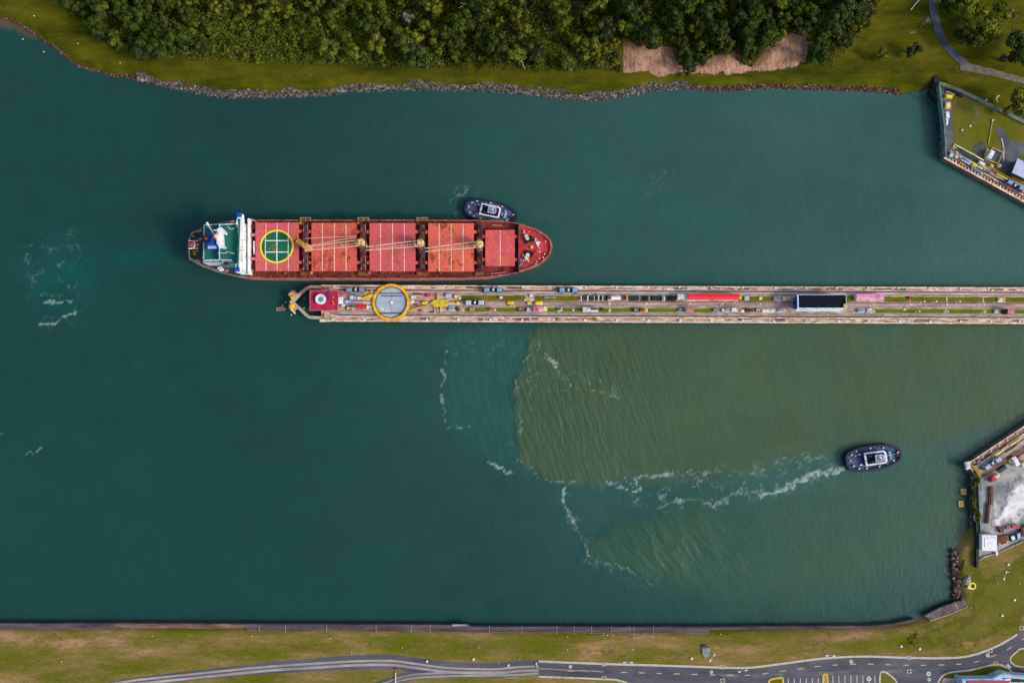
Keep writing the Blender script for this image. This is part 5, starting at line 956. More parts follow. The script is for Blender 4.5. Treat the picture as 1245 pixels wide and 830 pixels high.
for t0, t1, n_, m, lab in [(42, 54, 13.8, 'yellow', 'yellow bar behind the pinkish deck'), (60, 86, 17.5, 'gold', 'long golden bar on the brown quay strip'), (66, 80, 14.5, 'lemon', 'bright yellow bar left of the quay locomotive'), (84, 108, 20.5, 'yellow', 'yellow bar at the upper side of the quay locomotive'), (20, 27, 4.8, 'gold', 'short golden bar close to the quay edge, left one'), (48, 51, 5.2, 'tan', 'short tan bar close to the quay edge, middle one'), (66, 72, 6.2, 'tan', 'short tan bar close to the quay edge, right one'), (84, 90, 6.0, 'orange', 'orange bar beside the quay edge below the locomotive'), (3, 8, 18, 'lemon', 'pale yellow bar at the left end of the quay')]:
    b = MB(); qprism(b, t0, t1, n_, n_ + 1.1, ZQ + .1, ZQ + .8); qprism(b, t0 + .5, t0 + 1.2, n_ - .3, n_ + 1.4, ZQ, ZQ + .9); qprism(b, t1 - 1.2, t1 - .5, n_ - .3, n_ + 1.4, ZQ, ZQ + .9); solo('barrier_bar', b, G[m], lab, 'barrier')
L = dup(LB, (0, 0, 0), label='pale blue lock locomotive on the slanted quay at upper right'); put(L, 1234.5, 225.5, QANG)
# ============================================================ LOWER RIGHT QUAY
EA, EN = (0.834, -0.552), (0.552, 0.834)
def Q(t_, n_): return (1174.2 + t_ * EA[0] + n_ * EN[0], 564.5 + t_ * EA[1] + n_ * EN[1])
tq = thing('quay', 'slanted lock approach quay with rails at lower right', 'quay', (*P(1215, 560, 0), 0))
MB().prism(PP([Q(0, 0), Q(900, 0), Q(900, 60), Q(24, 24), Q(8, 16)], ZQ), -4, ZQ).build('wall', G['wall_brown'], tq)
for n0, n1, mt, h in [(0, 1.3, 'wall_light', .12), (1.3, 3.0, 'wall_grey', .05), (3.0, 5.2, 'wall_brown', .07), (5.2, 7.5, 'rail', .05), (7.5, 9.0, 'wall_light', .08), (9.0, 12, 'wall_pink', .07), (12, 13.8, 'rail', .05), (13.8, 19, 'wall_grey', .06)]:
    qprism(MB(), 2, 800, n0, n1, ZQ, ZQ + h).build('rail_trough' if mt == 'rail' else 'strip', G[mt], tq)
qbox('corner_block', [(1173.5, 562), (1178.5, 560.5), (1181, 569), (1175, 571)], 1.2, 'offwhite', 'lav', 'white block at the tip of the lower right quay', 'block')
t = thing('corner_frame', 'yellow steel frame at the tip of the lower right quay', 'frame', (*P(1187, 570, ZQ), ZQ))  # plain frame of yellow bars standing at the quay corner
b = MB().path([P3(1181, 565, 4.8), P3(1186, 571, 4.8), P3(1192, 579.5, 4.8)], .4); b.path([P3(1186, 568, 4.8), P3(1191, 573, 4.8), P3(1191.5, 577, 4.8)], .4); b.build('bars', G['gold'], t)
b = MB()
for u, v in ((1181, 565), (1186, 571), (1192, 579)): b.cyl(*P(u, v, 4.6), ZQ, 4.9, .3, n=8)
build_each(b, 'foot', G['tan'], t)
for t0, t1, n_, m, lab in [(32, 48, 9.8, 'lemon', 'bright yellow bar on the lower quay rails'), (46, 56, 8.2, 'gold', 'golden bar right of the bright yellow bar on the lower quay'), (58, 74, 10, 'lemon', 'yellow bar at the right edge of the lower quay'), (20, 32, 12.6, 'cream', 'cream bar behind the lavender quay locomotive'), (50, 66, 15.5, 'tan', 'tan bar above the small white roof')]:
    b = MB(); qprism(b, t0, t1, n_, n_ + .9, ZQ + .1, ZQ + .7); qprism(b, t0 + .5, t0 + 1.2, n_ - .3, n_ + 1.2, ZQ, ZQ + .8); qprism(b, t1 - 1.2, t1 - .5, n_ - .3, n_ + 1.2, ZQ, ZQ + .8); solo('barrier_bar', b, G[m], lab, 'barrier')
for t_ in (10, 22, 34, 46, 58, 72):
    x, y = P(*Q(t_, 3), ZQ); t = thing('bollard', 'yellowish bollard along the edge of the lower right quay', 'bollard', (x, y, ZQ), 'bollards on the lower right quay')
    MB().box(x, y, ZQ, .9, .9, .25, .6, .05).build('base', G['wall_light'], t); MB().cyl(x, y, ZQ + .25, ZQ + .75, .32, .42, 10).build('post', G['tan'], t)
qthing('red_cable_reel', 12.5, 17, 4.6, 6.8, .9, 'rosa', 'rosa', 'pinkish red cable reel on the dark strip of the lower quay', 'reel')
L = dup(LV, (0, 0, 0), label='lavender grey lock locomotive on the lower right quay'); put(L, 1207, 563, -math.atan2(EA[1], EA[0]))
# yard behind the quay
MB().sheet(PP([(1181, 571), (1193, 581), (1250, 548), (1400, 470), (1400, 640), (1245, 658), (1216, 672), (1191, 680), (1188, 640), (1184, 634), (1182, 600)], ZS + .3), ZS + .3).build('yard', mat('yard_ground', [C(104, 110, 110), C(144, 146, 144), C(176, 170, 160)], scale=.14, rough=.9, detail=9), tq)
zY = lambda x, y: ZS + .3
patch_sheet('turf', [(1181, 574), (1190, 580), (1196, 582), (1195, 600), (1193, 634), (1184, 634), (1182, 606)], G['grass_dark'], .05, 1.0, 1.4, 111, 0, zY)
patch_sheet('turf', [(1190, 580), (1196, 583), (1195, 604), (1191, 604)], G['lawn'], .08, 1.0, .8, 112, 0, zY)
patch_sheet('turf', [(1204, 576), (1212, 571), (1214, 574), (1206, 580)], G['lawn'], .05, 1.0, .5, 113, 0, zY); patch_sheet('turf', [(1222, 575), (1238, 563), (1240, 568), (1226, 576)], G['lawn'], .05, 1.0, .5, 114, 0, zY)
patch_sheet('white_rubble', [(1201, 640), (1203, 620), (1206, 608), (1212, 600), (1220, 604), (1226, 590), (1232, 576), (1245, 572), (1290, 560), (1290, 630), (1245, 636), (1226, 640), (1214, 648), (1202, 650)], mat('white_lime_dust', [C(140, 142, 142), C(196, 194, 192), C(226, 224, 222), C(208, 202, 196)], scale=.14, rough=.95, detail=9, lo=.32, hi=.64, fine=.10, bump=.5), .12, .8, 2.6, 115, .5, zY, fade=5)
patch_sheet('white_rubble', [(1222, 578), (1227, 574), (1232, 590), (1228, 606), (1222, 606)], G['asphalt_dark'], .4, .8, 1.2, 116, .4, zY)
patch_sheet('white_rubble', [(1227, 587), (1234, 584), (1236, 592), (1228, 598)], G['wall_brown'], 1.2, .8, .8, 117, .3, zY)
wall_thing([(1186.5, 634), (1187.5, 660), (1187, 690)], 2.6, 2.0, 4.6, G['wall_dark'], 'low dark wall left of the square white roof', 'yard_wall', -1)
wall_thing([(1189.5, 584), (1191.5, 634), (1193, 660)], 1.0, 2.5, 4.2, G['seafoam'], 'thin pale green wall between the turf strip and the dusty yard', 'yard_wall', -1)
b = MB()
for k in range(60): stone(b, *P(1180.5 + random.uniform(-1.2, 1.2) + (k % 12) * .05, 574 + k * 1.15, 1.2), random.uniform(.2, 1.8), random.uniform(.35, .7))
stuff('shore_stones', b, G['rock'], 'pale stones along the foot of the lower quay turf', 'rocks')
qbox('square_shed', [(1194.2, 650), (1212, 650), (1212, 669.6), (1194, 669)], 4.5, 'white', 'white', 'square white roofed shed at the corner of the dusty yard', 'shed', z0=ZS)
qbox('white_cabinet', [(1210.5, 670), (1213.6, 670), (1213.6, 675), (1211, 675)], 1.5, 'offwhite', 'white', 'small white cabinet at the lower corner of the square shed', 'cabinet', z0=ZS)
for poly, lab, m in [([(1203.5, 591.5), (1208, 591.5), (1207.6, 613), (1202.5, 613)], 'upper rusty beam stack beside the dusty yard', 'brown'), ([(1200.6, 612), (1204.6, 612), (1202.6, 636), (1198, 636)], 'lower dark red beam stack beside the dusty yard', 'maroon')]:
    t = thing('beam_stack', lab, 'beams', (*P(*poly[0], 4), ZS + .3)); b = MB()
    for k in range(3):
        f0, f1 = k / 3 + .03, (k + 1) / 3 - .03; lp = lambda a, c, f: (a[0] + (c[0] - a[0]) * f, a[1] + (c[1] - a[1]) * f)
        b.prism(PP([lp(poly[0], poly[1], f0), lp(poly[0], poly[1], f1), lp(poly[3], poly[2], f1), lp(poly[3], poly[2], f0)], 4), ZS + .3, 4.0 + .25 * (k == 1))
    b.build('beams', G[m], t); MB().rect(poly[0][0] - .3, poly[0][1] + 5, poly[1][0] + .2, poly[0][1] + 6, ZS + .3, 4.35).build('strap', G['rust'], t)
for poly, h, m, m2, nm, lab, cat in [
    ([(1204.6, 580.5), (1209, 578.5), (1213, 583), (1206, 586)], 2.2, 'red', 'crimson', 'red_truck', 'red truck cab beside the tan flat bed', 'truck'), ([(1208, 578.5), (1214.5, 575.6), (1216, 579), (1210, 582)], 1.8, 'cream', 'tan', 'flat_bed', 'cream flat bed behind the red truck cab', 'trailer'), ([(1213, 571), (1222.5, 564.8), (1224.8, 569), (1216, 574.6)], 1.0, 'navy', 'dgreen', 'grating', 'dark blue green grating stack on the lower quay', 'grating'),
    ([(1226, 559), (1229.6, 557), (1232, 561), (1228.6, 563.4)], 1.6, 'tan', 'gold', 'tan_crate', 'tan crate left of the small white roof', 'crate'), ([(1230.4, 557), (1234.6, 554.4), (1240.8, 564), (1236.4, 567)], 2.8, 'white', 'white', 'white_hut', 'narrow white roofed hut on the lower right quay', 'hut'), ([(1237, 555.5), (1241, 553), (1242.4, 556), (1238.6, 558.4)], 1.3, 'rosa', 'red', 'red_locker', 'dusty red locker right of the narrow white hut', 'locker'), ([(1242, 563.4), (1248, 560.5), (1250, 566), (1244.4, 568)], 1.6, 'cream', 'offwhite', 'cream_locker', 'cream locker at the right edge of the lower quay', 'locker'),
    ([(1213, 640), (1220.6, 641), (1221, 646.5), (1216.4, 647.5)], 1.6, 'maroon', 'brown', 'scrap_skip', 'dark red scrap skip at the lower edge of the white dust', 'skip'), ([(1213, 652), (1226, 650), (1227, 656), (1214, 659)], 1.4, 'brown', 'maroon', 'scrap_pile', 'brown scrap pile touching the square white shed', 'scrap'), ([(1228, 651), (1234, 650), (1236, 656), (1230, 658)], 1.6, 'dgrey', 'white', 'pump_set', 'dark pump set with a white top beside the brown scrap', 'pump'), ([(1215, 660), (1226, 657), (1226, 660), (1215.5, 663.5)], 1.0, 'tan', 'brown', 'timber_pile', 'tan timber pile below the brown scrap', 'timber'), ([(1236, 648), (1241, 646.5), (1242, 655), (1237, 656)], 1.8, 'slate', 'pale', 'compressor', 'blue grey compressor at the right of the dusty yard', 'compressor'), ([(1241, 641), (1252, 638), (1252, 650), (1243, 652)], 1.8, 'maroon', 'brown', 'scrap_skip', 'large dark red skip at the right edge of the yard', 'skip')]:
    qbox(nm, poly, h, m, m2, lab, cat, z0=ZS + .3)
for u, v, lab in [(1226.5, 641.5, 'round red tank standing alone at the lower edge of the white dust'), (1233.5, 640.5, 'left tank of the touching red pair'), (1237.8, 640, 'right tank of the touching red pair')]:
    x, y = P(u, v, 4.6); t = thing('red_tank', lab, 'tank', (x, y, ZS + .3)); MB().cyl(x, y, ZS + .3, 4.5, 1.0, .95, 16).build('tank', G['rosa'], t); MB().cyl(x, y, 4.5, 4.75, .5, .3, 10).build('lid', G['red'], t)
solo('yard_fence', MB().strip(PP([(1190, 681), (1197, 676), (1214, 672), (1232, 663), (1246, 656.5)], 3.4), .4, ZS, 3.6), G['wall_grey'], 'pale low fence between the dusty yard and the green point', 'fence')
for u, v, lab in [(1172.3, 597.5, 'upper of two square tan caissons in the water beside the quay'), (1169.4, 612.3, 'lower of two square tan caissons in the water beside the quay')]:
    x, y = P(u, v, 1.2); t = thing('caisson', lab, 'caisson', (x, y, -2)); MB().box(x, y, -3, 2.7, 3.0, 4.0, .05, .15).build('block', G['tan'], t); MB().box(x, y, 1.0, 1.5, 1.6, .25, .05, .05).build('cap', G['gold'], t)

# ============================================================ BULK CARRIER
ZD = 10.0
S0 = P(450, 302, ZD)
ship = thing('bulk_carrier', 'long red bulk carrier with pink red hatches, a green helipad circle and a white bridge', 'ship', (S0[0], S0[1], 0))
oD = [(300, 268), (280, 269), (262, 272), (245, 277.5), (233, 283.3), (229.4, 292), (229, 300), (229.2, 308), (230.4, 315), (246, 323.6), (264, 330), (283, 334.8), (300, 337), (330, 338), (400, 338.4), (480, 338.5), (560, 338), (590, 336.8), (612, 334), (630, 330.8), (645, 326.4), (655, 321.6), (664, 314.6), (669.6, 307), (671.4, 299.5), (669.6, 292.5), (663, 285.6), (652, 278.8), (640, 274.6), (628, 271.6), (610, 269), (580, 268), (450, 267.6)]
def wlpt(u, v):
    c = 302.8; k = 0.985
    if u > 600: t_ = min((u - 600) / 71, 1); return (u - 13 * t_ ** 1.6, c + (v - c) * (1 - .42 * t_))
    if u < 290: t_ = min((290 - u) / 61, 1); return (u + 5 * t_, c + (v - c) * (1 - .25 * t_))
    return (u, c + (v - c) * k)
deckW = PP(oD, ZD); watW = PP([wlpt(*p) for p in oD], ZD)
hm = mat('ship_side_paint', [C(132, 64, 58), C(176, 110, 100), C(200, 150, 136), C(166, 84, 78)], scale=.16, stretch=(.4, 1, 2.0), rough=.6, detail=8, fine=.15)
deckm = mat('rusty_deck', [C(64, 24, 22), C(112, 38, 34), C(142, 54, 46), C(150, 88, 52)], scale=.35, rough=.8, detail=9, fine=.2, lo=.3, hi=.75)
def fixo(p): 
    a = sum(p[i][0] * p[(i + 1) % len(p)][1] - p[(i + 1) % len(p)][0] * p[i][1] for i in range(len(p))); return a > 0
ccw = fixo(deckW)
MB().prism(watW, -3.5, ZD, deckW).build('hull', hm, ship)
shr = lambda pts, k, c=(450, 302.6): [(c[0] + (u - c[0]) * (1 - (k / 220)), c[1] + (v - c[1]) * (1 - k / 34.0)) for u, v in pts]
MB().sheet(PP(shr(oD, .8), ZD), ZD + .03).build('deck', deckm, ship)
MB().sheet(PP([(300, 269), (280, 270), (262, 273), (245, 278.5), (234, 284), (230.4, 292), (230.2, 308), (231.4, 314.5), (246.5, 322.6), (264, 329), (283, 333.8), (299, 336)], ZD), ZD + .06).build('poop_deck', mat('poop_deck_paint', [C(18, 50, 44), C(28, 70, 60), C(60, 76, 60)], scale=.3, rough=.8, detail=8), ship)
wb = mat('bulwark_paint', [C(120, 46, 44), C(160, 80, 74), C(186, 116, 104)], scale=.4, rough=.6)
bo = PP(oD, ZD + 1.1); bi = PP(shr(oD, .75), ZD + 1.1)
if not ccw: bo, bi = bo[::-1], bi[::-1]
MB().strip(PP(oD[12:] + [oD[0]], ZD + 1.1), .55, ZD - .05, ZD + 1.1).build('bulwark', wb, ship)
MB().strip(PP(oD[:13], ZD + 1.1), .5, ZD - .05, ZD + 1.1).build('stern_bulwark', mat('stern_grey_paint', [C(84, 78, 74), C(120, 112, 106), C(164, 150, 142)], scale=.5, rough=.7), ship)
# forecastle
fo = [p for p in oD if p[0] >= 627]; fi = [(631, 329.8)] + [p for p in fo if p[0] > 631] + [(631, 272.6)]
zf = 12.8
fk = [(632 + (u - 632) * .985, 302 + (v - 302) * .965) for u, v in fi]
MB().prism(PP(fk, zf), ZD, zf).build('forecastle', mat('forecastle_paint', [C(130, 36, 36), C(172, 48, 52), C(192, 62, 64)], scale=.3, rough=.65, detail=8), ship)
a, b_ = PP([(632 + (u - 632) * 1.0, 302 + (v - 302) * .985) for u, v in fi], zf + 1), PP([(631.5 + (u - 632) * .965, 302 + (v - 302) * .94) for u, v in fi], zf + 1)
if not fixo(a): a, b_ = a[::-1], b_[::-1]
MB().loop_wall(a, b_, zf - 1.2, zf + 1.0).build('bulwark', wb, ship)
MB().rect(629.3, 272, 630.8, 331, ZD, zf + .3).build('breakwater', G['black'], ship)
b = MB()
for u, v, du in ((640.5, 289, 1), (640.5, 310, 1)): b.box(*P(u + 3, v + (2 if v < 300 else -2), zf + 1), zf, 4.2, 2.0, 1.3, .5 if v < 300 else -.5, .2); b.box(*P(u + 6.5, v + (3.4 if v < 300 else -3.4), zf + .6), zf, 2.4, .7, .7, .3 if v < 300 else -.3, .1)
build_each(b, 'windlass', G['black'], ship)
b = MB()
for u, v in ((640, 286.5), (641.3, 289.8), (640, 313), (641.6, 309.6)): b.cyl(*P(u, v, zf + 2), zf, zf + 2, 1.0, .9, 12)
build_each(b, 'winch_drum', G['offwhite'], ship)
b = MB()
for _ in range(34):
    u = random.uniform(632.5, 664); w_ = 24 * (1 - ((u - 632) / 46) ** 2) ** .5; v = 300 + random.uniform(-w_, w_)
    if abs(v - 300) < 3 and u < 650: continue
    b.cyl(*P(u, v, zf + .8), zf, zf + .8, random.uniform(.25, .45), n=7)
build_each(b, 'bitt', G['cream'], ship)
b = MB()
for u, v in ((633.4, 316), (634.2, 319.5), (633, 322)): b.box(*P(u, v, zf + 1), zf, 1.3, 1.1, 1.0, 0, .15)
build_each(b, 'mooring_gear', G['slate'], ship); MB().box(*P(646.3, 299.8, zf + 1), zf, 1.4, 1.4, .8, .3, .2).build('hatch_lid', G['yellow'], ship)
b = MB().tube(P3(653, 296, zf + 5), P3(653, 296, zf), .25).tube(P3(651, 292, zf + 4.6), P3(654.5, 300, zf + 4.8), .28).tube(P3(652.5, 296, zf + 4.6), P3(657, 294.5, zf + 4.8), .25); b.box(*P(653, 295.6, zf + 5), zf + 4.6, 1.0, 1.0, .9); b.build('foremast', G['white'], ship)
# hatches
hd = [(310.5, 363, 270.6, 329.4, (323.4, 337, 350.6)), (378.6, 433.6, 271, 329.6, (392, 406.6, 420.8)), (449.2, 505, 271.2, 329.8, (462.6, 477.2, 491.6)), (520.6, 576.2, 271.4, 330, (534, 548.6, 563)), (590, 626, 279.6, 323.4, (608.2,))]
hc = [((204, 88, 94), (192, 78, 84), (170, 92, 78)), ((200, 88, 76), (186, 76, 72), (150, 62, 46)), ((206, 88, 94), (194, 80, 86), (168, 82, 68)), ((212, 96, 84), (204, 88, 78), (136, 62, 38)), ((198, 78, 86), (188, 72, 80), (200, 96, 60))]
zc = ZD + 2.6
hr = [(206, 94, 86), (216, 98, 76), (204, 90, 88), (220, 104, 74), (208, 90, 82)]
rs = lambda t_: t_
for i, (u0, u1, v0, v1, seams) in enumerate(hd):
    c0, c1, c2 = hc[i]
    m = mat('hatch_paint', [C(*c2), C(*(hr[i])), C(*c1), C(*c0)], scale=.16, stretch=(1, .7, 1), rough=.6, detail=11, lo=.42, hi=.60, fine=.2, nrough=.78)
    MB().rect(u0 + .8, v0 + .8, u1 - .8, v1 - .8, ZD, zc).build('hatch_coaming', G['maroon'], ship)
    b = MB(); us = [u0] + list(seams) + [u1]
    for a_, c_ in zip(us[:-1], us[1:]): b.rect(a_ + .12, v0, c_ - .12, v1, zc, zc + .8)
    for vv in (v0 + (v1 - v0) * .18, v0 + (v1 - v0) * .82):
        if i: b.rect(u0 - 3.2, vv - 1.8, u0 + .1, vv + 1.8, zc - .6, zc + .3)
        b.rect(u1 - .1, vv - 1.8, u1 + 3.0, vv + 1.8, zc - .6, zc + .3)
    cv = b.build('hatch_cover', m, ship)
    b = MB()
    for s_ in seams: b.rect(s_ - .42, v0 + .3, s_ + .42, v1 - .3, zc + .7, zc + .84)
    build_each(b, 'panel_seam', mat('worn_white_paint', [C(196, 130, 120), C(222, 196, 180), C(232, 222, 208)], scale=.6, rough=.7), cv)
    if i == 0:
        hx = P(336.4, 299.6, zc + .9); mm = M_PX * .97
        MB().cyl(*hx, zc + .805, zc + .86, 19.4 * mm, n=64).build('helipad', mat('helipad_green', [C(104, 108, 40), C(14, 92, 52), C(10, 100, 62), C(8, 92, 66)], scale=.16, rough=.7, lo=.36, hi=.6, detail=9, nrough=.7), cv)
        MB().ring(*hx, zc + .805, zc + .90, 18.6 * mm, 20.6 * mm, 72).build('helipad_ring', G['lemon'], cv)
        b = MB(); b.rect(336, 280.5, 337.2, 318.8, zc + .8, zc + .91)
        for v in (292.6, 306.4): b.rect(322.5, v - .6, 350.6, v + .6, zc + .8, zc + .912 + .001 * (v > 300))
        for u in (322.6, 350.4): b.rect(u - .45, 287, u + .45, 312.5, zc + .8, zc + .906)
        b.build('helipad_lines', G['white'], cv)
# scattered deck gear in the gaps between hatches
gaps = [(366.5, 376.2), (436.6, 446.6), (508, 518.2), (579, 588)]
for i, (g0, g1) in enumerate(gaps):
    gm = (g0 + g1) / 2; orange = i in (0, 1)
    b = MB(); b.rect(gm - 3.6, 274, gm + 3.6, 327, ZD, ZD + 2.4); b.build('mast_house', mat('mast_house_paint', [C(62, 30, 26), C(102, 44, 36), C(142, 78, 40) if orange else C(110, 60, 50)], scale=.5, rough=.8, detail=8), ship)
    b = MB()
    for du in (-2.6, 2.6):
        b.rect(gm + du - .35, 272, gm + du + .35, 286, ZD + 2.4, ZD + 2.75); b.rect(gm + du - .35, 311, gm + du + .35, 328, ZD + 2.4, ZD + 2.75)
    build_each(b, 'walkway_rail', G['rosa'] if orange else G['brown'], ship)
    b = MB()
    for v in (275.5, 284, 311, 323): b.box(*P(gm + random.uniform(-.5, .5), v + random.uniform(-1, 1), ZD + 4), ZD + 2.4, 1.7, 1.8, 1.2, 0, .15)
    build_each(b, 'hydraulic_unit', G['dgrey'] if i != 3 else G['navy'], ship)
    b = MB(); b.rect(g0 - 2.5, 265.2, g1 + 2.5, 268.8, ZD + 1.2, ZD + 2.0) if i < 3 else b.rect(g0, 269, g1, 271, ZD + 1, ZD + 1.8)
    b.rect(g0 - 1.5, 330.4, g1 + 1.5, 334.6, ZD + .2, ZD + 1.6); build_each(b, 'side_platform', mat('rusty_platform', [C(70, 34, 24), C(120, 66, 36), C(156, 100, 50)], scale=.5, rough=.85, detail=8), ship)
    if i < 3:
        b = MB().tube(P3(g0 - 2, 264.6, ZD + 3), P3(g1 + 2, 264.4, ZD + 3), .14); [b.tube(P3(u, 264.6, ZD + 3), P3(u, 268.5, ZD + 2), .14) for u in (g0 - 1, gm, g1 + 1)]; b.build('outboard_rail', G['concrete'], ship)
    if orange:
        b = MB(); [b.box(*P(u, v, ZD + 3), ZD + .3, 1.5, 1.3, 1.0, 0, .15) for u, v in ((g0 - 2.2, 270.3), (g1 - 1.2, 311.5), (g0 - 1, 331.5), (g1 + .5, 331))]; build_each(b, 'rust_locker', G['gold'] if i == 0 else G['orange'], ship)
# deck pipes along both sides and small clutter
b = MB()
for v in (333.3, 334.6): b.strip(PP([(312, v), (590, v - .2)], ZD + .5), .3, ZD + .25, ZD + .6)
build_each(b, 'deck_pipe', G['brown'], ship)
b = MB()
for _ in range(44): b.box(*P(random.uniform(312, 620), random.choice([332.2, 335.6, 269.4]) + random.uniform(-.6, .6), ZD + .8), ZD, random.uniform(.5, 1.4), random.uniform(.4, .9), random.uniform(.4, 1.1))
build_each(b, 'deck_fitting', G['wall_brown'], ship)
b = MB(); b.strip(PP([(596, 333.0), (606, 331.8), (616, 330.6)], ZD + .9), .5, ZD + .3, ZD + .8); b.strip(PP([(598, 273.4), (610, 274.4)], ZD + .9), .5, ZD + .3, ZD + .8); build_each(b, 'gangway', G['rosa'], ship)
# cranes
G['jib'] = paint('pale_jib_paint', 226, 198, 176)
G['cranegold'] = mat('worn_cream_crane', [C(96, 72, 38), C(186, 152, 92), C(224, 202, 150)], scale=.7, rough=.6, detail=8, lo=.36, hi=.6)
def crane(u, v, jib_to, bodym, i):
    x, y = P(u, v, 23); z0 = ZD + 2.4
    c = MB().cyl(x, y, ZD, 19.5, 1.75, 1.6, 20).build('crane', G['cream'] if i else G['gold'], ship)
    if i: MB().ring(x, y, 18.6, 19.3, 1.6, 2.6, 24).build('platform', G['brown'], c)  # added ring; its dark brown stands for the shade round the crane top
    if jib_to is None: return c, x, y
    jx, jy, jz = jib_to; d = Vector((jx - x, jy - y)); d.normalize(); n_ = Vector((-d.y, d.x)); a = math.atan2(d.y, d.x)
    MB().cyl(x - d.x * .2, y - d.y * .2, 19.5, 22.0, 2.0, 1.95, 14).cyl(x - d.x * .2, y - d.y * .2, 22.0, 22.9, 1.95, 1.2, 14).box(x + d.x * 1.6, y + d.y * 1.6, 19.6, 2.2, 3.0, 1.9, a, .3).build('crane_house', G['cranegold'], c)
    MB().box(x + d.x * 1.9 - n_.x * 1.0, y + d.y * 1.9 - n_.y * 1.0, 19.6, 1.5, 1.3, 1.8, a, .2).build('cab', G['dgrey'], c)
    b = MB(); P0 = Vector((x, y, 20.4)); P1 = Vector((jx, jy, jz)); n3 = Vector((n_.x, n_.y, 0))
    for s in (-1, 1): b.tube(P0 + n3 * s * 1.5, P1 + n3 * s * .9, .20, .17)
    for k in range(1, 9): b.tube(P0.lerp(P1, k / 9) + n3 * (1.5 - .6 * k / 9), P0.lerp(P1, k / 9) - n3 * (1.5 - .6 * k / 9), .06)
    b.build('jib', G['jib'], c)
    b = MB(); T_ = Vector((x, y, 23.4))
    for s in (-.8, .8): b.tube(T_ + n3 * s, P1 + n3 * s * .7, .07)
    b.build('cables', G['cream'], c)
    b = MB().box(jx, jy, jz - .4, 1.5, 2.4, .9, a, .15); b.build('jib_head', G['dgrey'], c)
    return c, x, y
c1, x, y = crane(369.6, 297.5, None, 'gold', 0)
hx, hy = P(365, 295, 22); a1 = math.atan2(P(371, 300, 22)[1] - P(359, 291, 22)[1], P(371, 300, 22)[0] - P(359, 291, 22)[0])
MB().box(hx, hy, 19.5, 5.6, 2.6, 2.4, a1, .7).build('crane_house', mat('worn_crane_yellow', [C(84, 54, 32), C(158, 114, 44), C(214, 170, 76)], scale=.6, rough=.6), c1); MB().box(*P(360, 291.6, 22), 19.8, 1.6, 2.4, 1.9, a1, .3).build('cab', G['brown'], c1); MB().ball(*P(371, 303.5, 20), 18.6, 1.0, 1.0, .9).build('hook_block', G['concrete'], c1)
def crane_full(u, v, ju, jv, i): return crane(u, v, (*P(ju, jv, 17.2), 17.2), 'cream', i)
crane_full(437.4, 293.6, 371.5, 302.6, 1); crane_full(509.6, 294.4, 443.5, 302.4, 2); crane_full(582, 295.6, 515.5, 304.0, 3)
# gather extra cable pair of the second crane running to the yellow one
b = MB().tube(P3(432, 287, 22), P3(371, 290, 19.5), .11); b.tube(P3(431, 288.6, 22), P3(371, 299.4, 19.5), .13); build_each(b, 'slack_cable', G['jib'], ship)
# accommodation block
gr = mat('green_deck_paint', [C(8, 84, 70), C(10, 96, 80), C(16, 104, 88), C(40, 106, 90)], scale=.22, rough=.7, detail=8, fine=.08)
def block(pts, z0, z1, nm, m, roof=None):
    o = MB().prism(PP(pts, z1), z0, z1).build(nm, G[m] if isinstance(m, str) else m, ship)
    if roof is not None:
        cx, cy = sum(p[0] for p in pts) / len(pts), sum(p[1] for p in pts) / len(pts); ins_ = [(cx + (u - cx) * .96, cy + (v - cy) * .97) for u, v in pts]
        MB().sheet(PP(ins_, z1), z1 + .03).build('deck', roof, o)
        a, b_ = PP(pts, z1 + 1), PP(ins_, z1 + 1)
        if not fixo(a): a, b_ = a[::-1], b_[::-1]
        MB().loop_wall(a, b_, z1 - .1, z1 + .5).build('parapet', G['white'] if nm != 'aft_house' else G['pale'], o)
    return o
zA, zB, zC_ = 19.0, 23.0, 26.0
o = block([(247.5, 273), (270, 272), (270, 319.6), (246.6, 319.6)], ZD, zA, 'aft_house', 'white', gr)
MB().rect(247.5, 315.2, 266, 317.6, zA, zA + 1.0).build('boat_deck_rail', G['pale'], o)
o = block([(266, 272.4), (292, 271), (291, 321.4), (284, 321.4), (281, 315.8), (266, 315.4)], ZD, zB, 'accommodation', 'white', gr)
b = MB(); xf = P(291.2, 300, zB)[0]
for zz in (12.5, 15.2, 17.9, 20.6):
    for k in range(9): b.box(xf + .02, P(291, 277 + k * 5, zz)[1], zz, .12, .9, .9)
build_each(b, 'window', G['glass'], o)
# stepped front of the block reaching forward over the deck
MB().prism(PP([(291.5, 272), (299.5, 272), (299.5, 333), (291.5, 333)], 13.5), ZD, 13.5).build('front_house', G['white'], ship)
MB().prism(PP([(291, 275), (295.5, 275), (295.5, 329), (291, 329)], 18), 13.5, 18).build('front_house', G['white'], ship)
br = MB().prism(PP([(289.6, 259.6), (294.2, 259.8), (295.4, 276), (293.4, 290), (293, 316), (292.0, 331.6), (286.4, 331.2), (286, 322), (289, 318), (289.4, 273), (286.6, 273)], zC_), zB, zC_).build('bridge', G['white'], ship)
MB().sheet(PP([(288.6, 266), (292.4, 266), (292, 276), (290.6, 316), (290, 325), (287, 325), (288.4, 317), (289.8, 273)], zC_), zC_ + .04).build('bridge_deck', gr, br)
for u, v in ((290.6, 261.2), (287.8, 327.6)): MB().box(*P(u, v, zC_ + .6), zC_ + .05, 2.5, 2.0, .6, 0, .15).build('wing_end', G['blue'], br)
b = MB(); xb = P(294.6, 300, zC_)[0]
for k in range(10): b.box(P(293.6, 280 + k * 4, 25)[0], P(293, 280 + k * 4, 25)[1], 24.4, .5, 1.2, 1.0)
build_each(b, 'window', G['grey'], br)
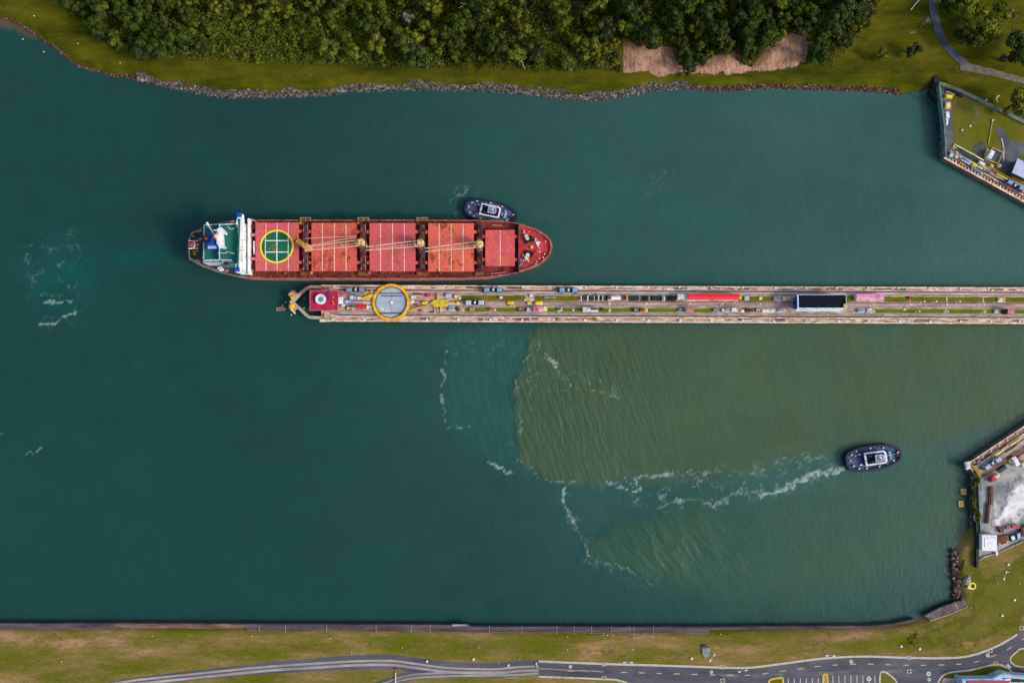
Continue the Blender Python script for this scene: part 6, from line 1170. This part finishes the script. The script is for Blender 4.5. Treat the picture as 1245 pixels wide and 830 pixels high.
# funnel, mast and roof gear
f_ = MB().prism(PP([(252, 285), (260, 285), (260, 297), (252, 297)], 28), zA, 28).build('funnel', G['blue'], ship)
MB().prism(PP([(245.6, 286.6), (254.6, 286.2), (254.6, 293.4), (245.6, 293.4)], 30), 27, 30).build('funnel_top', G['black'], f_); MB().cyl(*P(249.8, 289.6, 30.6), 30.0, 30.8, .8, .6, 10).build('exhaust_pipe', G['rust'], f_)
o = MB().prism(PP([(250.6, 296.6), (263.5, 295), (267, 301.5), (252, 303)], 24), zA, 24).build('blue_house', G['blue'], ship); MB().prism(PP([(252.6, 299), (262.8, 298.6), (262.8, 302), (252.6, 302.4)], 24.3), 24.01, 24.25).build('pale_panel', G['lav'], o)
ms = MB().prism(PP([(262.6, 282), (266, 280.5), (267.2, 296), (263, 296.6)], 30), zB, 29.4).build('radar_mast', G['white'], ship)
b = MB().prism(PP([(263, 278.2), (269, 276.2), (276, 283.4), (274.6, 285.4), (268.6, 283.4), (266, 285)], 30.4), 29.2, 30.2); b.prism(PP([(264, 293), (267, 293.6), (275, 300.6), (274, 302.4), (266, 301.4)], 28.4), 27.6, 28.2); b.prism(PP([(259.4, 279), (264, 279.5), (264, 281), (259.4, 280.2)], 30), 29.4, 29.9); b.prism(PP([(257, 293.6), (261, 288), (262, 289), (259.4, 295)], 27), 25, 26.6); b.build('mast_arm', G['white'], ms)
MB().ball(*P(262.2, 286.8, 30.4), 30.2, 1.25, 1.25, 1.1).build('radome', G['tan'], ms)
b = MB().tube(P3(251.4, 270.6, 26), P3(260, 284.6, 23), .36, .45); b.tube(P3(251.4, 270.6, 26), P3(254, 276, 24), .6, .5); b.build('stores_crane', G['white'], ship)
b = MB()
for pts in ([(276.5, 275.4), (280.6, 278.4), (284.6, 277.6)], [(287, 275), (291, 278.4)], [(288.4, 283), (290, 280.4)], [(275, 305.6), (280, 307), (285.4, 308.6)], [(265, 307.6), (276, 307.4)], [(288.4, 303), (290.4, 306)], [(289, 309), (291, 306.4)]): b.path([P3(u, v, zB + 1) for u, v in pts], .17)
build_each(b, 'roof_rail', G['white'], ship)
b = MB(); b.rect(268.4, 316.6, 283, 323.2, ZD, 16.5); b.build('lower_wing', G['seafoam'], ship); b = MB(); b.rect(270, 318.4, 277, 321.4, 16.5, 17.2); b.build('liferaft', G['dgrey'], ship)
b = MB(); [b.box(*P(u, v, ZD + 2), ZD, 2.2, 1.4, 1.4, 0, .2) for u, v in ((266.2, 325.4), (268.4, 327.4))]; build_each(b, 'locker', G['white'], ship)
b = MB(); [b.box(*P(u, v, ZD + 2), ZD, 1.8, 1.2, 1.2, .3, .2) for u, v in ((274, 328.6), (291, 329.6), (287, 329), (281, 269), (243, 290))]; build_each(b, 'mooring_winch', G['rosa'], ship)
b = MB(); [b.cyl(*P(u, v, ZD + 1), ZD, ZD + 1, .5, .45, 8) for u, v in ((241, 281.5), (244, 280.6), (234.5, 287), (235.4, 306), (238.6, 305.2), (236, 309), (239, 316), (241.8, 317.2), (246, 313))]; build_each(b, 'bitt', G['gold'], ship)
b = MB().path([P3(232, 285, 11.6), P3(245.6, 278.4, 11.6)], .16); b.path([P3(230.4, 304, 11.8), P3(230.4, 313, 11.8), P3(246, 322, 11.8), P3(264, 328.6, 11.8)], .18); build_each(b, 'poop_rail', G['rosa'], ship)
MB().rect(301, 265.6, 303.2, 333.2, ZD, 14.5).build('breakwater_beam', G['white'], ship)
b = MB().path([P3(302, 266, 13.5), P3(308, 267, 12), P3(312, 270, 11)], .22); b.path([P3(302, 332, 12), P3(308, 329.5, 11)], .22); b.build('stay', G['concrete'], ship)
b = MB(); b.rect(308.0, 293, 309.6, 309, ZD, ZD + 3.0); b.build('ladder_panel', G['white'], ship); MB().box(*P(306.3, 306, ZD + 2), ZD, 2.0, 2.0, 1.6, 0, .2).build('tool_box', G['deepblue'], ship)
b = MB()
for v in (276, 286.5, 313, 324): b.rect(303.6, v - 3, 310.6, v + 3, ZD, ZD + 2.0)
build_each(b, 'deck_house', G['maroon'], ship); b = MB()
for v in (285.4, 314.4): b.rect(305, v - 1.6, 311.4, v + 1.6, ZD + 2.0, ZD + 3.2)
build_each(b, 'hatch_arm', G['rosa'], ship)
# free fall lifeboat on the stern
x, y = P(234.6, 297.2, 15); t = thing('lifeboat', 'orange lifeboat in a white cradle on the stern of the ship', 'lifeboat', (x, y, 12.5))
b = MB().ball(x, y, 14.2, 2.9, 1.3, 1.25, 14, 8); b.build('hull', G['orange'], t, True); MB().box(x + 1.2, y, 15.1, 1.5, 1.4, .7, 0, .2).build('canopy', G['orange'], t)
b = MB()
for dv_ in (-4.6, 4.6): b.tube(P3(229.4, 297.4 + dv_, 15), P3(241, 297.4 + dv_, 12.5), .26); b.tube(P3(235.6, 297.4 + dv_, 15.2), P3(236.6, 297.4, 15.9), .24)
b.tube(P3(236.8, 293, 15.2), P3(235.4, 301.6, 15.2), .25); b.build('cradle', G['white'], t)

# ============================================================ TUGS
def make_tug(label):
    t = thing('tugboat', label, 'tugboat', (0, 0, 0), 'harbour tugs')
    hl = []
    N_ = 40
    for i in range(N_):
        a = 2 * math.pi * i / N_; c, s = math.cos(a), math.sin(a)
        x = 14.2 * (abs(c) ** .72) * (1 if c >= 0 else -1); y = 6.1 * (abs(s) ** .62) * (1 if s >= 0 else -1)
        if x > 0: y *= 1 - .22 * (x / 14.2) ** 2
        hl.append((x, y))
    sc = lambda k, k2=None: [(x * k, y * (k2 or k)) for x, y in hl]
    dark = G['navy']; db = G['deepblue']
    MB().prism(sc(.95, .93), -1.5, 2.3, sc(1, 1)).build('hull', db, t)
    MB().loop_wall(sc(1.035, 1.07), sc(.985, .97), 1.3, 2.35).build('fender', G['black'], t)
    MB().sheet(sc(.97, .95), 2.33).build('deck', mat('tug_deck', [C(34, 52, 82), C(60, 82, 116), C(92, 114, 146)], scale=.3, rough=.8, detail=7, world=False), t)
    MB().loop_wall(sc(1.0, 1.0), sc(.925, .86), 2.3, 3.4).build('bulwark', G['deepblue'], t)
    h = MB().prism([(-5.2, -3.1), (3.8, -2.9), (5.2, -2.2), (5.2, 2.2), (3.8, 2.9), (-5.2, 3.1)], 2.34, 5.0).build('deckhouse', dark, t)
    ro = [(-5.4, -3.3), (4.6, -3.2), (5.6, -2.3), (5.6, 2.3), (4.6, 3.2), (-5.4, 3.3)]; ri = [(-4.5, -2.55), (4.1, -2.5), (4.7, -1.9), (4.7, 1.9), (4.1, 2.5), (-4.5, 2.55)]
    MB().loop_wall(ro, ri, 4.9, 5.5).build('white_coaming', G['white'], h)
    w_ = MB().prism([(-.9, -1.5), (2.2, -1.5), (3.2, -.8), (3.2, .8), (2.2, 1.5), (-.9, 1.5)], 5.0, 7.6).build('wheelhouse', G['navy'], t)
    MB().loop_wall([(-1.1, -1.75), (2.3, -1.75), (3.5, -.95), (3.5, .95), (2.3, 1.75), (-1.1, 1.75)], [(-.7, -1.3), (2.0, -1.3), (2.8, -.7), (2.8, .7), (2.0, 1.3), (-.7, 1.3)], 7.5, 7.8).build('roof_rim', G['lav'], w_)
    MB().prism([(-.6, -1.2), (1.9, -1.2), (2.6, -.6), (2.6, .6), (1.9, 1.2), (-.6, 1.2)], 7.6, 7.72).build('roof', G['slate'], w_)
    b = MB().tube((.3, 0, 7.6), (.1, 0, 10.5), .16, .08); b.box(1.6, 0, 7.75, .5, 1.5, .3, .3); b.cyl(1.0, .7, 7.7, 8.3, .3, n=8); b.build('mast', G['white'], w_)
    for s in (-1, 1):
        f = MB().box(-3.0, s * 1.7, 5.0, 1.5, .9, 2.6, 0, .2).build('funnel', G['dgrey'], t)
        MB().box(-3.0, s * 1.7, 7.6, 1.1, .6, .4, 0, .1).build('funnel_top', G['black'], f)
    MB().box(-1.9, 0, 5.02, 1.3, 3.6, .9, 0, .1).build('engine_casing', G['black'], t)
    b = MB().tube((8.2, -1.5, 3.3), (8.2, 1.5, 3.3), .75, n=12); b.box(8.2, 1.8, 2.34, 1.6, .5, 1.8); b.box(8.2, -1.8, 2.34, 1.6, .5, 1.8); b.box(6.7, 0, 2.34, .8, 2.2, 1.0); b.build('winch', G['sky'], t)
    b = MB().box(11.6, 0, 2.34, .5, 2.2, 1.6); b.tube((11.6, -1.1, 3.6), (11.6, 1.1, 3.6), .3); b.box(12.3, -.6, 3.0, .9, .6, .8); b.build('towing_bitt', G['maroon'], t)
    b = MB()
    for x, y in ((-12, 0), (-10.8, 2.8), (-10.8, -2.8), (-8.2, 4.3), (-8.2, -4.4), (-1, 4.8), (2, -4.7), (5.5, 4.2), (9.6, -2.9), (12.4, .9), (-4.5, -4.8)): b.cyl(x, y, 2.34, 3.5, .33, .33, 8); b.cyl(x + .5, y + .2, 2.34, 3.4, .26, .26, 8)
    build_each(b, 'bitt', G['cream'], t)
    b = MB().path([(8.2, 0, 3.9), (4.9, .3, 3.0)], .1).path([(8.9, .2, 3.6), (12.2, .5, 3.5)], .12); b.build('tow_line', G['cream'], t)
    b = MB()
    for s in (-1, 1): b.tube((-7.2, s * 2.6, 2.8), (-6.0, s * 2.6, 2.8), .4, n=10); b.tube((.6, s * 2.7, 5.35), (1.8, s * 2.7, 5.35), .32, n=10)
    build_each(b, 'liferaft', G['white'], t)
    b = MB(); [b.ring(x, s * (6.25 - .012 * x * x), 1.5, 1.9, .22, .55, 12) for x in (-8, -4.5, -1, 2.5, 6) for s in (-1, 1)]; build_each(b, 'tyre', G['black'], t)
    b = MB().path([(-11.5, -1.2, 2.42), (-9.6, -.6, 2.42), (-8.6, .8, 2.42), (-7.4, .4, 2.42), (-6.8, -1.4, 2.42)], .11); b.build('hose', G['orange'], t)
    b = MB().box(-8.9, 2.2, 2.34, 1.2, .9, .8, .2, .1).box(-7.4, 2.6, 2.34, .8, .8, .5, .5, .1); build_each(b, 'deck_box', G['grey'], t)
    b = MB()
    for x, y in ((-3, 4.6), (4, 4.5), (6.5, -3.8), (-6, -4.7)): b.box(x, y, 2.34, 1.2, .5, .5, .1, .05)
    build_each(b, 'deck_locker', G['rosa'], t)
    return t
tg = make_tug('dark blue tugboat with white trim trailing a foamy wake in the lower channel')
x, y = P(1062, 556.2, 3); tg.location = (x, y, 0); tg.rotation_euler = (0, 0, rad(8.2))
x, y = P(596, 257.4, 3); tg2 = dup(tg, (x, y, 0), rad(-12), 'dark blue tugboat pressed against the bow quarter of the red ship', scale=(.95, .92, .95))
# ============================================================ TREES AND SHRUBS
def leaf_mat(name, c0, c1, c2, orand=.22):
    m = mat(name, [c0, c1, c2], scale=.5, rough=.75, detail=3, objrand=orand, fine=.25, spec=.2, world=False)
    return m
LM = {'dark': leaf_mat('dark_leaves', C(28, 40, 5), C(50, 62, 8), C(76, 88, 17)), 'mid': leaf_mat('green_leaves', C(45, 56, 4), C(71, 82, 8), C(100, 107, 22)), 'olive': leaf_mat('olive_leaves', C(60, 65, 5), C(89, 94, 10), C(120, 122, 27)),
      'bright': leaf_mat('yellow_green_leaves', C(66, 72, 5), C(96, 102, 9), C(130, 130, 28), .08), 'grey': leaf_mat('grey_leaves', C(64, 66, 50), C(100, 100, 80), C(134, 130, 110), .08), 'deep': leaf_mat('deep_leaves', C(25, 37, 6), C(45, 59, 9), C(67, 82, 16))}
BARK = mat('bark', [C(60, 50, 38), C(96, 84, 66)], scale=1.5, rough=.95, world=False)
def crown_mesh(nl, R, hgt, per, leaf, seed):
    r = np.random.default_rng(seed); V = []; Fc = []
    lobes = []
    for k in range(nl):
        a = r.uniform(0, 2 * math.pi); q = R * .72 * math.sqrt(r.uniform(0.02, 1)); zz = hgt * (.62 + .3 * (1 - (q / R) ** 2)) + r.uniform(-.1, .1) * hgt if k % 3 else hgt * r.uniform(.28, .55)
        lobes.append((q * math.cos(a), q * math.sin(a), zz, R * r.uniform(.2, .40)))
    for lx, ly, lz, lr in lobes:
        n = int(per * (lr / (R * .32)) ** 2)
        o = len(V); q = lr * .86                      # leafy core that stops light passing through the clump
        for j in range(5):
            for i in range(7):
                th = math.pi * (j + .3) / 5.4; ph = 2 * math.pi * (i + .5 * (j % 2)) / 7; k_ = q * r.uniform(.78, 1.05)
                V.append((lx + k_ * math.sin(th) * math.cos(ph), ly + k_ * math.sin(th) * math.sin(ph), lz + k_ * .8 * math.cos(th)))
        for j in range(4):
            for i in range(7): Fc.append((o + j * 7 + i, o + (j + 1) * 7 + i, o + (j + 1) * 7 + (i + 1) % 7, o + j * 7 + (i + 1) % 7))
        Fc.append(tuple(o + i for i in range(7)))
        for _ in range(n):
            d = r.normal(size=3); d /= np.linalg.norm(d); d[2] = d[2] * .8 + .25
            p = np.array([lx, ly, lz]) + d * lr * np.array([1, 1, .8]) * r.uniform(.72, 1.12)
            nrm = d + r.normal(size=3) * .30; nrm /= np.linalg.norm(nrm)
            t1 = np.cross(nrm, r.normal(size=3)); t1 /= np.linalg.norm(t1); t2 = np.cross(nrm, t1)
            s = leaf * r.uniform(.6, 1.3); o = len(V)
            V += [tuple(p + t1 * s), tuple(p + t2 * s * .6 + nrm * s * .15), tuple(p - t1 * s), tuple(p - t2 * s * .6 + nrm * s * .15)]
            Fc.append((o, o + 1, o + 2, o + 3))
    return V, Fc, lobes
def make_tree(name, key, R, hgt, nl, per, leaf, seed, label, cat='tree', bare=False):
    t = thing(name, label, cat, (0, 0, 0))
    V, Fc, lobes = crown_mesh(nl, R, hgt, per, leaf, seed)
    b = MB(); b.v = V; b.f = Fc; b.build('crown', LM[key], t)
    b = MB(); b.tube((0, 0, -.8), (0, 0, hgt * .55), R * .085, R * .05, 8)
    for lx, ly, lz, lr in lobes[:7]: b.tube((0, 0, hgt * .42), (lx * .9, ly * .9, lz), R * .04, R * .015, 5)
    b.build('trunk' if cat == 'tree' else 'stem', BARK, t); return t
PROTO = {}
def proto(kind):
    if kind not in PROTO:
        nm, key, R, h, nl, per, leaf, cat = SPEC[kind][:8]; PROTO[kind] = [make_tree(nm, key, R, h, nl, per, leaf, 300 + 17 * k + sum(map(ord, kind)), '', cat) for k in range(SPEC[kind][8])]
        for p in PROTO[kind]: p['used'] = 0
    return PROTO[kind]
SPEC = {'dark': ('forest_tree', 'dark', 6.5, 13, 17, 46, .62, 'tree', 3), 'deep': ('forest_tree', 'deep', 7.5, 15, 19, 46, .68, 'tree', 3), 'mid': ('forest_tree', 'mid', 5.2, 11, 14, 46, .55, 'tree', 3), 'olive': ('forest_tree', 'olive', 4.6, 10, 13, 44, .52, 'tree', 3), 'shrub': ('shrub', 'mid', 3.0, 3.6, 10, 34, .42, 'shrub', 2), 'oshrub': ('shrub', 'olive', 2.8, 3.2, 10, 34, .42, 'shrub', 2),
        'bright': ('forest_tree', 'bright', 5, 11, 13, 50, .5, 'tree', 1), 'grey': ('forest_tree', 'grey', 4.5, 11, 11, 34, .45, 'tree', 1)}
LAB = {'dark': ('dark green broad crowned tree in the dense forest', 'dark trees of the forest'), 'deep': ('very dark tall tree in the thick right part of the forest', 'very dark trees of the forest'), 'mid': ('mid green rounded tree in the forest', 'mid green trees of the forest'), 'olive': ('olive green clumpy tree in the forest', 'olive trees of the forest'), 'shrub': ('low green shrub in the thicket below the forest', 'green thicket shrubs'), 'oshrub': ('low olive yellow shrub in the thicket below the forest', 'olive thicket shrubs')}
def plant(kind, u, v, s=1.0, label=None, group=None, z=None):
    sp = SPEC[kind]; x, y = P(u, v, 3 + sp[3] * s * .75); zg = gz(x, y) if z is None else z
    ps = proto(kind); p = random.choice(ps); lb, gp = LAB.get(kind, ('', None)); lb = label or lb; gp = None if label and not group else (group or gp)
    if not p['used']: p['used'] = 1; o = p; o.location = (x, y, zg); o.rotation_euler = (0, 0, random.random() * 6.3); o.scale = (s,) * 3; o['label'] = lb
    else: o = dup(p, (x, y, zg), random.random() * 6.3, lb, None, s)
    if gp: o['group'] = gp
    elif 'group' in o: del o['group']
    return o
# singular trees first
plant('bright', 703, 54, .95, 'bright yellow green tree standing out of the forest left of the bare slope'); plant('bright', 724, 60, .7, 'small yellow green tree between the bright tree and the bare slope')
plant('bright', 722, 33, .75, 'yellow green tree crown above the other two bright ones'); plant('grey', 458, 46, .75, 'pale grey green tree at the left edge of the dark clump'); plant('grey', 496, 22, .8, 'greyish tree with thin crown in the upper forest')
plant('bright', 176, 48, .8, 'yellow green bush like tree at the lower edge of the left forest')
plant('olive', 1075, 64, .85, 'small sparse tree alone on the grass left of the scrubby mound'); plant('dark', 1112, 60, .6, 'dark scrubby tree on the grass beside the footpath')
for u, v, k, s, l in [(1178, 12, 'olive', 1.7, 'olive tree at the top left of the clump right of the footpath'), (1162, 0, 'dark', 1.1, 'tree nearest to the footpath in the right hand clump'), (1198, 26, 'bright', 1.75, 'large yellowish tree in the middle of the right hand clump'), (1214, 20, 'olive', 1.5, 'olive tree at the right of the large yellowish tree'), (1208, 46, 'bright', 1.1, 'yellowish tree at the bottom of the right hand clump'), (1184, 42, 'dark', 1.15, 'dark tree at the lower left of the right hand clump'), (1240, 60, 'dark', 1.5, 'dark round tree at the right edge above the gravel'), (1239, 123, 'olive', 1.9, 'round dark tree beside the boundary wall at the right edge')]:
    plant(k, u, v, s, l)
for u, v, k, s in [(751, 66, 'shrub', .9), (753, 82, 'shrub', .8), (748, 74, 'oshrub', 1), (841, 78, 'shrub', .9), (850, 72, 'shrub', 1), (836, 70, 'shrub', 1.1), (906, 74, 'shrub', 1), (914, 78, 'oshrub', .8), (919, 68, 'shrub', 1), (826, 60, 'shrub', 1), (800, 51, 'shrub', 1), (776, 50, 'shrub', 1.1), (760, 49, 'oshrub', 1), (986, 60, 'shrub', 1.1), (987, 74, 'shrub', 1), (862, 66, 'shrub', 1.1), (880, 59, 'shrub', 1)]: plant(k, u, v, s)
for i_ in range(13):
    plant(random.choice(['shrub', 'oshrub']), 1186.5 + random.uniform(-3, 4), 577 + i_ * 4.6, random.uniform(.45, .8), 'green bush in the turf strip behind the lower right quay', 'bushes behind the lower right quay', ZS)
forest = [(60, -60), (76, 10), (92, 28), (112, 42), (140, 60), (170, 66), (230, 70), (330, 76), (430, 80), (520, 82), (640, 84), (745, 82), (752, 54), (800, 54), (822, 58), (836, 84), (846, 84), (872, 66), (900, 66), (914, 84), (926, 64), (950, 44), (984, 42), (988, 84), (1008, 80), (1038, 54), (1062, 16), (1100, -60)]
FX, FY = [p[0] for p in forest], [p[1] for p in forest]
def inf(u, v): return bool(inpoly(np.array([u]), np.array([v]), forest)[0])
placed = []
def fill(n, kinds, box, rmin, smin, smax, poly_ok=inf):
    c = 0
    for _ in range(n * 40):
        if c >= n: break
        u = random.uniform(box[0], box[2]); v = random.uniform(box[1], box[3]); k = random.choice(kinds); s = random.uniform(smin, smax); R = SPEC[k][2] * s / M_PX
        if not poly_ok(u, v): continue
        dy = R * .45
        if not poly_ok(u, v + dy) : continue
        if any((u - a) ** 2 + (v - b) ** 2 < (rmin * (R + r_)) ** 2 for a, b, r_ in placed): continue
        placed.append((u, v, R)); plant(k, u, v, s); c += 1
    return c
NT = [fill(34, ['dark', 'dark', 'mid', 'deep'], (64, -30, 245, 70), .56, .7, 1.15), fill(22, ['mid', 'dark', 'olive'], (240, -30, 430, 24), .6, .6, 1.0), fill(46, ['shrub', 'oshrub', 'shrub', 'mid'], (170, 12, 440, 80), .62, .7, 1.25), fill(58, ['olive', 'mid', 'mid', 'olive', 'dark'], (425, -30, 760, 84), .52, .55, 1.35), fill(62, ['deep', 'deep', 'dark', 'mid'], (745, -30, 1070, 84), .52, .6, 1.1), fill(40, ['shrub', 'oshrub', 'mid'], (90, -10, 1060, 84), .50, .5, .9)]
print('TREES', NT, sum(NT))
# scrub carpet that closes the floor between the trees
def carpet(name, poly, n, key, label, hmax=2.2, leaf=.55):
    b = MB(); W = PP(poly, 3.5); a = np.array(W); lo, hi = a.min(0), a.max(0); c = 0; r = np.random.default_rng(len(poly) * 7 + n)
    pts = r.uniform(lo, hi, size=(n * 4, 2)); ok = inpoly(pts[:, 0], pts[:, 1], W); pts = pts[ok][:n]
    d = polydist(pts[:, 0], pts[:, 1], sw); zz = 2.9 + .9 * smooth01((d - 22) / 40)
    hh = vnoise(pts[:, 0], pts[:, 1], 3.0, 77) * .8 + vnoise(pts[:, 0], pts[:, 1], 7.0, 78) * .6
    for (x, y), z, h in zip(pts, zz, hh):
        nrm = r.normal(size=3) * .55 + np.array([0, 0, 1]); nrm /= np.linalg.norm(nrm); t1 = np.cross(nrm, r.normal(size=3)); t1 /= np.linalg.norm(t1); t2 = np.cross(nrm, t1); s = leaf * r.uniform(.6, 1.4)
        p = np.array([x, y, z + hmax * h * r.uniform(.5, 1.0)]); b.add([p + t1 * s, p + t2 * s * .6, p - t1 * s, p - t2 * s * .6], [(0, 1, 2, 3)])
    return stuff(name, b, LM[key], label, 'undergrowth')
carpet('undergrowth', [(72, -40), (84, 20), (130, 54), (200, 70), (330, 77), (430, 80), (520, 83), (640, 86), (752, 86), (754, 52), (820, 56), (838, 84), (868, 68), (904, 66), (914, 84), (926, 62), (965, 40), (986, 42), (988, 84), (1012, 80), (1040, 54), (1062, 18), (1090, -40)], 17000, 'mid', 'tangled green undergrowth filling the gaps between the forest trees')
carpet('thicket', [(220, 20), (300, 14), (420, 16), (450, 40), (520, 60), (540, 80), (430, 79), (330, 77), (200, 70)], 15000, 'mid', 'dense green thicket on the slope below the forest trees', 3.4, .5)
carpet('thicket', [(640, 40), (690, 60), (750, 40), (748, 84), (690, 84)], 2500, 'mid', 'green thicket at the left of the bare slope', 3.0, .5)
b = MB(); r = np.random.default_rng(5)
for x, y in r.uniform((-520, 262), (330, 470), size=(15000, 2)):
    h = 4 + 8 * float(vnoise(np.array([x]), np.array([y]), 9, 91)[0]) * r.uniform(.6, 1.0); nrm = r.normal(size=3) * .5 + np.array([0, 0, 1]); nrm /= np.linalg.norm(nrm); t1 = np.cross(nrm, r.normal(size=3)); t1 /= np.linalg.norm(t1); t2 = np.cross(nrm, t1); s_ = r.uniform(1.2, 2.6); p = np.array([x, y, 3 + h])
    b.add([p + t1 * s_, p + t2 * s_ * .7, p - t1 * s_, p - t2 * s_ * .7], [(0, 1, 2, 3)])
stuff('far_woodland', b, LM['dark'], 'dense woodland continuing behind the forest edge', 'woodland')
# bare pale snag and fallen pale trunk
solo('dead_tree', MB().path([P3(633, 62, 12), P3(634, 74, 9), P3(638, 84, 4)], .22).path([P3(634, 74, 9), P3(640, 70, 11)], .2).path([P3(633.4, 68, 10.5), P3(628, 66, 11.5)], .2), G['concrete'], 'bare pale dead tree at the lower edge of the forest', 'dead tree')
solo('dead_tree', MB().path([P3(576, 14, 14), P3(575, 6, 15), P3(575, 0, 13)], .18).path([P3(575, 6, 15), P3(560, 4, 16)], .13).path([P3(575, 6, 15), P3(584, 3, 16)], .13).path([P3(566, 5, 15.5), P3(558, 10, 15)], .16), G['concrete'], 'bare grey branches of a dead tree poking from the upper forest', 'dead tree')
solo('pale_pole', MB().tube(P3(1117.5, 0, 4.2), P3(1107, 12.5, 4.2), .28), G['offwhite'], 'thin pale pole lying in the grass left of the footpath', 'pole')
for u, v, r_ in [(1230, 14, 1.0), (1234, 20, .9), (1228, 18, .7)]:
    b = MB(); stone(b, *P(u, v, 3.5), gz(*P(u, v, 3.5)) + .2, r_); solo('pale_rock', b, G['rock'], 'pale rock in the worn grass right of the tree clump', 'rock', 'pale rocks right of the tree clump')
solo('white_arc', MB().path([P3(1213, 125, 4.2), P3(1211.4, 121.5, 4.2), P3(1212, 118, 4.2), P3(1215, 116.4, 4.2)], .3), G['offwhite'], 'curved white pipe in the shade left of the round tree', 'pipe')
for u, v in [(27.5, 47.5), (53, 63), (45, 22.5), (98, 55.5), (149, 79), (912, 109)]:
    b = MB(); x, y = P(u, v, .5); b.ball(x, y, max(gz(x, y), 0) + .2, .3, .28, .25, 8, 5); b.box(x, y, max(gz(x, y), 0) + .5, .3, .3, .3); solo('float_buoy', b, G['cream'], 'small pale float near the far shore', 'float', 'pale floats near the far shore')
